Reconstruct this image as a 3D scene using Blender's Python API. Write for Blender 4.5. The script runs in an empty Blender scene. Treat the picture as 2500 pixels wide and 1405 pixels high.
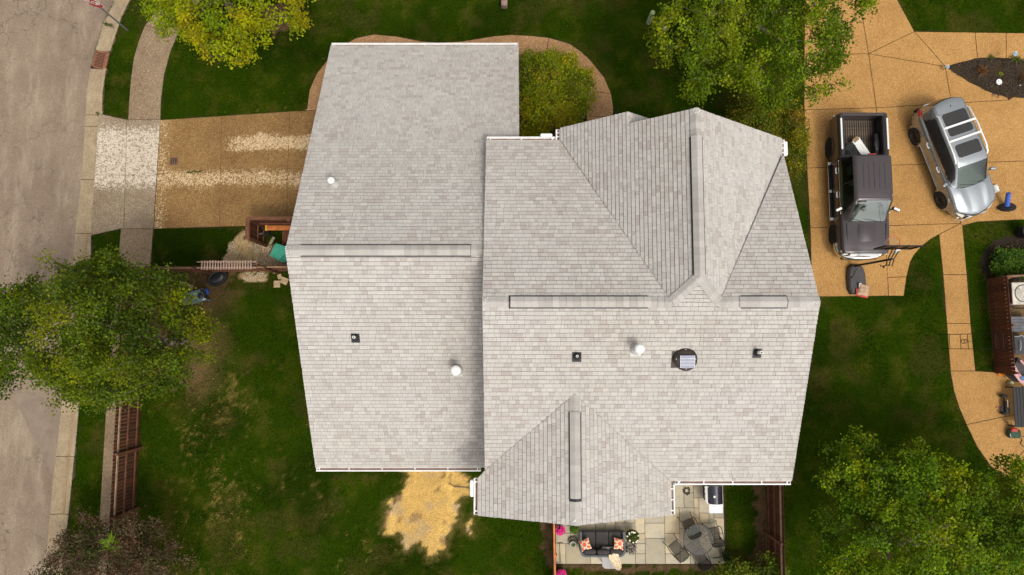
import bpy, math, random
import numpy as np
from mathutils import Vector, Matrix
from math import sin, cos, pi, radians, sqrt, hypot, atan2

S = bpy.context.scene
COL = S.collection

# ------------------------------------------------------------------ camera
H = 28.5
TILT = radians(5)
FPX = 2500 * 24 / 36.0
cd = bpy.data.cameras.new("camera"); cam = bpy.data.objects.new("camera", cd)
COL.objects.link(cam); S.camera = cam
cam.location = (0, 0, H); cam.rotation_euler = (TILT, 0, 0)
cd.lens = 24; cd.sensor_width = 36; cd.clip_start = .1; cd.clip_end = 2000
S.render.resolution_x = 1024; S.render.resolution_y = 575

# ------------------------------------------------------------------ sky + sun
SUN_DIR = Vector((.30, -.46, 1.0)).normalized()       # towards the sun
sun_el = math.asin(SUN_DIR.z); sun_az = atan2(SUN_DIR.x, SUN_DIR.y)
wd = bpy.data.worlds.new("World"); S.world = wd; wd.use_nodes = True
wn = wd.node_tree.nodes; wl = wd.node_tree.links; wn.clear()
sky = wn.new('ShaderNodeTexSky'); sky.sky_type = 'NISHITA'; sky.sun_disc = False
sky.sun_elevation = sun_el; sky.sun_rotation = sun_az
sky.air_density = .7; sky.dust_density = 5.0; sky.ozone_density = .4; sky.altitude = 100
bg = wn.new('ShaderNodeBackground'); bg.inputs[1].default_value = .15
wo = wn.new('ShaderNodeOutputWorld'); hs = wn.new('ShaderNodeHueSaturation'); hs.inputs['Saturation'].default_value = .12; wl.new(sky.outputs[0], hs.inputs['Color']); wl.new(hs.outputs[0], bg.inputs[0]); wl.new(bg.outputs[0], wo.inputs[0])
sd = bpy.data.lights.new("sun", 'SUN'); sun = bpy.data.objects.new("sun", sd); COL.objects.link(sun)
sd.energy = .70; sd.angle = radians(8); sd.color = (1.0, .90, .74)
sun.rotation_euler = SUN_DIR.to_track_quat('Z', 'Y').to_euler()
sun.location = SUN_DIR * 60
S.view_settings.view_transform = 'Standard'; S.view_settings.look = 'None'
S.view_settings.exposure = .50; S.view_settings.gamma = 1
S.view_settings.use_curve_mapping = False
S.render.engine = 'CYCLES'
S.cycles.max_bounces = 6; S.cycles.transparent_max_bounces = 12

# ------------------------------------------------------------------ measuring helper: photo point + height -> place in the yard
def W(u, v, z=0.0):
    x = (u - 1250) / FPX; y = (702.5 - v) / FPX
    ca, sa = cos(TILT), sin(TILT)
    y2 = y * ca + sa; z2 = y * sa - ca
    return Vector((x / -z2 * (H - z), y2 / -z2 * (H - z), z))
def W2(u, v, z=0.0):
    p = W(u, v, z); return (p.x, p.y)

# ------------------------------------------------------------------ numpy noise
_rs = np.random.RandomState(7); _tab = _rs.rand(256, 256).astype(np.float32)
def vnoise(x, y, f=1.0, s=0):
    x = np.asarray(x) * f + 37.1 * s; y = np.asarray(y) * f + 91.7 * s
    xi = np.floor(x).astype(int); yi = np.floor(y).astype(int)
    fx = x - xi; fy = y - yi; fx = fx * fx * (3 - 2 * fx); fy = fy * fy * (3 - 2 * fy)
    a = _tab[xi & 255, yi & 255]; b = _tab[(xi + 1) & 255, yi & 255]
    c = _tab[xi & 255, (yi + 1) & 255]; d = _tab[(xi + 1) & 255, (yi + 1) & 255]
    return (a * (1 - fx) + b * fx) * (1 - fy) + (c * (1 - fx) + d * fx) * fy
def fbm(x, y, f=1.0, s=0, o=4):
    r = 0; a = .5; t = 0
    for k in range(o):
        r = r + a * vnoise(x, y, f * 2 ** k, s + k * 3); t += a; a *= .5
    return r / t
def inpoly(px, py, poly):
    px = np.asarray(px); py = np.asarray(py); r = np.zeros(px.shape, bool)
    n = len(poly); j = n - 1
    for i in range(n):
        xi, yi = poly[i][0], poly[i][1]; xj, yj = poly[j][0], poly[j][1]
        if yi != yj:
            c = ((yi > py) != (yj > py)) & (px < (xj - xi) * (py - yi) / (yj - yi) + xi)
            r ^= c
        j = i
    return r
def polydist(px, py, poly):
    px = np.asarray(px, float); py = np.asarray(py, float); d = np.full(px.shape, 1e9)
    for i in range(len(poly)):
        ax, ay = poly[i - 1][0], poly[i - 1][1]; bx, by = poly[i][0], poly[i][1]
        dx, dy = bx - ax, by - ay; L = dx * dx + dy * dy + 1e-12
        t = np.clip(((px - ax) * dx + (py - ay) * dy) / L, 0, 1)
        d = np.minimum(d, np.hypot(px - ax - t * dx, py - ay - t * dy))
    return d
def sstep(a, b, x):
    t = np.clip((x - a) / (b - a), 0, 1); return t * t * (3 - 2 * t)

# ------------------------------------------------------------------ object helpers
def tag(o, label=None, cat=None, group=None, kind=None):
    if label: o['label'] = label
    if cat: o['category'] = cat
    if group: o['group'] = group
    if kind: o['kind'] = kind
    return o
def empty(name, loc=(0, 0, 0), rz=0, label=None, cat=None, group=None):
    o = bpy.data.objects.new(name, None); COL.objects.link(o)
    o.location = loc; o.rotation_euler = (0, 0, rz); o.empty_display_size = .2
    return tag(o, label, cat, group)
def link(name, me, parent=None):
    o = bpy.data.objects.new(name, me); COL.objects.link(o)
    if parent: o.parent = parent
    return o
def copy_tree(o, parent=None):
    c = o.copy(); COL.objects.link(c); c.parent = parent
    for ch in [x for x in bpy.data.objects if x.parent == o]: copy_tree(ch, c)
    return c
def smooth(me, ang=None):
    me.polygons.foreach_set('use_smooth', [True] * len(me.polygons))
    if ang is not None: me.set_sharp_from_angle(angle=radians(ang))

class MB:
    """collects shapes into one mesh"""
    def __init__(s): s.v = []; s.f = []; s.sm = []; s.t = []; s.cur = None
    def add(s, vs, fs, sm=False):
        b = len(s.v); s.v += [tuple(p) for p in vs]; s.f += [tuple(i + b for i in f) for f in fs]
        s.sm += [sm] * len(fs); s.t += [s.cur] * len(vs); return s
    def box(s, c, d, rz=0, rx=0, ry=0, bev=0):
        hx, hy, hz = d[0] / 2, d[1] / 2, d[2] / 2
        M_ = Matrix.Translation(c) @ Matrix.Rotation(rz, 4, 'Z') @ Matrix.Rotation(ry, 4, 'Y') @ Matrix.Rotation(rx, 4, 'X')
        if bev <= 0:
            vs = [M_ @ Vector((x, y, z)) for z in (-hz, hz) for x, y in ((-hx, -hy), (hx, -hy), (hx, hy), (-hx, hy))]
            return s.add(vs, [(3, 2, 1, 0), (4, 5, 6, 7), (0, 1, 5, 4), (1, 2, 6, 5), (2, 3, 7, 6), (3, 0, 4, 7)])
        b = min(bev, hx * .9, hy * .9, hz * .9); n = 3
        def ring(ix, iy, z):
            r = []
            for sx, sy, a0 in ((1, 1, 0), (-1, 1, 90), (-1, -1, 180), (1, -1, 270)):
                for k in range(n):
                    a = radians(a0 + 90 * k / (n - 1)); r.append(M_ @ Vector((sx * (hx - b) + (b - ix) * cos(a), sy * (hy - b) + (b - iy) * sin(a), z)))
            return r
        rs = [ring(b * .7, b * .7, -hz), ring(0, 0, -hz + b * .7), ring(0, 0, hz - b * .7), ring(b * .25, b * .25, hz - b * .25), ring(b * .7, b * .7, hz)]
        return s.rings(rs, True, True, sm=False)
    def rings(s, rs, cap0=True, cap1=True, sm=True, closed=True):
        m = len(rs[0]); vs = [p for r in rs for p in r]; fs = []
        for i in range(len(rs) - 1):
            for k in range(m if closed else m - 1):
                a = i * m + k; b = i * m + (k + 1) % m; fs.append((a, b, b + m, a + m))
        b0 = len(s.f); s.add(vs, fs, sm)
        o = len(s.v) - len(vs)
        if cap0: s.f.append(tuple(o + k for k in reversed(range(m)))); s.sm.append(False)
        if cap1: s.f.append(tuple(o + (len(rs) - 1) * m + k for k in range(m))); s.sm.append(False)
        return s
    def lathe(s, c, prof, n=20, axis='Z', cap=True, M_=None):
        if M_ is None:
            M_ = Matrix.Translation(c)
            if axis == 'X': M_ = M_ @ Matrix.Rotation(pi / 2, 4, 'Y')
            if axis == 'Y': M_ = M_ @ Matrix.Rotation(-pi / 2, 4, 'X')
        rs = [[M_ @ Vector((max(r, 1e-4) * cos(2 * pi * k / n), max(r, 1e-4) * sin(2 * pi * k / n), z)) for k in range(n)] for r, z in prof]
        return s.rings(rs, cap, cap)
    def cyl(s, a, b, r0, r1=None, n=8, cap=True):
        a = Vector(a); b = Vector(b); r1 = r0 if r1 is None else r1
        d = b - a; q = d.to_track_quat('Z', 'Y').to_matrix()
        rs = [[p + q @ Vector((r * cos(2 * pi * k / n), r * sin(2 * pi * k / n), 0)) for k in range(n)] for p, r in ((a, r0), (b, r1))]
        return s.rings(rs, cap, cap, sm=n > 4)
    def tube(s, pts, r, n=6, cap=True):
        pts = [Vector(p) for p in pts]; rs = []
        rr = r if isinstance(r, (list, tuple)) else [r] * len(pts); up = None
        for i, p in enumerate(pts):
            t = (pts[min(i + 1, len(pts) - 1)] - pts[max(i - 1, 0)]); t = t.normalized() if t.length > 1e-9 else Vector((0, 0, 1))
            if up is None: up = t.orthogonal().normalized()
            up = up - t * up.dot(t); up = up.normalized() if up.length > 1e-6 else t.orthogonal().normalized()
            w = t.cross(up)
            rs.append([p + (up * cos(2 * pi * k / n) + w * sin(2 * pi * k / n)) * rr[i] for k in range(n)])
        return s.rings(rs, cap, cap)
    def torus(s, c, R, r, n=24, m=6, M_=None):
        M_ = M_ or Matrix.Translation(c); vs = []; fs = []
        for i in range(n):
            a = 2 * pi * i / n
            for k in range(m):
                b = 2 * pi * k / m; q = R + r * cos(b); vs.append(M_ @ Vector((q * cos(a), q * sin(a), r * sin(b))))
        for i in range(n):
            for k in range(m):
                j = (i + 1) % n; l = (k + 1) % m; fs.append((i * m + k, j * m + k, j * m + l, i * m + l))
        return s.add(vs, fs, True)
    def prism(s, poly, z0, z1):
        n = len(poly); a = sum(poly[i - 1][0] * poly[i][1] - poly[i][0] * poly[i - 1][1] for i in range(n))
        if a < 0: poly = poly[::-1]
        vs = [(p[0], p[1], z0) for p in poly] + [(p[0], p[1], z1) for p in poly]
        fs = [tuple(reversed(range(n))), tuple(range(n, 2 * n))] + [(i, (i + 1) % n, (i + 1) % n + n, i + n) for i in range(n)]
        return s.add(vs, fs)
    def sheet(s, poly, z): return s.add([(p[0], p[1], z) for p in poly], [tuple(range(len(poly)))])
    def mesh(s, name, mat, ang=None):
        me = bpy.data.meshes.new(name); me.from_pydata(s.v, [], s.f); me.update()
        me.polygons.foreach_set('use_smooth', s.sm)
        if any(s.sm): me.set_sharp_from_angle(angle=radians(ang or 40))
        if mat: me.materials.append(mat)
        if any(t is not None for t in s.t):
            at = me.color_attributes.new('tint', 'FLOAT_COLOR', 'POINT')
            d = []
            for t in s.t: t = t if t is not None else (1, 1, 1); d += [t[0], t[1], t[2], 1]
            at.data.foreach_set('color', d)
        return me
    def build(s, name, mat, parent=None, ang=None): return link(name, s.mesh(name, mat, ang), parent)

def inset(poly, g):
    n = len(poly); a = sum(poly[i - 1][0] * poly[i][1] - poly[i][0] * poly[i - 1][1] for i in range(n))
    if a < 0: poly = poly[::-1]
    out = []
    for i in range(n):
        p0 = Vector(poly[i - 1][:2]); p = Vector(poly[i][:2]); p1 = Vector(poly[(i + 1) % n][:2])
        d0 = (p - p0).normalized(); d1 = (p1 - p).normalized()
        n0 = Vector((-d0.y, d0.x)); n1 = Vector((-d1.y, d1.x)); m = n0 + n1
        if m.length < 1e-6: out.append(tuple(p + n0 * g)); continue
        m = m.normalized(); c = max(.3, m.dot(n0)); out.append(tuple(p + m * g / c))
    return out
def clip(poly, region):
    """clip a convex poly (x,y) by a convex CCW region"""
    out = poly
    for i in range(len(region)):
        a = region[i - 1]; b = region[i]; ex, ey = b[0] - a[0], b[1] - a[1]
        inp = out; out = []
        for k in range(len(inp)):
            p = inp[k - 1]; q = inp[k]
            sp = ex * (p[1] - a[1]) - ey * (p[0] - a[0]); sq = ex * (q[1] - a[1]) - ey * (q[0] - a[0])
            if sq >= 0:
                if sp < 0: t = sp / (sp - sq); out.append((p[0] + t * (q[0] - p[0]), p[1] + t * (q[1] - p[1])))
                out.append(q)
            elif sp >= 0: t = sp / (sp - sq); out.append((p[0] + t * (q[0] - p[0]), p[1] + t * (q[1] - p[1])))
        if len(out) < 3: return []
    return out
def ccw(poly):
    a = sum(poly[i - 1][0] * poly[i][1] - poly[i][0] * poly[i - 1][1] for i in range(len(poly)))
    return poly if a > 0 else poly[::-1]
def parea(poly): return abs(sum(poly[i - 1][0] * poly[i][1] - poly[i][0] * poly[i - 1][1] for i in range(len(poly)))) / 2

# ------------------------------------------------------------------ materials
class G:
    def __init__(s, name):
        s.m = bpy.data.materials.new(name); s.m.use_nodes = True; s.n = s.m.node_tree.nodes; s.l = s.m.node_tree.links; s.n.clear()
        s.out = s.n.new('ShaderNodeOutputMaterial'); s.co = s.n.new('ShaderNodeTexCoord').outputs['Object']
    def set(s, i, v):
        if v is None: return
        if hasattr(v, 'links') or isinstance(v, bpy.types.NodeSocket): s.l.new(v, i)
        else: i.default_value = v
    def noise(s, sc, det=5, rough=.6, co=None, dist=0):
        n = s.n.new('ShaderNodeTexNoise'); s.l.new(co or s.co, n.inputs['Vector']); n.inputs['Scale'].default_value = sc
        n.inputs['Detail'].default_value = det; n.inputs['Roughness'].default_value = rough; n.inputs['Distortion'].default_value = dist
        return n.outputs['Fac']
    def vor(s, sc, feat='F1', out='Color', co=None):
        n = s.n.new('ShaderNodeTexVoronoi'); n.feature = feat; s.l.new(co or s.co, n.inputs['Vector']); n.inputs['Scale'].default_value = sc
        return n.outputs[out]
    def map(s, sc, loc=(0, 0, 0), rot=(0, 0, 0)):
        n = s.n.new('ShaderNodeMapping'); s.l.new(s.co, n.inputs[0]); n.inputs['Scale'].default_value = sc
        n.inputs['Location'].default_value = loc; n.inputs['Rotation'].default_value = rot; return n.outputs[0]
    def ramp(s, f, a, b, lo=0.0, hi=1.0):
        n = s.n.new('ShaderNodeMapRange'); n.interpolation_type = 'SMOOTHSTEP'
        s.set(n.inputs[0], f); n.inputs[1].default_value = a; n.inputs[2].default_value = b; n.inputs[3].default_value = lo; n.inputs[4].default_value = hi
        return n.outputs[0]
    def mix(s, f, a, b, mode='MIX'):
        n = s.n.new('ShaderNodeMix'); n.data_type = 'RGBA'; n.blend_type = mode
        s.set(n.inputs[0], f)
        for i, c in ((6, a), (7, b)):
            if isinstance(c, (tuple, list)): n.inputs[i].default_value = (c[0], c[1], c[2], 1)
            else: s.set(n.inputs[i], c)
        return n.outputs[2]
    def math(s, op, a, b=0.0, c=None):
        n = s.n.new('ShaderNodeMath'); n.operation = op; s.set(n.inputs[0], a); s.set(n.inputs[1], b)
        if c is not None: s.set(n.inputs[2], c)
        return n.outputs[0]
    def sep(s, co=None):
        n = s.n.new('ShaderNodeSeparateXYZ'); s.l.new(co or s.co, n.inputs[0]); return n.outputs
    def attr(s, name):
        n = s.n.new('ShaderNodeAttribute'); n.attribute_name = name; return n.outputs['Color']
    def bump(s, h, st=.3, dist=.01):
        n = s.n.new('ShaderNodeBump'); n.inputs['Strength'].default_value = st; n.inputs['Distance'].default_value = dist
        s.l.new(h, n.inputs['Height']); return n.outputs[0]
    def bsdf(s, col, rough=.8, metal=0, bump=None, spec=.4, coat=0, alpha=None, trans=0):
        n = s.n.new('ShaderNodeBsdfPrincipled')
        if isinstance(col, (tuple, list)): n.inputs['Base Color'].default_value = (*col[:3], 1)
        else: s.l.new(col, n.inputs['Base Color'])
        s.set(n.inputs['Roughness'], rough); n.inputs['Metallic'].default_value = metal
        n.inputs['Specular IOR Level'].default_value = spec; n.inputs['Coat Weight'].default_value = coat * .7; n.inputs['Coat Roughness'].default_value = .06
        n.inputs['Transmission Weight'].default_value = trans
        if bump is not None: s.l.new(bump, n.inputs['Normal'])
        s.l.new(n.outputs[0], s.out.inputs[0]); s.p = n; return s.m
def sr(r, g, b):
    f = lambda c: (c / 255 / 12.92 if c / 255 <= .04045 else ((c / 255 + .055) / 1.055) ** 2.4)
    return (f(r), f(g), f(b))
def mul(c, k): return tuple(min(1, x * k) for x in c)
def simple(name, col, rough=.7, metal=0, var=.25, vs=4, fine=60, fv=.15, bump=.15, bd=.004, spec=.4, coat=0, tint=False, stretch=None):
    g = G(name); co = g.map(stretch) if stretch else g.co
    c = g.mix(g.ramp(g.noise(vs, 5, co=co), .3, .7), mul(col, 1 - var), mul(col, 1 + var))
    if fv: c = g.mix(g.ramp(g.noise(fine, 3, co=co), .25, .75), g.mix(1.0, c, (1 - fv,) * 3, 'MULTIPLY'), g.mix(1.0, c, (1 + fv,) * 3, 'MULTIPLY'))
    if tint: c = g.mix(1.0, c, g.attr('tint'), 'MULTIPLY')
    bp = g.bump(g.noise(fine, 4, co=co), bump, bd) if bump else None
    return g.bsdf(c, rough, metal, bp, spec, coat)
MAT = {}
MAT['white'] = simple('white_painted_metal', (.80, .79, .76), .4, var=.06, fv=.03, bump=.03)
MAT['siding'] = simple('pale_siding', (.55, .50, .42), .6, var=.08)
MAT['black'] = simple('black_plastic', (.018, .017, .017), .45, var=.3, fv=.1)
MAT['blackmetal'] = simple('black_metal', (.014, .012, .012), .6, var=.2, fv=.1)
MAT['rubber'] = simple('rubber', (.022, .021, .02), .8, var=.2, fv=.15)
MAT['darkgap'] = simple('dark_gap', (.008, .008, .008), .9, var=.1, fv=0, bump=0)
MAT['chrome'] = simple('chrome', (.75, .74, .72), .12, metal=1, var=.05, fv=0, bump=0)
MAT['alu'] = simple('dull_aluminium', (.5, .49, .47), .35, metal=.8, var=.1, fv=.03, bump=.02)
MAT['galv'] = simple('galvanised_steel', (.28, .29, .29), .45, metal=.6, var=.15)
MAT['cedar'] = simple('redbrown_stained_wood', (.085, .026, .011), .75, var=.35, vs=3, fine=30, fv=.25, bump=.3, tint=True, stretch=(1, 1, .15))
MAT['cedar_h'] = simple('redbrown_rail_wood', (.13, .05, .022), .75, var=.3, vs=3, fine=30, fv=.25, bump=.3)
MAT['cedar_top'] = simple('weathered_top_wood', (.30, .19, .11), .8, var=.3, vs=5, fine=50, fv=.25)
MAT['orangewood'] = simple('orange_cedar', (.42, .13, .03), .65, var=.3, vs=5, fine=40, fv=.2)
MAT['palewood'] = simple('grey_pink_wood', (.30, .20, .15), .8, var=.25, vs=6, fine=40, fv=.25)
MAT['bark'] = simple('bark', (.17, .13, .09), .9, var=.3, vs=8, fine=40, fv=.3, bump=.5)
MAT['twig'] = simple('twig_bark', (.24, .19, .13), .9, var=.3, vs=8, fine=40, fv=.2, bump=.2)
MAT['teal'] = simple('teal_plastic', (.035, .30, .20), .45, var=.12, fv=.04, bump=.05)
MAT['steelblue'] = simple('blue_grey_plastic', (.13, .19, .20), .55, var=.2, fv=.08)
MAT['blue'] = simple('blue_paint', (.04, .10, .42), .4, var=.12, fv=.04, bump=.04)
MAT['red'] = simple('red_plastic', (.42, .03, .02), .4, var=.1, fv=.04, bump=.04)
MAT['orange'] = simple('orange_paint', (.75, .13, .03), .4, var=.1, fv=.04, bump=.03)
MAT['green'] = simple('dark_green_fabric', (.03, .06, .035), .8, var=.3, vs=12)
MAT['pinkcloth'] = simple('pink_cloth', (.62, .36, .36), .85, var=.15, vs=9)
MAT['cream'] = simple('cream_cloth', (.62, .50, .34), .95, var=.25, vs=14, fine=90, fv=.2, bump=.5)
MAT['charcoal'] = simple('charcoal_fabric', (.047, .042, .040), .95, var=.2, vs=3, fine=180, fv=.25, bump=.3)
MAT['wicker'] = simple('grey_wicker', (.105, .11, .12), .7, var=.2, vs=4, fine=120, fv=.4, bump=.8)
MAT['greymetal'] = simple('grey_painted_metal', (.30, .28, .27), .5, var=.1, vs=3)
MAT['soil'] = simple('dark_soil', (.05, .032, .018), .95, var=.4, vs=6, fine=50, fv=.4, bump=.7, bd=.02)
MAT['stonegrey'] = simple('mixed_grey_rock', (.20, .17, .14), .85, var=.4, vs=14, fine=60, fv=.3, bump=.6)
MAT['sandstone'] = simple('sand_coloured_stone', (.42, .30, .17), .85, var=.2, vs=8)
MAT['utilgreen'] = simple('pale_green_plastic', (.36, .42, .24), .5, var=.1)
MAT['signred'] = simple('sign_red', (.33, .018, .018), .45, var=.05, fv=.02, bump=0)
MAT['signgreen'] = simple('sign_green', (.01, .26, .13), .45, var=.05, fv=.02, bump=0)
MAT['signwhite'] = simple('sign_white', (.75, .75, .72), .5, var=.03, fv=0, bump=0)
MAT['rust'] = simple('rusty_cast_iron', (.20, .085, .045), .8, var=.3, vs=12, fine=60, fv=.3, bump=.4)
MAT['pink'] = simple('magenta_petals', (.75, .02, .25), .6, var=.25, vs=30, fv=.1, tint=True)
MAT['petalwhite'] = simple('white_petals', (.8, .78, .66), .6, var=.1, fv=.05)
MAT['amber'] = simple('amber_lens', (.62, .20, .03), .2, var=.1, fv=0, bump=0, coat=.6)
MAT['redlens'] = simple('red_lens', (.35, .012, .008), .2, var=.1, fv=0, bump=0, coat=.6)
MAT['lamp'] = simple('clear_lamp_lens', (.55, .54, .50), .15, var=.1, fv=0, bump=0, coat=.6)
MAT['interior'] = simple('grey_cabin_trim', (.34, .36, .31), .8, var=.1)

def glass(name, tint, mixf, rough=.03, gl=(.8, .85, .8)):
    g = G(name); n = g.n
    tr = n.new('ShaderNodeBsdfTransparent'); tr.inputs[0].default_value = (*tint, 1)
    p = n.new('ShaderNodeBsdfGlossy'); p.inputs[0].default_value = (*gl, 1); p.inputs['Roughness'].default_value = rough
    m = n.new('ShaderNodeMixShader'); m.inputs[0].default_value = mixf
    g.l.new(tr.outputs[0], m.inputs[1]); g.l.new(p.outputs[0], m.inputs[2]); g.l.new(m.outputs[0], g.out.inputs[0]); return g.m
MAT['windscreen'] = glass('windscreen_glass', (.72, .84, .74), .30)
MAT['windscreen_dark'] = glass('dark_windscreen_glass', (.42, .50, .43), .13)
MAT['bright'] = simple('bright_satin_metal', (.82, .81, .78), .35, metal=.35, var=.04, fv=0, bump=0)
MAT['flash'] = simple('weathered_white_flashing', (.50, .49, .46), .6, var=.1)
MAT['tinted'] = glass('tinted_side_glass', (.25, .27, .26), .07)
MAT['smoked'] = glass('smoked_table_glass', (.56, .50, .44), .015)
MAT['boardglass'] = glass('smoked_backboard', (.55, .48, .40), .05)
def paint(name, col, rough=.28, metal=.75, coat=.7):
    g = G(name); c = g.mix(g.ramp(g.noise(400, 2), .3, .7), mul(col, .93), mul(col, 1.07))
    return g.bsdf(c, rough, metal, None, .5, coat)
MAT['truckpaint'] = paint('dark_umber_metallic_paint', (.054, .042, .044), .28, .25, .4)
MAT['silver'] = paint('silver_metallic_paint', (.33, .35, .36), .26, .75)
MAT['nightglass'] = simple('black_roof_glass', (.03, .027, .027), .12, var=.05, fv=0, bump=0, coat=.3)
MAT['solar'] = simple('blue_grey_solar_cell', (.16, .17, .24), .2, var=.1, fv=0, bump=0, coat=.5)
MAT['rim'] = simple('dark_alloy', (.10, .09, .085), .3, metal=.8, var=.1, fv=0, bump=0)
MAT['rimlight'] = simple('bright_alloy', (.42, .39, .36), .3, metal=.8, var=.1, fv=0, bump=0)

# roofing
g = G('asphalt_shingle'); c = g.mix(1.0, (.452, .424, .392), g.attr('tint'), 'MULTIPLY')
c = g.mix(g.ramp(g.noise(55, 3), .3, .7), g.mix(1.0, c, (.86, .86, .86), 'MULTIPLY'), g.mix(1.0, c, (1.12, 1.12, 1.12), 'MULTIPLY'))
c = g.mix(g.ramp(g.noise(.35, 4), .35, .75), c, g.mix(1.0, c, (.93, .915, .89), 'MULTIPLY'))
MAT['shingle'] = g.bsdf(c, .95, 0, g.bump(g.noise(130, 3), .5, .006), .15)
MAT['underlay'] = simple('shadow_dark_underlay', (.12, .105, .10), .95, var=.1)  # darkened so the slivers bared between courses imitate shadow lines

# exposed aggregate concretes
def aggregate(name, base, dark, light, sc=33, stain=(.35, .75), stainf=.5, extra=None, ev=.5):
    g = G(name); v = g.sep(g.vor(sc)); w = g.sep(g.vor(sc * 2.3))
    c = g.mix(g.ramp(v[0], .0, .7, .25, 1), dark, base); c = g.mix(g.ramp(v[1], .70, 1.0, 0, .55), c, light)
    c = g.mix(g.ramp(w[0], 0, 1, 0, .35), c, mul(dark, .7))
    c = g.mix(g.ramp(w[1], .92, 1.0, 0, .8), c, mul(light, 1.25))
    c = g.mix(g.ramp(g.noise(.7, 6, .65), stain[0], stain[1], 0, stainf), c, g.mix(1.0, c, (.62, .56, .50), 'MULTIPLY'))
    c = g.mix(g.ramp(g.noise(5, 4, .65), .4, .8, 0, .25), c, g.mix(1.0, c, (.7, .66, .62), 'MULTIPLY'))
    if extra: c = extra(g, c)
    return g.bsdf(c, .88, 0, g.bump(g.vor(sc, out='Distance'), .5, .008), .3)
MAT['drive_r'] = aggregate('orange_aggregate_concrete', (.46, .25, .078), (.30, .145, .038), (.62, .39, .155), stainf=.45)
def speck(g, p, c, light, sc):
    w = g.sep(g.vor(sc)); w2 = g.sep(g.vor(sc * 2.7)); r = g.math('ADD', g.math('MULTIPLY', w[0], .6), g.math('MULTIPLY', w2[1], .4))
    r = g.math('ADD', g.math('MULTIPLY', r, .75), g.math('MULTIPLY', g.noise(4, 6, .8), .25))
    return g.mix(g.ramp(g.math('SUBTRACT', p, r), -.10, .10, 0, .9), c, light)
yb1 = W(600, 349)[1]; yb2 = W(600, 437)[1]
def worn(g, c):
    o = g.sep(); y = o[1]; x = o[0]
    wob = g.math('MULTIPLY', g.math('SUBTRACT', g.noise(.5, 3), .5), 1.0)
    yy = g.math('ADD', y, wob)
    b1 = g.ramp(g.math('ABSOLUTE', g.math('SUBTRACT', yy, yb1)), .15, .75, 1, 0)
    b1 = g.math('MULTIPLY', b1, g.ramp(x, -13.2, -11.6, 0, 1))
    b2 = g.ramp(g.math('ABSOLUTE', g.math('SUBTRACT', yy, yb2)), .1, .95, 1, 0)
    b3 = g.ramp(x, -14.9, -14.0, .75, 0)
    b = g.math('MAXIMUM', g.math('MAXIMUM', b1, g.math('MULTIPLY', b2, .9)), b3)
    f = g.math('ADD', g.math('MULTIPLY', b, .62), g.math('MULTIPLY', g.noise(9, 6, .8), .62))
    v = g.sep(g.vor(30)); f = g.math('ADD', f, g.math('MULTIPLY', v[2], .22))
    f = g.math('ADD', f, g.math('MULTIPLY', g.noise(1.1, 4, .6), .25)); f2 = g.math('ADD', f, g.math('MULTIPLY', g.noise(30, 4, .9), .62)); return speck(g, g.ramp(f, .72, 1.42, 0, .86), c, (.62, .46, .27), 23)
MAT['drive_l'] = aggregate('worn_brown_aggregate', (.27, .152, .052), (.15, .076, .024), (.50, .33, .14), stainf=.6, extra=worn)
MAT['path'] = aggregate('porch_path_aggregate', (.40, .22, .10), (.24, .115, .05), (.66, .47, .26), stainf=.5)
def pale(g, c):
    f = g.math('ADD', g.math('MULTIPLY', g.ramp(g.math('ABSOLUTE', g.math('SUBTRACT', g.sep()[1], W(300, 385)[1])), .9, 2.1, 1, 0), .55), g.math('MULTIPLY', g.noise(6, 7, .8), .75))
    f = g.math('ADD', f, g.math('MULTIPLY', g.noise(35, 4, .8), .4)); return speck(g, g.ramp(f, .62, 1.55, 0.05, 1.0), c, (.60, .51, .41), 22)
MAT['apron'] = aggregate('scaled_apron_concrete', (.30, .225, .145), (.17, .125, .08), (.52, .42, .30), sc=30, stainf=.6, extra=pale)
def scaled(g, c):
    f = g.math('ADD', g.math('MULTIPLY', g.noise(1.3, 5, .7), .6), g.math('MULTIPLY', g.noise(14, 5, .8), .5))
    return speck(g, g.ramp(f, .58, .92, 0.02, .5), c, (.50, .40, .29), 26)
MAT['walk_l'] = aggregate('weathered_walk_concrete', (.28, .20, .12), (.17, .115, .07), (.50, .38, .25), sc=30, stainf=.6, extra=scaled)
def kerbc(g, c):
    return g.mix(g.ramp(g.noise(2.2, 6, .7), .45, .75, 0, .6), c, (.44, .345, .22))
MAT['kerb'] = aggregate('kerb_concrete', (.35, .265, .165), (.25, .185, .115), (.50, .39, .25), sc=34, stainf=.4, extra=kerbc)
# asphalt: old, light, brown-grey, hairline cracks
g = G('old_asphalt'); v = g.sep(g.vor(42)); c = g.mix(v[0], (.195, .143, .100), (.275, .205, .145))
c = g.mix(g.ramp(v[1], .9, 1, 0, .5), c, (.45, .38, .29))
c = g.mix(g.ramp(g.noise(.25, 6, .7), .35, .65, 0, .75), c, g.mix(1.0, c, (.72, .70, .70), 'MULTIPLY'))
c = g.mix(g.ramp(g.noise(1.6, 6, .7, co=g.map((1, .25, 1), rot=(0, 0, .12))), .45, .75, 0, .55), c, (.40, .32, .23))
cr = g.vor(.9, 'DISTANCE_TO_EDGE', 'Distance', co=None)
n_ = g.n.new('ShaderNodeVectorMath'); n_.operation = 'ADD'; nz = g.n.new('ShaderNodeTexNoise'); g.l.new(g.co, nz.inputs[0]); nz.inputs['Scale'].default_value = 2.2; nz.inputs['Detail'].default_value = 6
g.l.new(g.co, n_.inputs[0]); sc_ = g.n.new('ShaderNodeVectorMath'); sc_.operation = 'SCALE'; g.l.new(nz.outputs['Color'], sc_.inputs[0]); sc_.inputs[3].default_value = .9; g.l.new(sc_.outputs[0], n_.inputs[1])
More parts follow.
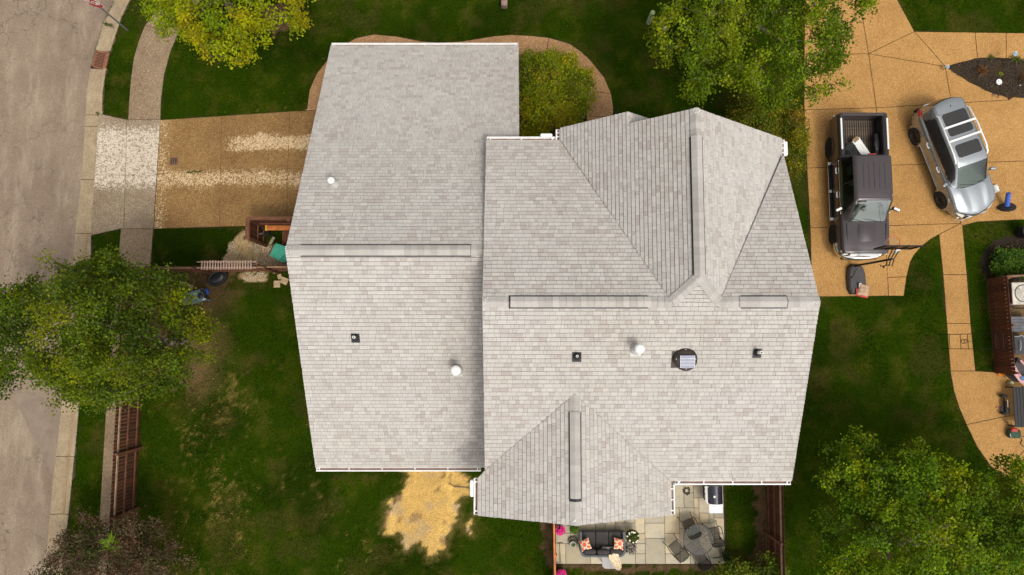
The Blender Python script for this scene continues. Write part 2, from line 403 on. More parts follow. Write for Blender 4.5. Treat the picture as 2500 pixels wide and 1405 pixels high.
cr = g.vor(.75, 'DISTANCE_TO_EDGE', 'Distance', co=n_.outputs[0])
crm = g.math('MULTIPLY', g.ramp(cr, .004, .016, 1, 0), g.ramp(g.noise(.3, 3), .42, .58, 0, .75))
c = g.mix(crm, c, (.10, .08, .06))
MAT['asphalt'] = g.bsdf(c, .9, 0, g.bump(g.vor(60, out='Distance'), .4, .006), .25)
# bluestone patio
g = G('patio_stone'); c = g.mix(1.0, g.mix(g.ramp(g.noise(2.2, 5, .65), .35, .7), (.47, .39, .26), (.40, .36, .27)), g.attr('tint'), 'MULTIPLY')
c = g.mix(g.ramp(g.noise(7, 5, .7), .5, .8, 0, .5), c, (.24, .19, .12)); c = g.mix(g.ramp(g.noise(1.1, 4), .55, .75, 0, .35), c, (.55, .47, .33))
MAT['patio'] = g.bsdf(c, .75, 0, g.bump(g.noise(20, 6), .4, .01), .35)
# ground + grass share colour attribute
g = G('lawn_soil'); c = g.mix(1.0, g.attr('gcol'), g.mix(g.ramp(g.noise(18, 6, .75), .3, .7), (.6, .6, .6), (1.35, 1.35, 1.35)), 'MULTIPLY')
c = g.mix(1.0, c, g.mix(g.ramp(g.noise(90, 3, .7), .3, .7), (.7, .7, .7), (1.3, 1.3, 1.3)), 'MULTIPLY')
MAT['ground'] = g.bsdf(c, 1.0, 0, g.bump(g.noise(25, 6, .8), .8, .03), .0)
g = G('grass_blade'); cc = g.attr('tint'); p1 = g.n.new('ShaderNodeBsdfDiffuse'); g.l.new(cc, p1.inputs[0]); p2 = g.n.new('ShaderNodeBsdfTranslucent'); g.l.new(cc, p2.inputs[0])
mx = g.n.new('ShaderNodeMixShader'); mx.inputs[0].default_value = .3; g.l.new(p1.outputs[0], mx.inputs[1]); g.l.new(p2.outputs[0], mx.inputs[2]); g.l.new(mx.outputs[0], g.out.inputs[0]); MAT['grass'] = g.m
g = G('leaf'); cc = g.attr('tint'); p1 = g.n.new('ShaderNodeBsdfPrincipled'); g.l.new(cc, p1.inputs[0]); p1.inputs['Roughness'].default_value = .45; p1.inputs['Specular IOR Level'].default_value = .1
p2 = g.n.new('ShaderNodeBsdfTranslucent'); g.l.new(g.mix(1.0, cc, (1.25, 1.15, .5), 'MULTIPLY'), p2.inputs[0])
mx = g.n.new('ShaderNodeMixShader'); mx.inputs[0].default_value = .35; g.l.new(p1.outputs[0], mx.inputs[1]); g.l.new(p2.outputs[0], mx.inputs[2]); g.l.new(mx.outputs[0], g.out.inputs[0]); MAT['leaf'] = g.m
# ================================================================== GROUND
def px(pts, z=0.0): return [W2(u, v, z) for u, v in pts]
asph_edge = [(300, -60), (280, 0), (253, 57), (232, 128), (221, 171), (212, 222), (209, 285), (202, 400), (195, 480), (184, 566), (176, 678), (165, 830), (150, 998), (139, 1096), (129, 1177), (118, 1306), (108, 1403), (102, 1480)]
kerb_out = [(340, -60), (317, 0), (296, 43), (268, 128), (258, 176), (250, 228), (249, 279), (240, 279), (239, 313), (236, 398), (228, 478), (222, 576), (221, 678), (205, 850), (194, 976), (185, 1079), (175, 1177), (165, 1274), (155, 1355), (148, 1480)]
road_poly = px([(-900, -900), (500, -900)] + asph_edge + [(0, 2300), (-900, 2300)], -.12)
kerb_in_w = px(kerb_out, 0)
road_zone = px([(-900, -900), (560, -900)] + kerb_out + [(50, 2300), (-900, 2300)], 0)

walkL1 = [(392, 293), (394, 242), (401, 185), (416, 128), (435, 83), (470, 30), (520, -40), (455, -60), (400, -20), (373, 37), (354, 63), (339, 100), (327, 142), (319, 199), (315, 256), (313, 293)]
walkL2 = [(295, 559), (375, 559), (368, 646), (288, 646)]
walkL3 = [(288, 646), (368, 646), (335, 998), (259, 998)]
walkL4 = [(259, 998), (335, 998), (318, 1270), (243, 1270)]
walkL5 = [(243, 1270), (318, 1270), (305, 1480), (228, 1480)]
apron = [(241, 278), (313, 293), (392, 293), (375, 559), (295, 559), (223, 575), (228, 478), (236, 364)]
driveL = [(392, 294), (542, 284), (741, 271), (960, 262), (960, 545), (700, 550), (598, 552), (376, 559)]
path_o = [(741, 271), (750, 267), (756, 220), (774, 180), (798, 150), (820, 126), (845, 108), (869, 94), (913, 85), (969, 90), (1029, 102), (1069, 106), (1129, 102), (1208, 89), (1248, 86), (1290, 88), (1340, 93), (1390, 108), (1420, 128), (1440, 147), (1475, 190), (1492, 230), (1497, 262), (1497, 330)]
path_i = [(1432, 330), (1432, 262), (1424, 222), (1400, 188), (1370, 165), (1330, 152), (1240, 148), (960, 150), (880, 165), (845, 210), (830, 268)]
mulchR = [(2318, 161), (2341, 154), (2371, 147), (2395, 142), (2431, 142), (2456, 143), (2500, 146), (2620, 150), (2620, 240), (2500, 240), (2475, 236), (2460, 240), (2446, 234), (2425, 229), (2407, 222), (2389, 212), (2365, 201), (2347, 189), (2323, 173)]
J0, J1, J2, J2b, J3, J4 = (2088, -60), (2120, 132), (2139, 264), (2150, 405), (2160, 552), (2169, 723)
slabsR = [
    [(1966, -60), J0, J1, (1963, 134)], [(1963, 134), J1, J2, (1963, 269)], [(1963, 269), J2, J2b, (1970, 411)],
    [(1970, 411), J2b, J3, (1978, 557)], [(1978, 557), J3, J4, (1982, 725)],
    [J3, (2344, 546), (2292, 573), (2272, 584), (2250, 601), (2231, 623), (2221, 642), (2213, 676), (2166, 678)],
    [(2166, 678), (2213, 676), (2206, 723), J4],
    [J1, (2307, 163), (2322, 253), J2], [J0, (2170, -60), (2190, 0), (2232, 78), J1], [J1, (2232, 78), (2307, 163)],
    [(2232, 78), (2380, 80), (2386, 143), (2371, 147), (2341, 154), (2318, 161), (2307, 163)],
    [(2380, 80), (2456, 81), (2456, 143), (2431, 142), (2395, 142), (2386, 143)],
    [(2456, 81), (2620, 83), (2620, 150), (2500, 146), (2456, 143)],
    [(2307, 163), (2323, 173), (2347, 189), (2365, 201), (2389, 212), (2407, 222), (2425, 229), (2446, 234), (2460, 240), (2461, 245), (2322, 253)],
    [J2, (2322, 253), (2335, 399), J2b], [(2322, 253), (2461, 245), (2475, 237), (2500, 240), (2620, 240), (2620, 390), (2335, 399)],
    [J2b, (2335, 399), (2344, 546), J3], [(2335, 399), (2620, 390), (2620, 536), (2494, 537), (2440, 539), (2386, 542), (2349, 551), (2344, 546)],
    [(2292, 573), (2344, 546), (2349, 551), (2360, 671), (2302, 671)], [(2302, 671), (2360, 671), (2369, 790), (2311, 790)],
    [(2311, 790), (2369, 790), (2381, 906), (2320, 906)],
    [(2320, 906), (2381, 906), (2474, 912), (2620, 914), (2620, 985), (2460, 1016), (2359, 1037), (2341, 995), (2328, 954)],
    [(2359, 1037), (2460, 1016), (2620, 985), (2620, 1000), (2500, 1100), (2447, 1159), (2418, 1138), (2385, 1091)],
    [(2447, 1159), (2500, 1100), (2620, 1000), (2620, 1280), (2500, 1195), (2470, 1175)]]
patio_px = [(1353, 1100), (1770, 1100), (1770, 1377), (1357, 1377)]
outlineR = [(1966, -60), (1963, 134), (1963, 269), (1970, 411), (1978, 557), (1982, 725), (2206, 723), (2213, 676), (2221, 642), (2231, 623), (2250, 601), (2272, 584), (2292, 573), (2302, 671), (2311, 790), (2320, 906), (2328, 954), (2341, 995), (2359, 1037), (2385, 1091), (2418, 1138), (2447, 1159), (2470, 1175), (2500, 1195), (2620, 1280),
            (2620, 914), (2474, 912), (2381, 906), (2369, 790), (2360, 671), (2349, 551), (2386, 542), (2440, 539), (2494, 537), (2620, 536), (2620, 83), (2500, 82), (2232, 78), (2190, 0), (2170, -60)]
hard = [px(p) for p in (walkL1, walkL2, walkL3, walkL4, walkL5, apron, driveL, path_o + path_i, outlineR, patio_px)]
hard.append([(-6.9, -4.1), (8.9, -4.1), (8.9, 6.9), (.1, 6.9), (.1, 11.6), (-6.9, 11.6)])
hard.append([(-.9, -5.2), (5.0, -5.2), (5.0, -4), (-.9, -4)])
sand_px = [(880 + a / 5.11, 1130 + b / 5.11) for a, b in [(480, -160), (500, 90), (600, 130), (600, 220), (530, 270), (540, 400), (450, 460), (370, 540), (310, 660), (340, 780), (370, 860), (480, 910), (540, 1000), (590, 1090), (680, 990), (760, 1000), (820, 1100), (830, 1190), (900, 1180), (960, 1140), (930, 1060), (1060, 1110), (1080, 960), (1120, 900), (1200, 780), (1220, 640), (1210, 520), (1140, 440), (1290, 460), (1380, 420), (1380, 310), (1350, 240), (1260, 180), (1100, 100), (1080, -160)]]
sand2_px = [(880 + a / 5.11, 1130 + b / 5.11) for a, b in [(1415, 660), (1385, 790), (1405, 850), (1370, 900), (1320, 860), (1345, 800), (1320, 740), (1370, 680)]]
sand = px(sand_px); sand2 = px(sand2_px)
gravel = px([(548, 632), (562, 600), (580, 572), (597, 562), (602, 590), (655, 600), (760, 600), (760, 648), (540, 655)])
gravel2 = px([(575, 665), (650, 662), (652, 676), (635, 690), (600, 688), (582, 678)])
dirt = px([(330, 662), (585, 662), (560, 690), (535, 735), (500, 770), (520, 850), (500, 930), (430, 960), (330, 900)])
mulch1 = px(mulchR)
mulch2 = px([(2393, 640), (2402, 610), (2425, 590), (2455, 580), (2620, 570), (2620, 690), (2405, 684)])
mulch3 = px([(1180, 150), (1330, 152), (1370, 165), (1400, 188), (1424, 222), (1432, 262), (1432, 400), (1180, 400)])
mulch4 = px([(1318, 1230), (1352, 1230), (1352, 1385), (1338, 1385), (1322, 1330)])
soil5 = px([(1352, 1378), (1772, 1378), (1770, 1392), (1500, 1396), (1352, 1390)])
soil6 = px([(1842, 1170), (1872, 1170), (1874, 1400), (1835, 1400), (1832, 1330), (1850, 1290), (1840, 1230)])
soil7 = px([(640, 20), (690, 15), (715, 45), (705, 75), (670, 90), (640, 70)])
soil8 = px([(1745, 70), (1790, 75), (1800, 110), (1775, 135), (1745, 115)])
soilR = px([(2458, 690), (2620, 690), (2620, 912), (2475, 912)])
gutterline = px([(225, -900), (225, 2300)])

def zones(x, y, jit=None):
    """ground colour (albedo) and grass density at points"""
    x = np.asarray(x, float); y = np.asarray(y, float)
    wx = x + (fbm(x, y, 2.2, 1, 5) - .5) * .6 + (fbm(x, y, 9, 8, 2) - .5) * .3; wy = y + (fbm(x, y, 2.2, 2, 5) - .5) * .6 + (fbm(x, y, 9, 9, 2) - .5) * .3
    if jit is not None: wx = wx + jit[0]; wy = wy + jit[1]
    n1 = fbm(x, y, .35, 3, 4); n2 = fbm(x, y, 1.6, 4, 5); n3 = fbm(x, y, 7, 5, 4)
    def C(c): return np.array(c)[None, :]
    def lerp(a, b, t): return a * (1 - t[:, None]) + b * t[:, None]
    g0 = C((.021, .042, .0016)); g1 = C((.042, .058, .003)); g2 = C((.012, .024, .0014))
    c = lerp(np.repeat(g0, len(x), 0), g1, sstep(.45, .72, n2) * .75)
    c = lerp(c, g2, sstep(.5, .3, n1) * .7)
    c = lerp(c, C((.07, .058, .014)), sstep(.55, .75, n2 * .6 + n3 * .4) * .5)
    dens = np.ones(len(x))
    # thatch specks in the back lawn and in front of the garage
    sp = fbm(x, y, 23, 11, 3); area = fbm(x, y, .55, 12, 3)
    back = ((x < -4) & (y < -1) & (x > -14.5)).astype(float) * 1.0 + ((y > 6.5) & (x > -14) & (x < -7)).astype(float) * .8
    line = np.exp(-((x + 12.0 - .12 * (y + 5)) / .35) ** 2) * (y < 0)
    f = sstep(.80, .98, (sp * .55 + .45 * fbm(x, y, 5, 17, 3)) + .34 * area * back + .14 * line) * np.clip(back + line, 0, 1)
    fl = f; c = lerp(c, C((.30, .20, .06)), f * .35)
    dry = sstep(.56, .70, fbm(x, y, .9, 15, 4)) * .4
    c = lerp(c, C((.06, .048, .012)), dry)
    def region(poly, soft=.12, wob=True):
        m = inpoly(wx if wob else x, wy if wob else y, poly); return m
    for poly in (dirt,):
        m = region(poly); t = m * .9; c = lerp(c, C((.115, .072, .035)) * (.7 + .7 * n3[:, None]), t * np.clip(.5 + n2, 0, 1)); dens = dens * np.where(m, np.where(n2 > .56, .35, .03), 1)
    rim = polydist(wx, wy, dirt); m = (rim < 1.1) & (x > -13.5) & (y < 2.4); c = lerp(c, C((.13, .085, .035)), m * sstep(1.1, 0, rim) * .6)
    for poly in (mulch3, soil7, soil8, mulch4, soil5, soil6):
        m = region(poly); c = lerp(c, C((.10, .062, .032)) * (.55 + .9 * n3[:, None]), m * .95); dens = np.where(m, .06, dens)
    for poly in (mulch1, mulch2):
        m = inpoly(x + (wx - x) * .15, y + (wy - y) * .15, poly); c = lerp(c, C((.034, .025, .019)) * (.5 + n3[:, None]), m * 1.0); dens = np.where(m, 0, dens)
    m = inpoly(x, y, soilR); c = lerp(c, C((.16, .10, .05)), m * 1.0); dens = np.where(m, 0, dens)
    for poly in (gravel, gravel2):
        m = region(poly); c = lerp(c, C((.44, .31, .16)) * (.5 + n3[:, None]), m * 1.0); dens = np.where(m, np.where(n2 > .6, .5, .02), dens)
    for poly in (sand, sand2):
        m = region(poly); sc = C((.60, .385, .115)) * (.75 + .5 * n3[:, None])
        sc = lerp(sc, C((.40, .30, .19)) * np.ones_like(sc), sstep(.52, .66, fbm(x, y * 1.6, 1.5, 21, 4)) * .8)
        sc = lerp(sc, C((.17, .09, .05)) * np.ones_like(sc), sstep(.62, .74, fbm(x, y, 3.3, 22, 4)) * .8)
        c = lerp(c, sc, m * 1.0); dens = np.where(m, .03, dens)
        d = polydist(wx, wy, poly); e = (~m) & (d < .35); c = lerp(c, C((.16, .12, .035)), e * sstep(.35, 0, d) * .7)
    hx = x if jit is None else x + (fbm(x, y, 4, 81, 3) - .5) * .22 + jit[0] * .3; hy = y if jit is None else y + (fbm(x, y, 4, 83, 3) - .5) * .22 + jit[1] * .3
    onhard = np.zeros(len(x), bool)
    for p in hard: onhard |= inpoly(hx, hy, p)
    road = inpoly(x, y, road_zone)
    dens = np.where(onhard | road, 0, dens)
    c = np.where((onhard | road)[:, None], C((.05, .035, .02)), c)
    return c, dens, onhard, road, fl

# one sheet to the horizon, fine near the house
fx = np.concatenate([[-600, -200, -80, -45, -30], np.arange(-24, 24.01, .12), [30, 45, 80, 200, 600]])
fy = np.concatenate([[-600, -200, -80, -40, -18], np.arange(-11, 16.51, .12), [25, 45, 80, 200, 600]])
GX, GY = np.meshgrid(fx, fy); gx = GX.ravel(); gy = GY.ravel()
gc, gd, gh, grd, _ = zones(gx, gy)
gz = np.where(grd, -.32, 0.0) + np.where(gh | grd, 0, (fbm(gx, gy, .8, 31, 3) - .5) * .03 - .01)
nx_, ny_ = len(fx), len(fy)
me = bpy.data.meshes.new('ground'); me.vertices.add(len(gx)); me.vertices.foreach_set('co', np.stack([gx, gy, gz], 1).astype(np.float32).ravel())
ii, jj = np.meshgrid(np.arange(nx_ - 1), np.arange(ny_ - 1)); a = (jj * nx_ + ii).ravel(); fc = np.stack([a, a + 1, a + 1 + nx_, a + nx_], 1)
me.loops.add(fc.size); me.loops.foreach_set('vertex_index', fc.ravel().astype(np.int32)); me.polygons.add(len(fc))
me.polygons.foreach_set('loop_start', np.arange(0, fc.size, 4, dtype=np.int32)); me.polygons.foreach_set('loop_total', np.full(len(fc), 4, np.int32))
me.update(calc_edges=True); at = me.color_attributes.new('gcol', 'FLOAT_COLOR', 'POINT'); at.data.foreach_set('color', np.concatenate([gc, np.ones((len(gc), 1))], 1).astype(np.float32).ravel())
me.materials.append(MAT['ground']); smooth(me)
tag(link('ground', me), 'dark green lawn ground with bare earth and dry patches round the grey-roofed house', kind='structure')

# ---- numpy quad/tri soup builder
def soup(name, verts, nper, tint, mat, parent=None):
    n = len(verts) // nper; me = bpy.data.meshes.new(name); me.vertices.add(len(verts)); me.vertices.foreach_set('co', verts.astype(np.float32).ravel())
    me.loops.add(len(verts)); me.loops.foreach_set('vertex_index', np.arange(len(verts), dtype=np.int32)); me.polygons.add(n)
    me.polygons.foreach_set('loop_start', np.arange(0, len(verts), nper, dtype=np.int32)); me.polygons.foreach_set('loop_total', np.full(n, nper, np.int32))
    me.update(calc_edges=True); at = me.color_attributes.new('tint', 'FLOAT_COLOR', 'POINT')
    at.data.foreach_set('color', np.concatenate([np.repeat(tint, nper, 0), np.ones((len(verts), 1))], 1).astype(np.float32).ravel())
    me.materials.append(mat); return link(name, me, parent)

rs = np.random.RandomState(3)
N = 820000
bx = rs.uniform(-23.2, 23.2, N); by = rs.uniform(-10.4, 15.6, N)
bc, bd_, _, _, bf = zones(bx, by, (rs.normal(0, .05, N), rs.normal(0, .05, N))); keep = rs.rand(N) < bd_; bx, by, bc, bf = bx[keep], by[keep], bc[keep], bf[keep]; n = len(bx)
th = rs.uniform(0, 2 * pi, n); ln = rs.uniform(.03, .075, n); le = rs.uniform(.01, .06, n); w = rs.uniform(.008, .016, n)
z0 = np.full(n, -.02); dx, dy = np.cos(th), np.sin(th)
v = np.zeros((n, 3, 3)); v[:, 0] = np.stack([bx - dy * w, by + dx * w, z0], 1); v[:, 1] = np.stack([bx + dy * w, by - dx * w, z0], 1); v[:, 2] = np.stack([bx + dx * le, by + dy * le, z0 + ln], 1)
br = rs.uniform(.45, 1.75, n)[:, None] * np.array([1, 1, 1]); tc = bc * br * (.15 + 1.0 * fbm(bx, by, 5.5, 61, 3) + .75 * vnoise(bx, by, 14, 63))[:, None]
yl = rs.rand(n) < .05; tc[yl] = np.array([.10, .085, .022]) * rs.uniform(.7, 1.3, (yl.sum(), 1)); fk = rs.rand(n) < bf * .6; tc[fk] = np.array([.40, .29, .09]) * rs.uniform(.6, 1.3, (fk.sum(), 1)); bl = rs.rand(n) < .08; tc[bl] *= np.array([1.3, 1.5, 1.2])
gr = soup('grass', v.reshape(-1, 3), 3, tc, MAT['grass']); tag(gr, 'short mown dark green grass blades with dry yellow specks', kind='stuff')

# ---- road, kerb, gutter
m = MB(); m.sheet(ccw(px([(-1500, -1500), (560, -1500), (420, -400)] + asph_edge + [(60, 1900), (-20, 2600), (-1500, 2600)], -.12)), -.12)
tag(m.build('road', MAT['asphalt']), 'worn light brown asphalt street along the left edge', kind='structure')
MAT['asphalt_dark'] = simple('patched_asphalt', (.215, .16, .118), .9, var=.12, vs=2, fine=45, fv=.22)
m = MB(); m.sheet(ccw(px([(26, 950), (152, 985), (141, 1090), (131, 1166), (84, 1075)], -.12)), -.116); tag(m.build('road_patch', MAT['asphalt_dark']), 'darker triangular asphalt patch beside the gutter at lower left', kind='structure')
kr = empty('kerb'); tag(kr, 'concrete kerb and gutter between the street and the grass strip', kind='structure')
def resample(pts, n):
    pts = [Vector((p[0], p[1])) for p in pts]; L = [0]
    for i in range(1, len(pts)): L.append(L[-1] + (pts[i] - pts[i - 1]).length)
    out = []
    for k in range(n):
        t = L[-1] * k / (n - 1); i = max(1, next((j for j in range(len(L)) if L[j] >= t), len(L) - 1))
        f = (t - L[i - 1]) / max(1e-9, L[i] - L[i - 1]); out.append(pts[i - 1].lerp(pts[i], f))
    return out
NK = 105
ea = resample(px(asph_edge, -.115), NK); eo = resample(px([p for p in kerb_out if p != (240, 279)], 0), NK)
def yidx(y): return min(range(NK), key=lambda i: abs(eo[i].y - y))
grate_y0 = W(250, 172).y; grate_y1 = W(262, 128).y
ig0 = yidx(grate_y1); ig1 = yidx(grate_y0)
ap0 = yidx(W(245, 279).y); ap1 = yidx(W(222, 576).y)
cuts = sorted(set([0, yidx(W(290, 57).y), ig0, ig1, ap0, yidx(W(235, 313).y), yidx(W(230, 440).y), ap1, NK - 1] + list(range(ap1 + 9, NK - 1, 9))))
for s0, s1 in zip(cuts[:-1], cuts[1:]):
    if s0 == ig0 and s1 == ig1: continue
    m = MB(); k = MB(); R1 = []; R2 = []
    for i in range(s0, s1 + 1):
        a_, o_ = ea[i].copy(), eo[i].copy()
        if i == s0 and s0: d = (ea[i + 1] - ea[i]).normalized() * .012; a_ += d; o_ += d
        if i == s1 and s1 < NK - 1: d = (ea[i] - ea[i - 1]).normalized() * .012; a_ -= d; o_ -= d
        ci = a_.lerp(o_, .78); low = ap0 <= i <= ap1; hz = -.06 if low else .005
        R1.append([(a_.x, a_.y, -.3), (a_.x, a_.y, -.112), (ci.x, ci.y, -.10), (ci.x, ci.y, -.3)])
        ci2 = a_.lerp(o_, .80)
        R2.append([(ci.x, ci.y, -.3), (ci.x, ci.y, -.099), (ci2.x, ci2.y, hz - .012), (ci2.x * .8 + o_.x * .2, ci2.y * .8 + o_.y * .2, hz), (o_.x, o_.y, hz), (o_.x, o_.y, -.3)])
    for mb, R, nm in ((m, R1, 'gutter_slab'), (k, R2, 'kerb_stone')):
        mb.rings(R, True, True, sm=False); mb.build(nm, MAT['kerb'], kr)
# storm drain
ga, gb = ea[ig0], ea[ig1]; gc_, gd_ = eo[ig0], eo[ig1]
ctr = (ga + gb + gc_ + gd_) / 4; ang = atan2((gb - ga).y, (gb - ga).x); Lg = (gb - ga).length; Wg = (gc_ - ga).length
dr = empty('storm_drain', (ctr.x, ctr.y, -.1), ang, 'rusty storm drain grate set in the gutter beside the kerb', 'storm drain')
if ((gc_ - ga).x * -sin(ang) + (gc_ - ga).y * cos(ang)) < 0: sgn = -1
else: sgn = 1
m = MB(); m.box((0, sgn * -.03 * Wg, -.12), (Lg * .98, Wg * .86, .02)); m.build('pit', MAT['darkgap'], dr)
m = MB(); y0_, y1_ = sorted((sgn * -.46 * Wg, sgn * .26 * Wg))
for sx in (-1, 1): m.box((sx * Lg * .465, (y0_ + y1_) / 2, -.005), (Lg * .05, y1_ - y0_, .05))
m.box((0, y0_ + .03, -.005), (Lg * .98, .06, .05)); m.box((0, y1_ - .03, -.005), (Lg * .98, .06, .05)); m.build('frame', MAT['rust'], dr)
b0 = None
for i in range(11):
    m = MB(); m.box((0, 0, 0), (Lg * .042, y1_ - y0_ - .1, .045))
    me_ = m.mesh('bar', MAT['rust']) if b0 is None else b0; b0 = me_
    o = link('bar', me_, dr); o.location = (-Lg * .42 + i * Lg * .084, (y0_ + y1_) / 2, -.004)
m = MB(); m.box((0, sgn * .38 * Wg, .045), (Lg * .98, Wg * .2, .12), bev=.02); m.build('kerb_plate', MAT['rust'], dr)

def slabs(name, label, polys, mat, z=.02, gap=.011, tints=None, piece='slab'):
    r = empty(name); tag(r, label, kind='structure')
    for i, p in enumerate(polys):
        q = inset(px(p), gap); m = MB(); n_ = len(q); q2 = inset(q, .008)
        m.add([(a, b, -.12) for a, b in q] + [(a, b, z - .008) for a, b in q] + [(a, b, z) for a, b in q2],
              [(k, (k + 1) % n_, (k + 1) % n_ + n_, k + n_) for k in range(n_)] + [(k + n_, (k + 1) % n_ + n_, (k + 1) % n_ + 2 * n_, k + 2 * n_) for k in range(n_)] + [tuple(range(2 * n_, 3 * n_))])
        m.build(piece, mat, r)
    return r
slabs('driveway', 'orange exposed aggregate driveway and walk under the pickup and the silver car', slabsR, MAT['drive_r'])
slabs('driveway', 'worn brown aggregate driveway leading from the street to the garage', [
    [(392, 294), (542, 284), (539, 420), (384, 424)], [(384, 424), (539, 420), (536, 554), (376, 559)],
    [(542, 284), (708, 273), (703, 413), (539, 420)], [(539, 420), (703, 413), (700, 549), (536, 554)],
    [(708, 273), (960, 262), (960, 405), (703, 413)], [(703, 413), (960, 405), (960, 545), (700, 549)]], MAT['drive_l'], gap=.004)
slabs('driveway_apron', 'pale scaled concrete apron crossing from street to brown driveway', [
    [(241, 278), (310, 293), (307, 428), (232, 428), (236, 364)], [(310, 293), (392, 293), (383, 428), (307, 428)],
    [(232, 428), (307, 428), (303, 559), (295, 559), (223, 575), (228, 478)], [(307, 428), (383, 428), (375, 559), (303, 559)]], MAT['apron'], gap=.006)
slabs('sidewalk', 'grey brown concrete sidewalk between the two grass strips', [
    [(392, 293), (394, 242), (401, 185), (416, 128), (435, 83), (354, 63), (339, 100), (327, 142), (319, 199), (315, 256), (313, 293)],
    [(354, 63), (435, 83), (470, 30), (520, -40), (455, -60), (400, -20), (373, 37)], walkL2, walkL3, walkL4, walkL5], MAT['walk_l'])
po, pi_ = path_o, path_i
slabs('porch_path', 'curving pebbled path from the brown driveway round the garage to the porch', [
    [(741, 271), (750, 267), (756, 220), (774, 180), (798, 150), (820, 126), (880, 165), (845, 210), (830, 268)],
    [(820, 126), (845, 108), (869, 94), (913, 85), (969, 90), (1029, 102), (1029, 150), (960, 150), (880, 165)],
    [(1029, 102), (1069, 106), (1129, 102), (1208, 89), (1248, 86), (1290, 88), (1340, 93), (1330, 152), (1240, 148), (1029, 150)],
    [(1340, 93), (1390, 108), (1420, 128), (1440, 147), (1475, 190), (1492, 230), (1424, 222), (1400, 188), (1370, 165), (1330, 152)],
    [(1424, 222), (1492, 230), (1497, 262), (1497, 285), (1432, 285), (1432, 262)], [(1432, 285), (1497, 285), (1497, 340), (1432, 340)]], MAT['path'], z=.03)

# ---- flagstone patio: squares of a 0.2 m module filled with mixed stones
PX0, PY0 = W2(1357, 1377); PX1 = W(1770, 1377).x; PY1 = PY0 + 6.2
pt = empty('patio'); tag(pt, 'cut flagstone patio behind the house under the sofa and glass table', kind='structure')
U_ = (PX1 - PX0) / 34; nxp, nyp = 34, 26; occ = [[False] * nyp for _ in range(nxp)]; rr = random.Random(12)
sizes = [(4, 4), (4, 3), (3, 4), (3, 3), (5, 4), (4, 5), (2, 3), (3, 2), (2, 2), (2, 4), (5, 5), (3, 5)]
for j in range(nyp):
    for i in range(nxp):
        if occ[i][j]: continue
        c = sizes[:]; rr.shuffle(c)
        for w_, h_ in c + [(2, 1), (1, 2), (1, 1)]:
            if i + w_ <= nxp and j + h_ <= nyp and not any(occ[a][b] for a in range(i, i + w_) for b in range(j, j + h_)): break
        for a in range(i, i + w_):
            for b in range(j, j + h_): occ[a][b] = True
        m = MB(); t = rr.uniform(.78, 1.16); hue = rr.random()
        m.cur = (t * (1.03 if hue > .6 else .98), t, t * (.93 if hue > .6 else 1.03))
        m.box((0, 0, 0), (w_ * U_ - .016, h_ * U_ - .016, .05), bev=.006)
        o = m.build('flagstone', MAT['patio'], pt); o.location = (PX0 + (i + w_ / 2) * U_, PY0 + (j + h_ / 2) * U_, .005 + rr.uniform(-.003, .003))

# ---- pebbles in the gravel patches and loose straw on the bare patch
def pebbles(name, label, poly, n, smin, smax, cols, mat, seed):
    rs = np.random.RandomState(seed); P = np.array(poly); x = rs.uniform(P[:, 0].min(), P[:, 0].max(), n); y = rs.uniform(P[:, 1].min(), P[:, 1].max(), n)
    wx = x + (fbm(x, y, 2.2, 1, 5) - .5) * .55; wy = y + (fbm(x, y, 2.2, 2, 5) - .5) * .55
    k = inpoly(wx, wy, poly) & (fbm(x, y, 1.6, 4, 5) < .64); x, y = x[k], y[k]; n = len(x); s = rs.uniform(smin, smax, n)
    V = []; 
    th = rs.uniform(0, pi, n); asp = rs.uniform(.6, 1, n)
    for face in range(5):
        pass
    ang_ = [0, pi / 2, pi, 3 * pi / 2]
    top = [np.stack([x + s * .55 * np.cos(th + a), y + s * .55 * asp * np.sin(th + a), np.full(n, .012) + s * .5], 1) for a in ang_]
    bot = [np.stack([x + s * np.cos(th + a), y + s * asp * np.sin(th + a), np.full(n, -.03)], 1) for a in ang_]
    faces = [top] + [[bot[i], bot[(i + 1) % 4], top[(i + 1) % 4], top[i]] for i in range(4)]
    V = np.stack([np.stack(f, 1) for f in faces], 1).reshape(-1, 3); cl = np.array(cols)[rs.randint(0, len(cols), n)] * rs.uniform(.7, 1.25, (n, 1))
    o = soup(name, V, 4, np.repeat(cl, 5, 0), mat); tag(o, label, kind='stuff'); return o
gp = G('pebble'); MAT['pebble'] = gp.bsdf(gp.attr('tint'), .85, 0, None, .3)
peb = [(.62, .50, .32), (.50, .36, .20), (.35, .24, .13), (.70, .62, .48)]
pebbles('gravel', 'pale pebble patch beside the wooden bin screen', gravel, 9000, .015, .035, peb, MAT['pebble'], 5)
pebbles('gravel', 'scattered pale pebbles in grass south of the plank fence', gravel2, 1500, .012, .03, peb, MAT['pebble'], 6)
pebbles('mulch', 'dark bark mulch chips in the pointed bed by the driveway', mulch1, 9000, .015, .04, [(.05, .035, .026), (.022, .016, .013), (.09, .06, .04)], MAT['pebble'], 7)
rs = np.random.RandomState(9); n = 16000; P = np.array(sand); x = rs.uniform(P[:, 0].min(), P[:, 0].max(), n); y = rs.uniform(P[:, 1].min(), P[:, 1].max(), n)
wx = x + (fbm(x, y, 2.2, 1, 5) - .5) * .55; wy = y + (fbm(x, y, 2.2, 2, 5) - .5) * .55; k = inpoly(wx, wy, sand) & (fbm(x, y, 2.5, 33, 3) < .58); x, y = x[k], y[k]; n = len(x)
th = rs.uniform(0, 2 * pi, n); L = rs.uniform(.02, .06, n); w = .0035; z = rs.uniform(.0, .015, n)
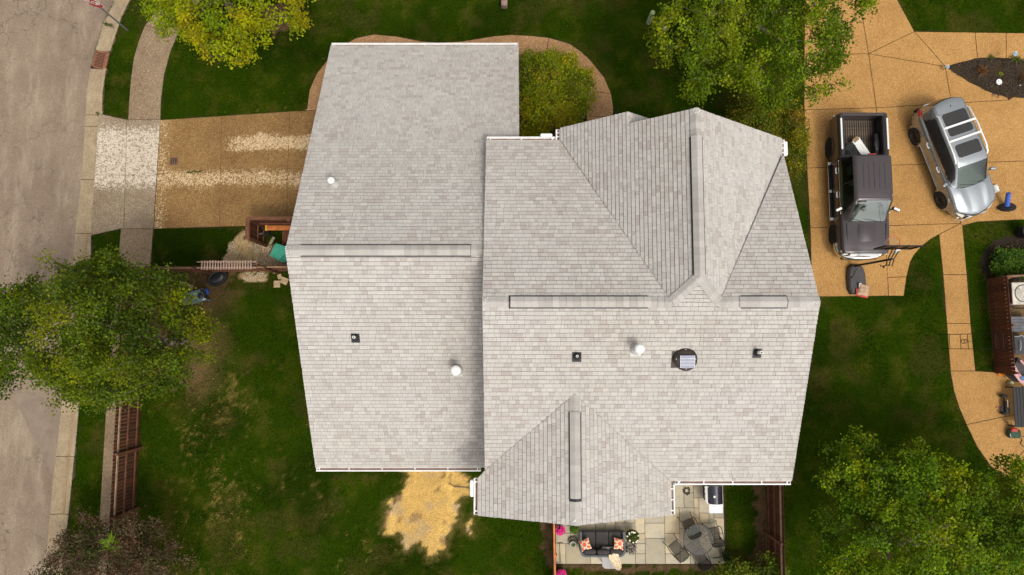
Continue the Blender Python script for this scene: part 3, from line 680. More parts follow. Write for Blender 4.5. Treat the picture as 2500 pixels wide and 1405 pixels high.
v = np.stack([np.stack([x - np.cos(th) * L, y - np.sin(th) * L, z], 1), np.stack([x + np.sin(th) * w, y - np.cos(th) * w, z + .004], 1), np.stack([x + np.cos(th) * L, y + np.sin(th) * L, z + .008], 1), np.stack([x - np.sin(th) * w, y + np.cos(th) * w, z + .004], 1)], 1).reshape(-1, 3)
tag(soup('straw', v, 4, np.array([.68, .45, .15])[None, :] * rs.uniform(.6, 1.25, (n, 1)), MAT['pebble']), 'dry straw lying over the bare reseeded patch behind the house', kind='stuff')

# weeds in joints, pollen litter in the gutter
def tufts(name, label, pts, n, spread, cols, h, seed, z=.02, flat=False):
    rs = np.random.RandomState(seed); V = []; T = []
    for i in range(n):
        k = rs.randint(len(pts) - 1) if len(pts) > 1 else 0; a = W(*pts[k], z); b = W(*pts[min(k + 1, len(pts) - 1)], z); p = a.lerp(b, rs.rand()) + Vector((rs.normal(0, spread), rs.normal(0, spread), 0))
        t = rs.uniform(0, 2 * pi); l = h * rs.uniform(.5, 1.3); w = .007; d = Vector((cos(t), sin(t), 0)); s = Vector((-sin(t), cos(t), 0)) * w
        q = [p - s, p + s, p + d * l * .7 + s * .3 + Vector((0, 0, .006 if flat else l * .6)), p + d * l * .7 - s * .3 + Vector((0, 0, .006 if flat else l * .6))]
        V += [tuple(x) for x in q]; T.append(np.array(cols[rs.randint(len(cols))]) * rs.uniform(.7, 1.3))
    o = soup(name, np.array(V), 4, np.array(T), MAT['leaf']); tag(o, label, kind='stuff')
WG = [(.05, .09, .008), (.08, .12, .01), (.03, .06, .006)]
tufts('weeds', 'weeds in the gutter joint near the stop sign', [(253, 58), (277, 66)], 160, .03, WG, .07, 41, -.1)
tufts('weeds', 'weeds along the street edge of the gutter', [(280, 0), (253, 57), (232, 128), (221, 171)], 260, .025, WG, .05, 42, -.1)
tufts('weeds', 'green weeds in the middle joint of the brown driveway', [(455, 422), (492, 419)], 200, .025, WG, .06, 43)
tufts('weeds', 'small weed clump at the corner of the apron', [(237, 276), (240, 282)], 60, .03, WG, .07, 44)
YP = [(.45, .27, .07), (.35, .20, .05), (.5, .34, .12)]
tufts('pollen_litter', 'yellow blossom litter collected in the gutter', [(213, 560), (207, 640), (203, 690)], 500, .05, YP, .03, 45, -.09, True)
tufts('pollen_litter', 'yellow blossom litter in the lower gutter', [(180, 980), (172, 1060), (165, 1130), (158, 1215), (156, 1260)], 700, .05, YP, .03, 46, -.09, True)
tufts('fallen_leaves', 'small fallen leaves scattered in front of the hoop and cars', [(2000, 640), (2160, 660), (2060, 240), (2300, 200), (2200, 520)], 60, .9, [(.35, .22, .08), (.15, .16, .02)], .04, 47, .025, True)
# ================================================================== HOUSE
house = empty('house', (0, 0, 0), 0, 'two-storey house under a light grey shingle roof with two crossing gables', 'house')
# roof planes: z = f(x, y)
SM, SG, SB = .447, .80, .40
RY, RZ = 1.37, 7.80                       # main ridge
XL, XR = -.90, 9.36
LY, LZ, LX = 3.08, 6.90, -7.23            # left wing ridge
LF, LB = (6.90 - 2.2) / (11.99 - 3.08), (6.90 - 2.9) / (3.08 + 4.41)
GXR, GYF = 5.58, 7.22; GZ = RZ + SG * .72
BX, BY, BZ = 2.0, -1.48, RZ - SM * (RY + 1.48)
planes = []   # (name, f, updir(plan unit), eave coordinate along updir, pieces)
f_lf = lambda x, y: LZ - LF * (y - LY); f_lb = lambda x, y: LZ - LB * (LY - y)
f_mf = lambda x, y: RZ - SM * (y - RY); f_mb = lambda x, y: RZ - SM * (RY - y)
f_gl = lambda x, y: GZ - SG * (GXR - x); f_gr = lambda x, y: GZ - SG * (x - GXR)
f_bl = lambda x, y: BZ - SB * (BX - x); f_br = lambda x, y: BZ - SB * (x - BX)
f_hip = lambda x, y: RZ + SG * (y - RY)
NX, NZ, NY = 3.75, f_gl(3.75, 0), 7.62
f_nr = lambda x, y: NZ - SG * (x - NX)
ey_mfl = 7.20; ey_mfr = 6.57; ey_b = -4.45; hy = RY + .72
xe_l = 1.68; xe_r = 9.36
vl = (xe_l, ey_mfl); va = (GXR - .72, RY); vb = (GXR + .72, RY)
planes += [
 ('lf', f_lf, (0, -1), -11.99, [[(LX, LY), (-.35, LY), (-.35, 6.9), (LX, 6.9)], [(LX, 6.9), (.26, 6.9), (.26, 11.99), (LX, 11.99)]]),
 ('lb', f_lb, (0, 1), -4.41, [[(LX, -4.41), (-.9, -4.41), (-.35, LY), (LX, LY)], [(-.9, -4.41), (-.35, -4.41), (-.35, LY)]]),
 ('mf', f_mf, (0, -1), -ey_mfl, [[(XL, RY), va, vl, (XL, ey_mfl)], [vb, (XR, RY), (XR, ey_mfr), (XR - .05, ey_mfr)]]),
 ('mb', f_mb, (0, 1), ey_b, [[(XL, RY), (XL, BY - (BX - XL) / 1.115), (BX, BY), (BX, RY)], [(BX, RY), (BX, BY), (5.30, ey_b), (XR, ey_b), (XR, RY)]]),
 ('gl', f_gl, (1, 0), xe_l, [[vl, va, (GXR, hy), (GXR, GYF), (xe_l, GYF)], [(xe_l, GYF), (NX, GYF), (NX, NY), (xe_l, NY)]]),
 ('gr', f_gr, (-1, 0), -xe_r, [[(GXR, hy), vb, (XR - .05, ey_mfr), (xe_r, ey_mfr + .12), (xe_r, GYF), (GXR, GYF)]]),
 ('nr', f_nr, (-1, 0), -6.2, [[(NX, GYF - .05), (6.2, GYF - .05), (6.2, NY), (NX, NY)]]),
 ('hip', f_hip, (0, 1), RY, [[va, vb, (GXR, hy)]]),
 ('bl', f_bl, (1, 0), -1.13, [[(-1.13, -5.57), (BX, -5.57), (BX, BY), (XL, BY - (BX - XL) / 1.115), (-1.13, BY - (BX - XL) / 1.115 - .25)]]),
 ('br', f_br, (-1, 0), -5.30, [[(BX, -5.57), (5.30, -5.57), (5.30, ey_b), (BX, BY)]]),
]
roof = None
md = MB()
for nm, f, up, e0, pieces in planes:
    for p in pieces:
        p = ccw(p); n = len(p)
        vs = [(x, y, f(x, y) - .012) for x, y in p] + [(x, y, f(x, y) - .13) for x, y in p]
        md.add(vs, [tuple(range(n)), tuple(reversed(range(n, 2 * n)))] + [(i, i + n, (i + 1) % n + n, (i + 1) % n) for i in range(n)])
roof = md.build('roof', MAT['underlay'], house)
tabs = []; rr = random.Random(5)
def tone():
    q = rr.random()
    if q < .56: t = rr.uniform(.97, 1.04); return (t, t, t)
    if q < .76: t = rr.uniform(1.04, 1.10); return (t, t, t * .99)
    if q < .95: t = rr.uniform(.88, .95); return (t * 1.01, t * .98, t * .975)
    t = rr.uniform(.82, .88); return (t * 1.02, t * .97, t * .96)
for nm, f, up, e0, pieces in planes:
    ux, uy = up; ax, ay = -uy, ux            # a = along the course
    pieces = [ccw(p) for p in pieces]
    slope = abs(f(ux, uy) - f(0, 0)); e = .145 / sqrt(1 + slope * slope)
    aa = [ax * x + ay * y for p in pieces for x, y in p]; bb = [ux * x + uy * y for p in pieces for x, y in p]
    b = e0 - .02; row = 0
    while b < max(bb):
        a = min(aa) - rr.uniform(0, .3)
        while a < max(aa):
            w = rr.choice([.10, .13, .16, .18, .21, .24, .30]) * rr.uniform(.9, 1.1)
            q = [(a + .0028, b + .011), (a + w - .0028, b + .011), (a + w - .0028, b + e), (a + .0028, b + e)]  # gap at the lower edge bares dark underlay as a painted shadow line
            q = ccw([(ax * A + ux * B, ay * A + uy * B) for A, B in q]); t = tone(); hb = .019 if rr.random() < .45 else .031
            for p in pieces:
                c = clip(q, p) if p else []
                if len(c) >= 3 and parea(c) > .0008: tabs.append((f, c, b, e, ux, uy, t, hb))
            a += w
        b += e; row += 1
def tab_mesh(mb, T):
    f, c, b, e, ux, uy, t, hb = T; n = len(c); mb.cur = t
    top = [(x, y, f(x, y) + hb * (1 - .8 * min(1, max(0, (ux * x + uy * y - b) / e)))) for x, y in c]
    bot = [(x, y, f(x, y) - .011) for x, y in c]
    mb.add(top + bot, [tuple(range(n))] + [(i, i + n, (i + 1) % n + n, (i + 1) % n) for i in range(n)])
def showsize(T):
    f, c, *_ = T; x, y = c[0]; return parea(c) / (H - f(x, y)) ** 2
order = sorted(range(len(tabs)), key=lambda i: -showsize(tabs[i])); big = set(order[:290])
rest = MB()
for i, T in enumerate(tabs):
    if i in big: m = MB(); tab_mesh(m, T); m.build('shingle', MAT['shingle'], roof)
    else: tab_mesh(rest, T)
o = rest.build('shingle_field', MAT['shingle'], roof); o['kind'] = 'stuff'

# valley linings
for pts, f in (([vl, va], f_mf), ([(XR - .05, ey_mfr), vb], f_mf), ([(XL, BY - (BX - XL) / 1.115), (BX, BY)], f_mb), ([(5.30, ey_b), (BX, BY)], f_mb)):
    a_ = Vector((*pts[0], f(*pts[0]) + .020)); b_ = Vector((*pts[1], f(*pts[1]) + .020)); m = MB(); m.tube([a_, b_], .013, 4); m.build('valley_strip', MAT['greymetal'], house)
# ridge caps and vents
def folded(mb, P, D, Wd, s0, s1, L, lift, hb=.012):
    """one cap piece: P ridge point, D ridge direction, Wd plan normal, s0/s1 slopes on both sides"""
    P = Vector(P); D = Vector(D); Wd = Vector(Wd); w = .165
    def q(t, side, dz):
        s = s0 if side < 0 else s1
        return P + D * t + Wd * (side * w) + Vector((0, 0, -abs(side) * w * s + dz))
    vs = []
    for t, dz in ((.0, lift + hb + .006), (L * 1.0, lift + .0)):
        for sd_ in (-1, -.12, .12, 1): vs.append(q(t, sd_, dz))
    for t in (.0, L * 1.0):
        for sd_ in (-1, -.12, .12, 1): vs.append(q(t, sd_, lift - .012))
    mb.add(vs, [(0, 1, 5, 4), (1, 2, 6, 5), (2, 3, 7, 6), (0, 8, 9, 1), (1, 9, 10, 2), (2, 10, 11, 3), (0, 4, 12, 8), (3, 11, 15, 7), (4, 5, 13, 12), (5, 6, 14, 13), (6, 7, 15, 14), (8, 12, 13, 9), (9, 13, 14, 10), (10, 14, 15, 11)])
caps = empty('ridge'); caps.parent = house
def run(A, B, nrm, s0, s1, vents=(), step=.21, zslope=0):
    A = Vector(A); B = Vector(B); L = (B - A).length; D = (B - A).normalized(); n = max(1, round(L / step)); st = L / n
    def inv(t): return any(a <= t <= b for a, b in vents)
    for k in range(n):
        t = k * st; v_ = inv(t + st / 2); m = MB(); u = rr.uniform(.80, 1.0); m.cur = (u, u, u)
        folded(m, A + D * t, D, nrm, s0, s1, st, .075 if v_ else .022, .014)
        m.build('ridge_cap', MAT['shingle'], caps)
    for a, b in vents:
        m = MB(); sl = lambda sd_: (s0 if sd_ < 0 else s1)
        for sd_ in (-1, 1):
            W_ = Vector(nrm)
            c0 = A + D * (a - .008) + W_ * (sd_ * .196); c1 = A + D * (b + .008) + W_ * (sd_ * .196); dz = -.196 * sl(sd_)
            i0 = A + D * (a - .008) + W_ * (sd_ * .0); i1 = A + D * (b + .008) + W_ * (sd_ * .0)
            vs = [c0 + Vector((0, 0, dz + .004)), c1 + Vector((0, 0, dz + .004)), c1 + Vector((0, 0, dz + .060)), c0 + Vector((0, 0, dz + .060)), i0 + Vector((0, 0, .002)), i1 + Vector((0, 0, .002)), i1 + Vector((0, 0, .062)), i0 + Vector((0, 0, .062))]
            m.add(vs, [(0, 1, 2, 3), (3, 2, 6, 7), (0, 3, 7, 4), (1, 5, 6, 2), (4, 7, 6, 5), (0, 4, 5, 1)])
        m.build('ridge_vent', MAT['black'], caps)
Xat = lambda u, v, z: W(u, v, z).x
Yat = lambda u, v, z: W(u, v, z).y
run((LX, LY, LZ), (-.9, LY, LZ), (0, 1, 0), LB, LF, [(Xat(733, 613, 6.95) - LX, Xat(1149, 613, 6.95) - LX)])
run((XL, RY, RZ), (va[0], RY, RZ), (0, 1, 0), SM, SM, [(Xat(1243, 743, 7.85) - XL, Xat(1582, 743, 7.85) - XL)])
run((XR, RY, RZ), (vb[0], RY, RZ), (0, 1, 0), SM, SM, [(XR - Xat(1924, 743, 7.85), XR - Xat(1813, 743, 7.85))])
run((GXR, GYF, GZ), (GXR, hy, GZ), (1, 0, 0), SG, SG, [(GYF - Yat(1695, 333, 8.4), GYF - Yat(1708, 668, 8.4))])
run((BX, -5.57, BZ), (BX, BY + .05, BZ), (1, 0, 0), SB, SB, [(-(-5.57) + Yat(1408, 1226, 6.6), 5.57 + Yat(1408, 1009, 6.6))])
# hip caps of the little back hip
for a_, sx in ((va, -1), (vb, 1)):
    A = Vector((a_[0], a_[1], RZ)); B = Vector((GXR, hy, GZ)); n = 6; D = (B - A).normalized(); Nn = Vector((-D.y, D.x, 0)).normalized()
    for k in range(n):
        m = MB(); u = rr.uniform(.84, .98); m.cur = (u, u, u); folded(m, A + D * (k * (B - A).length / n), D, Nn, .5, .5, (B - A).length / n, .03, .014); m.build('ridge_cap', MAT['shingle'], caps)
# white mastic dabs at the ridge ends
for (x, y, z) in ((LX + .1, LY, LZ), (XL + .1, RY, RZ), (XR - .12, RY, RZ), (GXR, GYF - .12, GZ), (BX, -5.45, BZ)):
    for k in range(7):
        m = MB(); m.cyl((x + rr.uniform(-.1, .1), y + rr.uniform(-.1, .1), z - .06), (x, y, z + .032 + rr.uniform(-.01, .01)), .004, .018, 6)
        if k == 0: mm = MB()
        p = Vector((x + rr.uniform(-.11, .11), y + rr.uniform(-.13, .13), 0)); mm.cyl((p.x, p.y, z - .12), (p.x, p.y, z + .03), .022, .012, 6)
    mm.build('sealant_dab', MAT['white'], house)

# walls
m = MB()
m.prism([(LX + .3, -4.1), (-.4, -4.1), (-.4, 6.4), (.0, 6.4), (.0, 11.65), (LX + .3, 11.65)], -.1, 2.35)
m.prism([(XL + .35, -4.1), (XR - .35, -4.1), (XR - .35, 6.2), (xe_l + .35, 6.2), (xe_l + .35, 6.85), (XL + .35, 6.85)], -.1, 5.0)
m.prism([(-.78, -5.2), (4.95, -5.2), (4.95, -4.0), (-.78, -4.0)], -.1, 5.02)
m.prism([(xe_l + .35, 6.0), (xe_r - .35, 6.0), (xe_r - .35, 6.85), (xe_l + .35, 6.85)], -.1, 5.05)
def gable(mb, pts2, axis, c0, c1):
    n = len(pts2); vs = [((c, a, b) if axis == 'x' else (a, c, b)) for c in (c0, c1) for a, b in pts2]
    mb.add(vs, [tuple(range(n)), tuple(reversed(range(n, 2 * n)))] + [(i, i + n, (i + 1) % n + n, (i + 1) % n) for i in range(n)])
gable(m, [(11.6, 2.3), (-4.05, 2.3), (-4.05, 2.95), (LY, LZ - .17), (11.6, 2.28)], 'x', LX + .31, LX + .5)
for xx in (XL + .36, XR - .5): gable(m, [(6.2, 4.9), (-4.1, 4.9), (-4.1, 5.2), (RY, RZ - .17), (6.2, 5.4)], 'x', xx, xx + .14)
gable(m, [(xe_l + .36, 5.0), (xe_r - .36, 5.0), (xe_r - .36, 5.3), (GXR, GZ - .2), (xe_l + .36, 5.3)], 'y', 6.7, 6.84)
gable(m, [(-.77, 5.0), (4.94, 5.0), (4.94, 5.2), (BX, BZ - .17), (-.77, 5.2)], 'y', -5.19, -5.05)
m.build('wall', MAT['siding'], house)
def opening(c, w, h, ax, nm='window'):
    d = (w + .16, .06, h + .16) if ax == 'x' else (.06, w + .16, h + .16)
    m = MB(); m.box(c, d); f_ = m.build(nm, MAT['white'], house); n = 2
    for k in range(n):
        off = (k - .5) * w / n
        cc = (c[0] + off, c[1], c[2]) if ax == 'x' else (c[0], c[1] + off, c[2]); dd = (w / n - .05, .075, h) if ax == 'x' else (.075, w / n - .05, h)
        m = MB(); m.box(cc, dd); m.build('pane', MAT['nightglass'], f_)
opening((2.1, -5.2, 1.1), 1.8, 2.0, 'x', 'patio_door'); opening((2.1, -5.2, 4.0), 1.6, 1.1, 'x'); opening((7.2, -4.1, 1.5), 1.5, 1.3, 'x'); opening((7.2, -4.1, 4.0), 1.5, 1.1, 'x'); opening((-4.0, -4.1, 1.5), 1.4, 1.0, 'x')
opening((XR - .35, 0, 4.0), 1.1, 1.1, 'y'); opening((XR - .35, 3.2, 1.6), 1.1, 1.1, 'y'); opening((LX + .3, 8.2, 1.15), 4.8, 2.1, 'y', 'garage_door'); opening((3.6, 6.85, 3.9), 1.3, 1.1, 'x'); opening((7.4, 6.85, 3.9), 1.3, 1.1, 'x')
# white rake boards under the roof edges
def rake(a, b):
    m = MB()
    a = Vector(a); b = Vector(b); d = Vector((0, 0, -.19)); n = Vector((b - a).cross(Vector((0, 0, 1)))).normalized() * .02
    m.add([a - n, b - n, b + n, a + n, a - n + d, b - n + d, b + n + d, a + n + d], [(0, 1, 2, 3), (7, 6, 5, 4), (0, 4, 5, 1), (1, 5, 6, 2), (2, 6, 7, 3), (3, 7, 4, 0)])
    m.build('rake_board', MAT['white'], house)
dz = -.03
for x_, f1, f2, ya, yb_, zr in ((LX + .05, f_lf, f_lb, 11.97, -4.39, LZ),): rake((x_, ya, f1(0, ya) + dz), (x_, LY, zr + dz)); rake((x_, yb_, f2(0, yb_) + dz), (x_, LY, zr + dz))
for x_ in (XL + .05,): rake((x_, 7.18, f_mf(0, 7.18) + dz), (x_, RY, RZ + dz)); rake((x_, -4.1, f_mb(0, -4.1) + dz), (x_, RY, RZ + dz))
rake((XR - .05, 6.57, f_mf(0, 6.57) + dz), (XR - .05, RY, RZ + dz)); rake((XR - .05, ey_b, f_mb(0, ey_b) + dz), (XR - .05, RY, RZ + dz))
rake((GXR, GYF - .05, GZ + dz), (xe_r, GYF - .05, f_gr(xe_r, 0) + dz)); rake((NX, NY - .05, NZ + dz), (xe_l, NY - .05, f_gl(xe_l, 0) + dz))
rake((BX, -5.52, BZ + dz), (-1.1, -5.52, f_bl(-1.1, 0) + dz)); rake((BX, -5.52, BZ + dz), (5.28, -5.52, f_br(5.28, 0) + dz))
# gutters
def gutter(a, b, out, hang=1.15, extra=()):
    a = Vector(a); b = Vector(b); D = (b - a).normalized(); L = (b - a).length; O = Vector((*out, 0)); z = a.z
    def P(t, o, dz): p = a + D * t + O * o; return (p.x, p.y, z + dz)
    m = MB(); prof = [(0, .03), (.0, -.10), (.09, -.10), (.135, -.05), (.135, .0), (.10, .005), (.10, -.012), (.122, -.015), (.122, -.045), (.085, -.085), (.012, -.085), (.012, .03)]
    m.rings([[P(t, o, d) for o, d in prof] for t in (0, L)], True, True, sm=False)
    for t in (0, L - .008): m.rings([[P(t, o, d) for o, d in prof[:6][:5]] for t in (t, t + .008)], True, True, sm=False)
    g_ = m.build('gutter', MAT['white'], house)
    n = max(1, round(L / hang)); hm = None
    for k in range(n + 1):
        t = min(max(.12, k * L / n), L - .12); m = MB()
        c = P(t, .055, .004); m.box((0, 0, 0), (.035, .15, .012) if abs(D.x) > .5 else (.15, .035, .012))
        hm = hm or m.mesh('hanger', MAT['white']); o = link('hanger', hm, g_); o.location = c
    m = MB(); m.box((a + b) / 2 + O * .05 + Vector((0, 0, -.078)), (max(.055, abs(D.x) * L * .98), max(.055, abs(D.y) * L * .98), .012)); m.build('leaf_litter', MAT['rust'], g_)
gutter((LX + .02, 11.99, 2.16), (.25, 11.99, 2.16), (0, 1)); gutter((LX + .02, -4.42, 2.86), (-1.15, -4.42, 2.86), (0, -1), 1.25)
gutter((XL + .02, 7.21, 5.15), (xe_l - .16, 7.21, 5.15), (0, 1)); gutter((xe_l - .01, 7.22, 5.15), (xe_l - .01, 7.60, 5.15), (-1, 0), .3)
gutter((xe_r + .01, 6.62, 5.24), (xe_r + .01, 7.20, 5.24), (1, 0), .35)
gutter((5.46, ey_b - .01, 5.13), (XR - .02, ey_b - .01, 5.13), (0, -1), 1.0); gutter((5.31, -5.55, 5.15), (5.31, -4.60, 5.15), (1, 0), .5)
gutter((-1.14, -5.55, 5.2), (-1.14, -4.36, 5.2), (-1, 0), .8)
def spout(pts, z0):
    m = MB(); pts = [Vector(p) for p in pts]; m.tube(pts, .045, 8); m.build('downspout', MAT['white'], house)
spout([(xe_l - .25, 7.30, 5.08), (xe_l - .35, 7.15, 4.95), (xe_l - .35, 6.95, 4.7), (xe_l - .35, 6.93, .1)], 0)
spout([(5.38, -4.75, 5.05), (5.50, -4.5, 4.9), (5.50, -4.22, 4.6), (5.50, -4.18, .1)], 0)
spout([(5.6, -4.53, 5.05), (5.75, -4.35, 4.95), (5.8, -4.2, 4.6), (5.8, -4.17, .1)], 0)
m = MB(); m.box((xe_r + .22, 6.92, 5.12), (.12, .52, .1), bev=.05); m.build('downspout', MAT['white'], house)
m = MB(); m.box((-1.34, -4.72, 5.06), (.15, .56, .12), bev=.05); m.build('downspout', MAT['white'], house)
m = MB(); m.box((1.2, 7.38, 5.18), (.42, .13, .1), bev=.05); m.build('downspout', MAT['white'], house)

# roof penetrations
def on(f, u, v, dz=0):
    z = 6.
    for _ in range(12): p = W(u, v, z); z = f(p.x, p.y) + dz
    return W(u, v, z)
def flashing(f, p, w, d, mat, parent, dy=0):
    m = MB(); vs = []
    for z in (.03, .015):
        for x, y in ((-w / 2, -d / 2 + dy), (w / 2, -d / 2 + dy), (w / 2, d / 2 + dy), (-w / 2, d / 2 + dy)):
            X, Y = p.x + x, p.y + y; vs.append((X, Y, f(X, Y) + z))
    m.add(vs, [(0, 1, 2, 3), (7, 6, 5, 4), (0, 4, 5, 1), (1, 5, 6, 2), (2, 6, 7, 3), (3, 7, 4, 0)]); m.build('flashing', mat, parent)
def flue(f, u, v, h, r, w):
    p = on(f, u, v); e = MB(); e.lathe((p.x, p.y, p.z), [(r * 1.9, -.12), (r * 1.75, .06), (r * 1.2, .20), (r, .24), (r, h)], 20)
    q = e.build('flue_pipe', MAT['flash'], house); flashing(f, p, w * .8, w * .8, MAT['flash'], q, -.07)
    m = MB(); m.lathe((p.x, p.y, p.z + h), [(r * .6, -.02), (r * .6, .06)], 12); m.lathe((p.x, p.y, p.z + h + .05), [(r * 1.35, -.03), (r * 1.45, .0), (r * 1.35, .05), (r * .9, .09), (.02, .10)], 24); m.build('cap', MAT['white'], q)
    m = MB(); m.torus((p.x, p.y, p.z + h + .02), r * 1.28, .012, 24, 6); m.build('band', MAT['galv'], q)
flue(f_lf, 817, 449, .42, .085, .34); flue(f_lb, 1117, 903, .62, .12, .42); flue(f_mb, 1552, 852, .60, .105, .42)
def boot(f, u, v, h, r, pr, tilt=0):
    p = on(f, u, v); m = MB(); m.lathe((p.x, p.y, p.z), [(r * 1.6, -.1), (r * 1.5, .04), (r, .10), (r * .85, .16)], 16); q = m.build('plumbing_vent', MAT['rubber'], house)
    flashing(f, p, r * 3.4, r * 3.6, MAT['galv'] if 0 else MAT['black'], q, -.03); m = MB(); m.lathe((p.x, p.y, p.z), [(pr, 0), (pr, h), (pr * .6, h), (pr * .6, h - .05)], 14, cap=False); m.build('pipe', MAT['signwhite'], q)
    m = MB(); m.lathe((p.x, p.y, p.z + h - .06), [(pr * .58, 0), (.001, .001)], 12, cap=False); m.build('pipe_bore', MAT['darkgap'], q)
boot(f_lb, 868, 824, .30, .085, .045); boot(f_mb, 1408, 870, .20, .085, .04); boot(f_mb, 1848, 861, .42, .08, .05)
# solar attic fan
p = on(f_mb, 1671, 877); m = MB(); m.lathe((p.x, p.y, p.z), [(.30, -.16), (.31, .06), (.36, .10), (.37, .14), (.33, .175), (.25, .20), (.02, .215)], 36); q = m.build('attic_fan', simple('bronze_metal', (.045, .034, .028), .4, metal=.4), house)
flashing(f_mb, p + Vector((-.06, 0, 0)), .70, .52, bpy.data.materials['bronze_metal'], q, -.02)
m = MB(); Mx = Matrix.Translation((p.x + .03, p.y - .08, p.z + .25)) @ Matrix.Rotation(radians(6), 4, 'X')
def bx(mb, M_, c, d):
    k = len(mb.v); mb.box(c, d); mb.v[k:] = [tuple(M_ @ Vector(v)) for v in mb.v[k:]]
bx(m, Mx, (0, 0, 0), (.47, .40, .025)); sp_ = m.build('solar_panel', MAT['black'], q)
m = MB()
for k in range(4): bx(m, Mx, (0, -.15 + k * .1, .016), (.44, .088, .006))
m.build('solar_cell', MAT['solar'], q)
m = MB()
for k in range(3): bx(m, Mx, (0, -.10 + k * .1, .021), (.45, .009, .004))
for sx in (-.222, .222): bx(m, Mx, (sx, 0, .019), (.01, .38, .005))
m.build('panel_trim', MAT['signwhite'], q)
m = MB()
for a_ in range(4): m.cyl((p.x + .3 * cos(a_ * pi / 2), p.y + .3 * sin(a_ * pi / 2), p.z + .15), (p.x + .3 * cos(a_ * pi / 2), p.y + .3 * sin(a_ * pi / 2), p.z + .20), .014, n=8)
m.build('screw', MAT['alu'], q)
# a few twigs on the roof
m = MB()
for u, v, f in ((1020, 680, f_lb), (960, 685, f_lb), (780, 735, f_lb), (830, 735, f_lb), (1010, 960, f_lb), (1160, 560, f_lf), (1175, 570, f_lf), (1300, 1100, f_bl)):
    p = on(f, u, v, .03); a_ = rr.uniform(0, pi); m.tube([p, p + Vector((.08 * cos(a_), .08 * sin(a_), .01)), p + Vector((.17 * cos(a_ + .3), .17 * sin(a_ + .3), -.02))], .006, 4)
m.build('fallen_twig', MAT['twig'], house)['kind'] = 'stuff'
# ================================================================== VEHICLES
def cr(p0, p1, p2, p3, t):
    return .5 * ((2 * p1) + (p2 - p0) * t + (2 * p0 - 5 * p1 + 4 * p2 - p3) * t * t + (3 * p1 - p0 - 3 * p2 + p3) * t ** 3)
def spline(P, n):
    P = np.array(P, float); m = len(P); ts = np.linspace(0, m - 1, n); out = []
    for t in ts:
        i = min(int(t), m - 2); f = t - i; g_ = lambda k: P[min(max(k, 0), m - 1)]
        out.append(cr(g_(i - 1), g_(i), g_(i + 1), g_(i + 2), f))
    return np.array(out), ts
def skin(sections, nu, nv):
    """sections: [(x, [(y,z)...])...] half profile from sill to centre line -> grid[nu][2*nv-1][3], params"""
    S_ = np.array([[(x, y, z) for y, z in pr] if not isinstance(x, (list, tuple)) else [(xx, y, z) for xx, (y, z) in zip(x, pr)] for x, pr in sections], float)
    A = []
    for k in range(S_.shape[1]): a, us = spline(S_[:, k], nu); A.append(a)
    A = np.array(A).transpose(1, 0, 2); Gd = []
    for i in range(nu): b, vs = spline(A[i], nv); Gd.append(b)
    Gd = np.array(Gd); mir = Gd[:, ::-1][:, 1:] * np.array([1, -1, 1]); full = np.concatenate([Gd, mir], 1)
    vv = np.concatenate([vs, vs[::-1][1:]]); return full, us, vv
def skin_parts(grid, us, vv, classify, mats, parent):
    nu, nv, _ = grid.shape; groups = {}
    for i in range(nu - 1):
        for j in range(nv - 1):
            c = (grid[i, j] + grid[i + 1, j + 1] + grid[i + 1, j] + grid[i, j + 1]) / 4
            k = classify((us[i] + us[i + 1]) / 2, (vv[j] + vv[j + 1]) / 2, c)
            if k: groups.setdefault(k, []).append((i, j))
    for k, fs in groups.items():
        ids = {}; V = []; F = []
        for i, j in fs:
            q = []
            for a, b in ((i, j), (i + 1, j), (i + 1, j + 1), (i, j + 1)):
                if (a, b) not in ids: ids[(a, b)] = len(V); V.append(tuple(grid[a, b]))
                q.append(ids[(a, b)])
            F.append(q)
        m = MB(); m.add(V, F, True); m.build(k.split('|')[0], mats[k.split('|')[0]], parent, 50)
def wheel(parent, x, y, r, w, side, rimmat, spokes=6):
    wh = empty('wheel', (x, y, r)); wh.parent = parent
    m = MB(); s = side; Mx = Matrix.Translation((0, 0, 0)) @ Matrix.Rotation(-pi / 2 * s, 4, 'X')
    m.lathe(None, [(r * .62, -w / 2), (r * .9, -w / 2), (r, -w * .36), (r, w * .36), (r * .93, w / 2), (r * .70, w / 2 + .005), (r * .64, w / 2 - .02)], 32, M_=Mx, cap=False); m.build('tyre', MAT['rubber'], wh)
    m = MB(); m.lathe(None, [(r * .66, w / 2 - .015), (r * .63, w / 2 + .0), (r * .60, w / 2 - .02), (r * .58, w * .15), (.02, w * .12)], 28, M_=Mx, cap=False)
    for k in range(spokes):
        a = 2 * pi * k / spokes
        for da in (-.13, .13):
            p0 = Vector((.05 * cos(a), .05 * sin(a), w / 2 - .035)); p1 = Vector((r * .6 * cos(a + da), r * .6 * sin(a + da), w / 2 - .012)); m.cyl(Mx @ p0, Mx @ p1, .020, .016, 6)
    m.lathe(None, [(.075, w / 2 - .05), (.07, w / 2 - .015), (.001, w / 2 - .01)], 12, M_=Mx, cap=False); m.build('rim', rimmat, wh)
    m = MB(); m.lathe(None, [(r * .57, w * .10), (.02, w * .09)], 20, M_=Mx, cap=False); m.build('brake_disc', MAT['black'], wh)
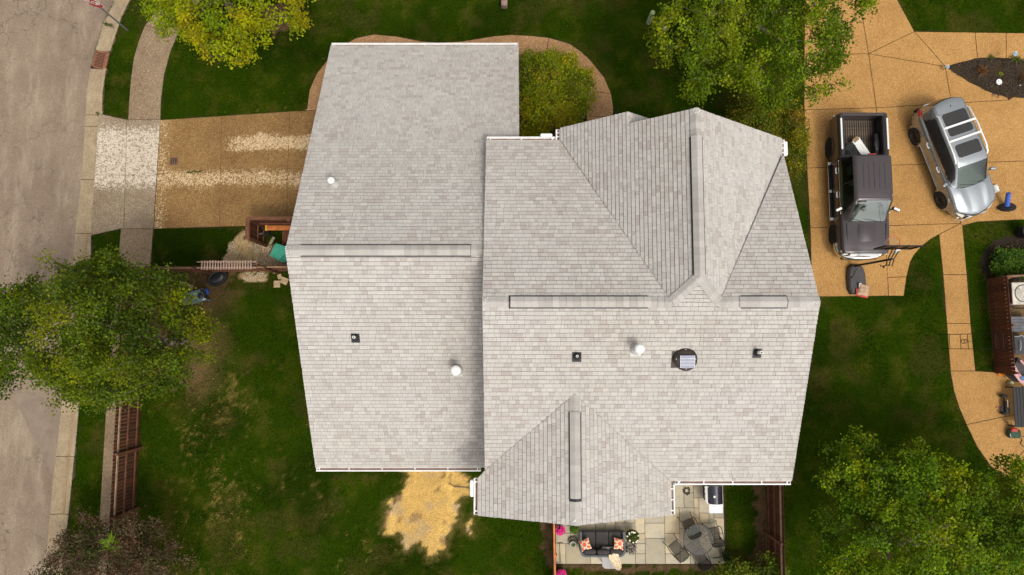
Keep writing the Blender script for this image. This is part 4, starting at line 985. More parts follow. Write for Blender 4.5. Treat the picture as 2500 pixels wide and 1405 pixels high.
def arch(parent, x, y, zc, r, side, mat, wd=.05):
    m = MB(); n = 18; rs_ = []
    for k in range(n):
        a = radians(-12) + radians(204) * k / (n - 1); ca, sa = cos(a), sin(a)
        rs_.append([(x + R * ca, y + side * o, zc + R * sa) for R, o in ((r + .10, -.03), (r + .09, .0), (r + .06, wd * .6), (r + .02, wd), (r - .0, wd * .6), (r - .01, -.15), (r + .05, -.15))])
    m.rings(rs_, True, True); m.build('wheel_arch', mat, parent)
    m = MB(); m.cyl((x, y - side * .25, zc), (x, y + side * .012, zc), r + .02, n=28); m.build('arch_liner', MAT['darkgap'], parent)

# ---------------- pickup
T = empty('pickup_truck', (14.34, 6.56, .02), -pi / 2, 'dark umber crew cab pickup with an open cargo bed on the orange driveway', 'pickup truck')
FW = [(.70, .42), (.93, .42), (.985, .50), (1.0, .78), (1.0, .98), (.985, 1.06), (.95, 1.12), (.88, 1.155), (.5, 1.20), (0, 1.215)]
def sc(pr, ky=1, dz=0, kz=1): return [(y * ky, (z - .42) * kz + .42 + dz) for y, z in pr]
sec = [(-1.14, FW), (-1.10, FW), (0, FW), (1.2, FW), (1.5, FW), (2.0, sc(FW, .998, 0, .985)), (2.4, sc(FW, .985, 0, .96)), (2.62, sc(FW, .965, .0, .93)), (2.74, sc(FW, .93, .02, .88)), (2.78, sc(FW, .90, .06, .76)), (2.79, sc(FW, .6, .2, .4))]
gd, us, vv = skin(sec, 90, 26)
def cl(u, v, c):
    if c[0] > 2.2 and c[2] < .62: return 'lower_valance'
    return 'body'
skin_parts(gd, us, vv, cl, {'body': MAT['truckpaint'], 'lower_valance': MAT['black']}, T)
# cab greenhouse
CB = [(.95, 1.10), (.93, 1.20), (.86, 1.50), (.79, 1.78), (.755, 1.85), (.70, 1.895), (.60, 1.925), (.3, 1.945), (0, 1.95)]
def cs(x, kz=1, ky=1, xs=None):
    return ([x] * 9 if xs is None else xs, [(y * ky, 1.10 + (z - 1.10) * kz) for y, z in CB])
sec = [cs(-1.10, .30), cs(-1.07, .75), cs(-1.03, .96), cs(-.95, 1.0), cs(-.3, 1.005), cs(.3, 1.0), cs(.62, .985, .995), cs(.78, .94, .99), cs(1.05, .66, .985), cs(1.30, .36, .985), cs(1.52, .10, .99)]
gd, us, vv = skin(sec, 88, 36)
def cl(u, v, c):
    x, y, z = c; ay = abs(y)
    if u > 7.05 and v > 4.3:  # windscreen zone
        if u > 9.75: return 'cowl'
        if v < 4.75: return 'roof'
        return 'windscreen'
    if u < 1.9 and v > 4.2: return 'rear_window' if (z > 1.30 and z < 1.84 and ay < .6) else 'roof'
    if v < 3.35 and z > 1.2:
        if x > 1.12 - (z - 1.2) * .6: return 'roof'
        if -.10 < x < -.02 or x < -.98: return 'pillar'
        if z < 1.225: return 'trim'
        return 'side_window|%d%d' % (y > 0, x > -.06)
    return 'roof'
skin_parts(gd, us, vv, cl, {'roof': MAT['truckpaint'], 'windscreen': MAT['windscreen'], 'rear_window': MAT['tinted'], 'side_window': MAT['tinted'], 'pillar': MAT['black'], 'trim': MAT['chrome'], 'cowl': MAT['black']}, T)
m = MB()
for y in (-.42, -.21, 0, .21, .42): m.box((-.22, y, 1.957 - abs(y) * .035), (1.05, .026, .016), bev=.006)
m.build('roof_rib', simple('shadow_line_paint', (.045, .04, .042), .35, metal=.3), T)
for sy in (-1, 1):
    m = MB(); m.box((.05, sy * .987, 1.115), (2.25, .02, .022)); m.build('belt_trim', MAT['chrome'], T)
    for xh in (-.78, .22):
        m = MB(); m.tube([(xh, sy * 1.0, .98), (xh + .02, sy * 1.05, .985), (xh + .22, sy * 1.05, .985), (xh + .24, sy * 1.0, .98)], .022, 6); m.build('door_handle', MAT['bright'], T)
    m = MB()
    for xs_ in (-1.08, -.06, 1.18): m.box((xs_, sy * 1.001, .78), (.014, .012, .62))
    m.box((.05, sy * 1.002, .50), (2.3, .014, .03)); m.build('door_seam', MAT['darkgap'], T)
    r = empty('running_board', (0, 0, 0)); r.parent = T
    m = MB(); m.box((.08, sy * 1.04, .42), (2.45, .17, .06), bev=.03); m.build('board', MAT['black'], r)
    m = MB(); m.box((.08, sy * 1.115, .44), (2.5, .02, .05), bev=.01); m.build('edge_trim', MAT['chrome'], r)
    for xe in (-1.10, .08, 1.25): m = MB(); m.box((xe, sy * 1.04, .445), (.12, .15, .035), bev=.01); m.build('chrome_step', MAT['bright'], r)
    r = empty('mirror', (1.0, sy * 1.12, 1.28)); r.parent = T; m = MB(); m.box((0, sy * .04, 0), (.11, .28, .19), rz=sy * -.45, bev=.05); m.build('housing', MAT['black'], r)
    m = MB(); m.box((.02, sy * .045, .075), (.10, .26, .07), rz=sy * -.45, bev=.04); m.build('chrome_cap', MAT['bright'], r); m = MB(); m.cyl((0, -sy * .18, -.08), (0, 0, -.02), .03, n=6); m.build('arm', MAT['black'], r)
    m = MB(); m.box((2.66, sy * .80, .93), (.22, .30, .15), rz=sy * -.45, bev=.04); m.build('headlight', MAT['lamp'], T)
    m = MB(); m.box((2.58, sy * .90, .95), (.13, .08, .14), rz=sy * -.8, bev=.03); m.build('indicator', MAT['amber'], T)
    m = MB(); m.box((-2.93, sy * .95, .98), (.10, .09, .40), bev=.03); m.build('tail_light', MAT['redlens'], T)
    for xw in (1.90, -1.78): wheel(T, xw, sy * .86, .40, .27, sy, MAT['rimlight'], 6); arch(T, xw, sy * .985, .41, .42, sy, MAT['truckpaint'])
    # bed side
    m = MB(); m.rings([[(x, sy * y, z) for y, z in ((.99, .48), (1.005, .8), (1.0, 1.15), (.985, 1.29), (.94, 1.335), (.84, 1.335), (.80, 1.31), (.80, .60), (.9, .48))][::(1 if sy > 0 else -1)] for x in (-2.93, -1.15)], True, True, sm=False); m.build('bed_side', MAT['truckpaint'], T)
    m = MB(); m.box((-2.04, sy * .90, 1.342), (1.78, .13, .016), bev=.006); m.build('rail_cap', MAT['black'], T)
    m = MB(); m.box((-2.10, sy * .935, 1.372), (1.30, .075, .045), bev=.02); m.build('bed_rail', MAT['bright'], T)
    m = MB(); m.box((-1.78, sy * .70, .86), (.95, .2, .30), bev=.08); m.build('wheel_housing', MAT['black'], T)
    m = MB(); m.box((-2.04, sy * .792, .98), (1.74, .02, .62)); m.build('bed_liner', MAT['black'], T)
m = MB(); m.box((-2.03, 0, .60), (1.78, 1.62, .06)); m.build('bed_floor', simple('bed_liner_floor', (.035, .03, .027), .7), T)
bm_ = None
for k in range(15):
    m = MB(); m.box((0, 0, 0), (1.68, .045, .03), bev=.01); bm_ = bm_ or m.mesh('floor_rib', simple('scuffed_floor_rib', (.12, .085, .05), .8, vs=9, var=.6) if k == 0 else None)
    o = link('floor_rib', bm_, T); o.location = (-2.03, -.66 + k * .094, .64)
m = MB(); m.box((-2.95, 0, .98), (.09, 1.86, .66), bev=.025); m.box((-2.93, 0, 1.315), (.12, 1.86, .04), bev=.015); m.build('tailgate', MAT['truckpaint'], T)
m = MB(); m.box((-1.17, 0, .95), (.05, 1.66, .72)); m.box((-1.17, 0, 1.34), (.12, 1.9, .03), bev=.01); m.build('bed_front_wall', MAT['black'], T)
m = MB(); m.box((-3.03, 0, .55), (.16, 1.86, .2), bev=.06); m.build('rear_bumper', MAT['chrome'], T)
m = MB(); m.box((-1.105, 0, 1.86), (.04, .34, .05), rx=0, bev=.015); m.build('brake_light', MAT['redlens'], T)
m = MB(); m.box((.57, -.72 + 1.4, 1.925), (.06, .03, .05), bev=.01); m.build('antenna', MAT['alu'], T)
# hood creases, grille, bumper
m = MB()
for sy in (-1, 1):
    m.tube([(1.55, sy * .80, 1.185), (2.0, sy * .79, 1.165), (2.45, sy * .74, 1.12), (2.66, sy * .68, 1.065)], .012, 4)
m.build('hood_seam', MAT['darkgap'], T)
m = MB()
for i, (x0, x1) in enumerate(((1.62, 2.62),)):
    m.rings([[(x, s * y, z + dz) for s, y, dz in ((-1, .40, -.02), (-1, .33, .025), (1, .33, .025), (1, .40, -.02))] for x, z in ((1.6, 1.205), (1.9, 1.21), (2.3, 1.165), (2.6, 1.085), (2.70, 1.03))], False, False, sm=True)
m.build('hood_bulge', MAT['truckpaint'], T)
m = MB(); m.box((2.78, 0, .93), (.06, 1.25, .22), ry=-.25, bev=.02); m.build('grille', MAT['black'], T)
m = MB(); m.box((2.80, 0, 1.035), (.05, 1.30, .06), bev=.02); m.box((2.835, 0, .93), (.03, 1.2, .05), bev=.01); m.box((2.84, 0, .83), (.03, 1.25, .04), bev=.01); m.build('grille_bar', MAT['chrome'], T)
m = MB(); ring = [(0, -.12), (.06, -.11), (.08, -.02), (.075, .06), (.03, .11), (-.05, .115), (-.08, .0)]
B_ = [(2.30, -1.0), (2.52, -.99), (2.72, -.88), (2.86, -.62), (2.92, -.3), (2.93, 0), (2.92, .3), (2.86, .62), (2.72, .88), (2.52, .99), (2.30, 1.0)]; R_ = []
for i, (x, y) in enumerate(B_):
    a = B_[max(0, i - 1)]; b = B_[min(len(B_) - 1, i + 1)]; d = Vector((b[0] - a[0], b[1] - a[1])).normalized(); nrm = Vector((d.y, -d.x)); R_.append([(x + nrm.x * p, y + nrm.y * p, .62 + q) for p, q in ring])
m.rings(R_, True, True); m.build('front_bumper', MAT['chrome'], T)
m = MB(); m.box((2.90, 0, .45), (.10, 1.5, .12), bev=.04); m.build('air_dam', MAT['black'], T)
m = MB(); m.box((2.985, 0, .60), (.012, .34, .14)); m.build('number_plate', MAT['black'], T)
for y0 in (-.15, .45): m = MB(); m.tube([(1.50, y0, 1.215), (1.44, y0 - .30, 1.265), (1.40, y0 - .62, 1.295)], .012, 5); m.build('wiper', MAT['black'], T)
# cabin
c_ = empty('cabin', (0, 0, 0)); c_.parent = T
m = MB(); m.box((1.0, 0, 1.10), (.7, 1.6, .12), bev=.05); m.build('dashboard', MAT['interior'], c_)
for x_, y_ in ((.15, .42), (.15, -.42)):
    m = MB(); m.box((x_ + .1, y_, .95), (.5, .5, .16), bev=.07); m.box((x_ - .22, y_, 1.25), (.16, .48, .6), ry=-.2, bev=.06); m.box((x_ - .30, y_, 1.62), (.1, .26, .18), bev=.05); m.build('seat', MAT['greymetal'], c_)
m = MB(); m.box((-.62, 0, 1.15), (.4, 1.4, .6), bev=.08); m.build('rear_seat', MAT['interior'], c_)
m = MB(); m.torus(None, .18, .018, 20, 6, Matrix.Translation((.62, .42, 1.25)) @ Matrix.Rotation(radians(-65), 4, 'Y')); m.build('steering_wheel', MAT['black'], c_)
m = MB(); m.box((.74, 0, 1.80), (.05, .22, .07), bev=.02); m.build('rear_view_mirror', MAT['black'], c_)
m = MB(); m.box((0, 0, .9), (2.2, 1.7, .05)); m.build('cabin_floor', MAT['interior'], c_)
def inbed(lx, ly, z): return T.matrix_basis @ Vector((lx, ly, z))
def thing1(name, label, cat, mb, mat, loc, rz=0, group=None):
    o = mb.build(name, mat); o.location = loc; o.rotation_euler = (0, 0, rz); return tag(o, label, cat, group)
# things lying in the bed
p = inbed(-1.42, -.32, .66); m = MB(); m.box((0, 0, .16), (.42, .52, .32), bev=.1); m.box((.03, .0, .32), (.25, .3, .06), bev=.03); thing1('duffel_bag', 'black bulky bag in the pickup bed beside the white carton', 'bag', m, MAT['black'], p, -pi / 2 + .2)
m = MB(); m.box((0, 0, .28), (.36, .42, .16), bev=.06); p = inbed(-1.62, -.42, .66); thing1('tool_case', 'black soft case at the left wall of the pickup bed', 'case', m, MAT['rubber'], p, -pi / 2 - .3)
bxr = empty('carton', inbed(-1.62, .08, .66), radians(122), 'long white cardboard carton lying slanted in the pickup bed', 'box')
m = MB(); m.box((-.05, 0, .14), (.98, .34, .28)); m.build('box_body', MAT['signwhite'], bxr); m = MB(); m.box((.43, 0, .285), (.16, .26, .012), rz=.1); m.box((.46, .02, .20), (.1, .2, .012), rz=.3); m.build('torn_flap', simple('brown_cardboard', (.28, .17, .09), .9), bxr)
m = MB(); m.box((.05, -.05, .283), (.3, .012, .003)); m.build('tape', MAT['greymetal'], bxr)
m = MB(); m.box((0, 0, .1), (.10, .12, .2), bev=.02); thing1('yellow_tub', 'small bright yellow tub behind the carton in the pickup bed', 'tub', m, simple('acid_yellow_plastic', (.55, .62, .02), .5), inbed(-1.30, .42, .66))
m = MB(); m.box((0, 0, .06), (.12, .34, .1), bev=.02); thing1('wrapped_bundle', 'small dark red striped bundle at the cab end of the bed', 'bundle', m, simple('maroon_wrap', (.16, .05, .06), .6), inbed(-1.28, .25, .66), .5)
m = MB(); m.torus(None, .10, .02, 18, 6, Matrix.Translation((0, 0, .03)) @ Matrix.Scale(1.5, 4, (1, 0, 0))); m.box((0, 0, .02), (.5, .16, .05), bev=.03); thing1('loading_ramp', 'black ribbed plastic tray along the far wall of the pickup bed', 'tray', m, MAT['black'], inbed(-1.75, .66, 1.02), -pi / 2)

# ---------------- silver crossover
Q = empty('silver_car', (18.35, 7.81, .02), radians(-71), 'silver three-row crossover with roof rails and dark glass roof panels', 'car')
SW = [(.66, .30), (.86, .28), (.93, .36), (.965, .58), (.97, .78), (.945, .93), (.90, 1.02), (.80, 1.07), (.45, 1.10), (0, 1.11)]
def ss(x, ky=1, z0=0, kz=1, bow=0):
    return ([x - bow * (y / .97) ** 2 for y, z in SW], [(y * ky, .30 + (z - .30) * kz + z0) for y, z in SW])
sec = [ss(-2.50, .55, .25, .45, -.06), ss(-2.46, .80, .12, .78, -.18), ss(-2.38, .90, .03, .93, -.24), ss(-2.1, .965, 0, 1, -.14), ss(-1.5, .995, 0, 1.02), ss(-.7, 1, 0, 1), ss(.3, .995, 0, .99), ss(1.1, .995, 0, .985), ss(1.55, .99, 0, .96), ss(1.95, .975, 0, .89, .05), ss(2.22, .94, .01, .80, .16), ss(2.40, .88, .03, .70, .26), ss(2.50, .78, .05, .56, .30), ss(2.53, .55, .10, .35, .2)]
gd, us, vv = skin(sec, 100, 34)
# hood creases: lift two soft ridges
for i in range(gd.shape[0]):
    for j in range(gd.shape[1]):
        x, y, z = gd[i, j]
        if x > 1.1 and z > .6: gd[i, j, 2] += .03 * math.exp(-((abs(y) - .58 + (x - 1.2) * .12) / .09) ** 2) * min(1, (x - 1.1) / .3) * min(1, max(0, (2.45 - x) / .3)) - .012 * math.exp(-((abs(y) - .36) / .12) ** 2) * min(1, (x - 1.1) / .3)
def cl(u, v, c):
    if c[2] < .42 and abs(c[1]) > .8: return 'sill'
    return 'body'
skin_parts(gd, us, vv, cl, {'body': MAT['silver'], 'sill': MAT['black']}, Q)
GB = [(.90, 1.02), (.875, 1.12), (.80, 1.38), (.72, 1.56), (.66, 1.62), (.58, 1.655), (.3, 1.675), (0, 1.68)]
def gs(x, kz=1, ky=1, bow=0): return ([x - bow * (y / .9) ** 2 * 1.0 for y, z in GB], [(y * ky, 1.02 + (z - 1.02) * kz) for y, z in GB])
sec = [gs(-2.50, .06, .86, -.24), gs(-2.45, .42, .88, -.24), gs(-2.36, .82, .90, -.22), gs(-2.24, .985, .93, -.18), gs(-1.85, 1.03, .96, -.08), gs(-1.0, 1.055, .985), gs(-.3, 1.07, 1), gs(.15, 1.05, 1), gs(.40, 1.0, .99, .03), gs(.60, .87, .985, .08), gs(.95, .50, .985, .14), gs(1.25, .18, .98, .18), gs(1.36, .05, .98, .2)]
gd, us, vv = skin(sec, 104, 34)
def cl(u, v, c):
    x, y, z = c; ay = abs(y)
    if u > 8.35 and v > 3.75:
        if u > 11.35: return 'cowl'
        return 'roof' if v < 4.15 else 'windscreen'
    if u < 2.6 and v > 3.7: return 'rear_window' if u > .5 and v > 4.3 else 'roof'
    if v < 3.0 and z > 1.10:
        if z < 1.125: return 'trim'
        if x > .98 - (z - 1.1) * .7: return 'roof'
        if x < -1.86 + (z - 1.1) * .35: return 'roof'
        if -.20 < x < -.13 or -1.25 < x < -1.18: return 'pillar'
        return 'side_window|%d%d' % (y > 0, (x > -.165) + (x > -1.215))
    return 'roof'
skin_parts(gd, us, vv, cl, {'roof': MAT['silver'], 'windscreen': MAT['windscreen_dark'], 'rear_window': MAT['nightglass'], 'side_window': MAT['nightglass'], 'pillar': MAT['black'], 'trim': MAT['chrome'], 'cowl': MAT['black']}, Q)
def roofz(x, y):
    best = None
    d = (gd[:, :, 0] - x) ** 2 + (gd[:, :, 1] - y) ** 2; d = np.where(gd[:, :, 2] > 1.4, d, 9); return float(gd.reshape(-1, 3)[int(d.argmin())][2])
def panel(x0, x1, hw, r_=.09):
    m = MB(); nxx, nyy = 12, 10; vs = []
    for i in range(nxx + 1):
        for j in range(nyy + 1):
            x = x0 + (x1 - x0) * i / nxx; t = min(x - x0, x1 - x); w = hw - (r_ - sqrt(max(0, r_ * r_ - (r_ - min(t, r_)) ** 2)));  y = -w + 2 * w * j / nyy
            vs.append((x, y, roofz(x, y * .98) + .010))
    m.add(vs, [(i * (nyy + 1) + j, (i + 1) * (nyy + 1) + j, (i + 1) * (nyy + 1) + j + 1, i * (nyy + 1) + j + 1) for i in range(nxx) for j in range(nyy)], True); m.build('roof_glass', MAT['nightglass'], Q)
panel(-1.76, -1.23, .51); panel(-1.15, -.80, .51); panel(-.42, .12, .51)
for x in (-1.19, -.62): m = MB(); m.box((x, 0, 1.79), (.085, 1.36, .03), bev=.012); m.build('cross_bar', MAT['bright'], Q)
for sy in (-1, 1):
    m = MB(); m.tube([(-1.80, sy * .655, 1.60), (-1.70, sy * .665, 1.71), (-1.0, sy * .70, 1.765), (-.1, sy * .70, 1.76), (.18, sy * .69, 1.70), (.28, sy * .68, 1.63)], .032, 8); m.build('roof_rail', MAT['bright'], Q)
    for xh in (-.95, .12): m = MB(); m.tube([(xh, sy * .955, .93), (xh + .03, sy * 1.0, .94), (xh + .2, sy * 1.0, .94), (xh + .23, sy * .955, .93)], .022, 6); m.build('door_handle', MAT['bright'], Q)
    m = MB()
    for xs_ in (-1.28, -.17, 1.0): m.tube([(xs_, sy * .945, 1.0), (xs_ + .02, sy * .975, .75), (xs_, sy * .945, .42)], .006, 4)
    m.build('door_seam', MAT['darkgap'], Q)
    m = MB(); m.box((-.05, sy * .965, .46), (2.1, .03, .03), bev=.01); m.build('sill_trim', MAT['chrome'], Q)
    r = empty('mirror', (.92, sy * 1.02, 1.10)); r.parent = Q; m = MB(); m.box((0, sy * .04, 0), (.13, .24, .15), rz=sy * -.35, bev=.055); m.build('housing', MAT['silver'], r); m = MB(); m.cyl((.0, -sy * .12, -.04), (0, 0, -.03), .025, n=6); m.build('arm', MAT['black'], r)
    m = MB(); m.rings([[(x, sy * y, z) for x, y, z in q] for q in ([(1.98, .90, .80), (2.02, .78, .86), (2.05, .80, .74)], [(2.20, .82, .77), (2.22, .66, .82), (2.28, .74, .68)], [(2.38, .66, .70), (2.38, .52, .74), (2.43, .58, .63)])][::1], True, True); m.build('headlight', MAT['lamp'], Q)
    m = MB(); m.box((2.36, sy * .62, .46), (.05, .30, .06), rz=sy * -.35, bev=.02); m.build('lamp_trim', MAT['chrome'], Q)
    m = MB(); m.box((-2.22, sy * .82, .98), (.30, .07, .13), rz=sy * .35, bev=.03); m.build('tail_light', MAT['redlens'], Q)
    for xw in (1.45, -1.43): wheel(Q, xw, sy * .86, .375, .235, sy, MAT['rim'], 9); arch(Q, xw, sy * .955, .38, .385, sy, MAT['silver'], .025)
m = MB(); m.box((-1.98, 0, 1.70), (.13, .045, .06), bev=.02); m.build('antenna_fin', MAT['silver'], Q)
m = MB(); m.box((2.46, 0, .56), (.08, .9, .18), bev=.03); m.build('grille', MAT['black'], Q); m = MB(); m.box((2.49, 0, .665), (.05, .9, .035), bev=.015); m.box((2.50, 0, .38), (.05, 1.2, .04), bev=.015); m.build('grille_trim', MAT['chrome'], Q)
m = MB(); m.box((-2.43, 0, .50), (.12, 1.3, .2), bev=.05); m.build('rear_bumper', MAT['black'], Q); m = MB(); m.box((-2.46, 0, .98), (.04, 1.1, .03), bev=.01); m.build('tailgate_trim', MAT['chrome'], Q)
for y0 in (.1, .55): m = MB(); m.tube([(1.30, y0, 1.115), (1.22, y0 - .3, 1.15), (1.12, y0 - .60, 1.19)], .011, 5); m.build('wiper', MAT['black'], Q)
m = MB(); m.tube([(-1.95, -.66, 1.575), (-1.78, -.56, 1.685), (-1.78, .56, 1.685), (-1.95, .66, 1.575)], .005, 4); m.build('tailgate_seam', MAT['darkgap'], Q)
c_ = empty('cabin', (0, 0, 0)); c_.parent = Q
m = MB(); m.box((.85, 0, 1.02), (.6, 1.4, .10), bev=.04); m.build('dashboard', MAT['black'], c_)
for y_ in (.38, -.38): m = MB(); m.box((.0, y_, .85), (.5, .46, .16), bev=.06); m.box((-.25, y_, 1.12), (.15, .44, .55), ry=-.2, bev=.06); m.box((-.33, y_, 1.44), (.1, .24, .16), bev=.05); m.build('seat', MAT['greymetal'], c_)
m = MB(); m.torus(None, .17, .017, 20, 6, Matrix.Translation((.45, .38, 1.10)) @ Matrix.Rotation(radians(-65), 4, 'Y')); m.build('steering_wheel', MAT['black'], c_)
m = MB(); m.box((.0, 0, .75), (2.0, 1.6, .05)); m.build('cabin_floor', MAT['interior'], c_)
# ================================================================== TREES AND SHRUBS
def tree(name, label, cat, outline, zc, ztop, trunk, ntwig, nleaf, lsz, pal, group=None, limb=7, tr=.14, seed=1, fork=.35, depth=.45, spread=.135, droop=.3, branch_mat='twig', gapf=.47, wob=1.8):
    rr = random.Random(seed); rs = np.random.RandomState(seed)
    P = [W2(u, v, zc) for u, v in outline]; A = np.array(P); cx, cy = A.mean(0)
    K = ntwig * 14; x = rs.uniform(A[:, 0].min(), A[:, 0].max(), K); y = rs.uniform(A[:, 1].min(), A[:, 1].max(), K)
    n1 = fbm(x, y, .9, seed + 40, 3); n2 = fbm(x, y, 2.4, seed + 50, 3)
    wx = x + (fbm(x, y, 1.5, seed + 41, 3) - .5) * wob; wy = y + (fbm(x, y, 1.5, seed + 43, 3) - .5) * wob
    k = inpoly(wx, wy, P) & (n2 > gapf - .12 * rs.rand(K)); x, y, n1 = x[k][:ntwig], y[k][:ntwig], n1[k][:ntwig]; n = len(x)
    d = polydist(x, y, P); Rm = max(1e-3, d.max())
    surf = zc + (ztop - zc) * np.sqrt(np.clip(d / (.75 * Rm), 0, 1)) + (n1 - .5) * (ztop - zc) * 1.0
    z = surf - (rs.rand(n) ** 1.6) * depth * (surf - zc * .55)
    tx, ty = trunk; root = empty(name, (tx, ty, 0), 0, label, cat, group); O = Vector((tx, ty, 0))
    zf = zc * fork; nodes = [Vector((tx, ty, zf * q)) for q in (0, .5, 1)]; nodes[2] += Vector((rr.uniform(-.1, .1), rr.uniform(-.1, .1), 0))
    m = MB(); m.tube([p - O for p in nodes], [tr * 1.35, tr, tr * .85], 8); m.build('trunk', MAT['bark'], root)
    par = [0, 0, 1]; nd = nodes[:]; rad = [tr, tr, tr * .8]
    for i in range(limb):
        a = 2 * pi * i / limb + rr.uniform(-.3, .3); j = rr.randrange(n); best = None
        for _ in range(10):
            j = rr.randrange(n); q = Vector((x[j], y[j], z[j])); aa = atan2(q.y - ty, q.x - tx); df = abs((aa - a + pi) % (2 * pi) - pi)
            if best is None or df < best[0]: best = (df, q)
        q = best[1]; last = 2; st = nodes[2]
        for s in range(1, 7):
            t = s / 7; p = st.lerp(q, t * .8) + Vector((rr.uniform(-.12, .12), rr.uniform(-.12, .12), .25 * sin(t * pi)))
            nd.append(p); par.append(last); rad.append(tr * .6 * (1 - t * .75)); last = len(nd) - 1
    order = np.argsort((x - tx) ** 2 + (y - ty) ** 2 + (z - zf) ** 2 * .5); tips = []
    NP = np.array([p[:] for p in nd])
    for j in order:
        q = np.array([x[j], y[j], z[j]]); dd = np.linalg.norm(NP - q, axis=1) + .25 * np.maximum(0, NP[:, 2] - q[2]); b = int(np.argmin(dd)); B = nd[b]; Q = Vector(q)
        L = (Q - B).length; mid = B.lerp(Q, .5) + Vector((rr.uniform(-.1, .1) * L, rr.uniform(-.1, .1) * L, .06 * L))
        nd.append(mid); par.append(b); rad.append(max(.006, min(rad[b] * .6, .03))); nd.append(Q); par.append(len(nd) - 2); rad.append(.005)
        NP = np.vstack([NP, np.array([mid[:], Q[:]])]); tips.append((mid, Q))
    m = MB()
    for i in range(3, len(nd)): m.cyl(nd[par[i]] - O, nd[i] - O, rad[par[i]] if rad[par[i]] < tr * .7 else tr * .6, rad[i], 4, cap=False)
    m.build('branches', MAT[branch_mat], root)
    mid = np.array([t[0][:] for t in tips]); tip = np.array([t[1][:] for t in tips]); nt = len(tips); Nl = nt * nleaf
    idx = np.repeat(np.arange(nt), nleaf); t = rs.uniform(.25, 1.12, Nl)[:, None]; c = mid[idx] * (1 - t) + tip[idx] * t + rs.normal(0, spread, (Nl, 3)) * np.array([1, 1, .6])
    s = lsz * rs.uniform(.6, 1.25, Nl); th = rs.uniform(0, 2 * pi, Nl); tilt = rs.normal(0, .45, Nl); roll = rs.normal(0, .45, Nl)
    ax = np.stack([np.cos(th) * np.cos(tilt), np.sin(th) * np.cos(tilt), np.sin(tilt) - droop], 1); ax /= np.linalg.norm(ax, axis=1)[:, None]
    sd = np.stack([-np.sin(th) * np.cos(roll), np.cos(th) * np.cos(roll), np.sin(roll)], 1)
    a_ = ax * s[:, None] * .5; b_ = sd * s[:, None] * .38
    V = np.stack([c - a_, c + b_ * 1.0 - a_ * .1, c + a_, c - b_ - a_ * .1], 1).reshape(-1, 3) - np.array([tx, ty, 0])
    pal = np.array(pal); q_ = fbm(tip[:, 0], tip[:, 1], 1.3, seed + 70, 3) * 1.6 - .3 + rs.normal(0, .13, nt); cl = pal[np.clip((q_ * len(pal)).astype(int), 0, len(pal) - 1)]; cl2 = pal[rs.randint(0, len(pal), Nl)]
    col = (cl[idx] * .82 + cl2 * .18) * rs.uniform(.65, 1.4, (Nl, 1)) * rs.uniform(.7, 1.3, (nt, 1))[idx]
    soup('foliage', V, 4, col, MAT['leaf'], root)['kind'] = 'stuff'
    return root
YG = [(.12, .19, .003), (.17, .24, .003), (.22, .27, .003), (.27, .30, .004), (.30, .26, .005)]
GR = [(.05, .09, .004), (.075, .13, .003), (.11, .17, .004), (.15, .205, .004), (.21, .24, .005)]
DG = [(.034, .062, .004), (.046, .082, .004), (.066, .105, .006), (.085, .13, .004), (.11, .15, .004), (.18, .20, .004)]
BR = [(.050, .105, .002), (.075, .15, .002), (.105, .18, .003), (.15, .215, .003), (.22, .25, .003)]
PU = [(.11, .062, .034), (.07, .062, .024), (.14, .08, .05), (.07, .085, .018), (.09, .052, .034)]
BU = [(.08, .12, .004), (.13, .17, .004), (.18, .22, .004), (.25, .26, .005), (.30, .25, .006)]
tree('maple_tree', 'yellow-green leafy tree over the sidewalk, top left of the house', 'tree',
     [(372, -110), (362, 20), (352, 60), (375, 85), (430, 80), (452, 110), (485, 140), (505, 160), (560, 172), (605, 170), (632, 140), (640, 100), (660, 128), (690, 108), (705, 70), (745, 40), (740, -5), (765, -60), (700, -150), (500, -170)],
     4.6, 6.6, W2(585, 40, 0), 560, 46, .095, YG, seed=3, tr=.11, gapf=.50, droop=.2)
tree('shade_tree', 'tall green tree between the front lawn and the orange driveway', 'tree',
     [(1640, -120), (1640, 10), (1600, 60), (1560, 85), (1565, 120), (1610, 150), (1640, 200), (1680, 240), (1720, 215), (1760, 190), (1800, 165), (1845, 190), (1880, 240), (1950, 265), (1985, 200), (2060, 190), (2050, 120), (2110, 60), (2090, -60), (1900, -180)],
     5.0, 7.4, W2(1765, 95, 0), 860, 46, .095, GR, seed=8, tr=.16, gapf=.52)
tree('street_tree', 'big dark green tree overhanging the street on the left', 'tree',
     [(-60, 745), (40, 728), (75, 690), (150, 682), (200, 660), (240, 625), (285, 640), (330, 655), (380, 660), (430, 668), (440, 720), (455, 760), (490, 800), (505, 840), (490, 890), (450, 920), (440, 950), (400, 970), (360, 990), (300, 1000), (240, 985), (180, 985), (140, 950), (80, 945), (0, 935), (-100, 950)],
     4.4, 7.6, W2(462, 832, 0), 1000, 52, .092, DG, seed=4, tr=.17, gapf=.42, spread=.16, depth=.5)
tree('plum_shrub', 'purple brown leaved shrub over the plank fence at bottom left', 'shrub',
     [(75, 1440), (120, 1370), (150, 1330), (165, 1290), (195, 1250), (215, 1215), (240, 1250), (285, 1262), (330, 1250), (360, 1275), (400, 1310), (440, 1330), (460, 1375), (450, 1430), (470, 1500), (60, 1500)],
     2.2, 3.6, W2(330, 1400, 0), 560, 40, .075, PU, seed=6, tr=.07, limb=9, gapf=.38, fork=.15)
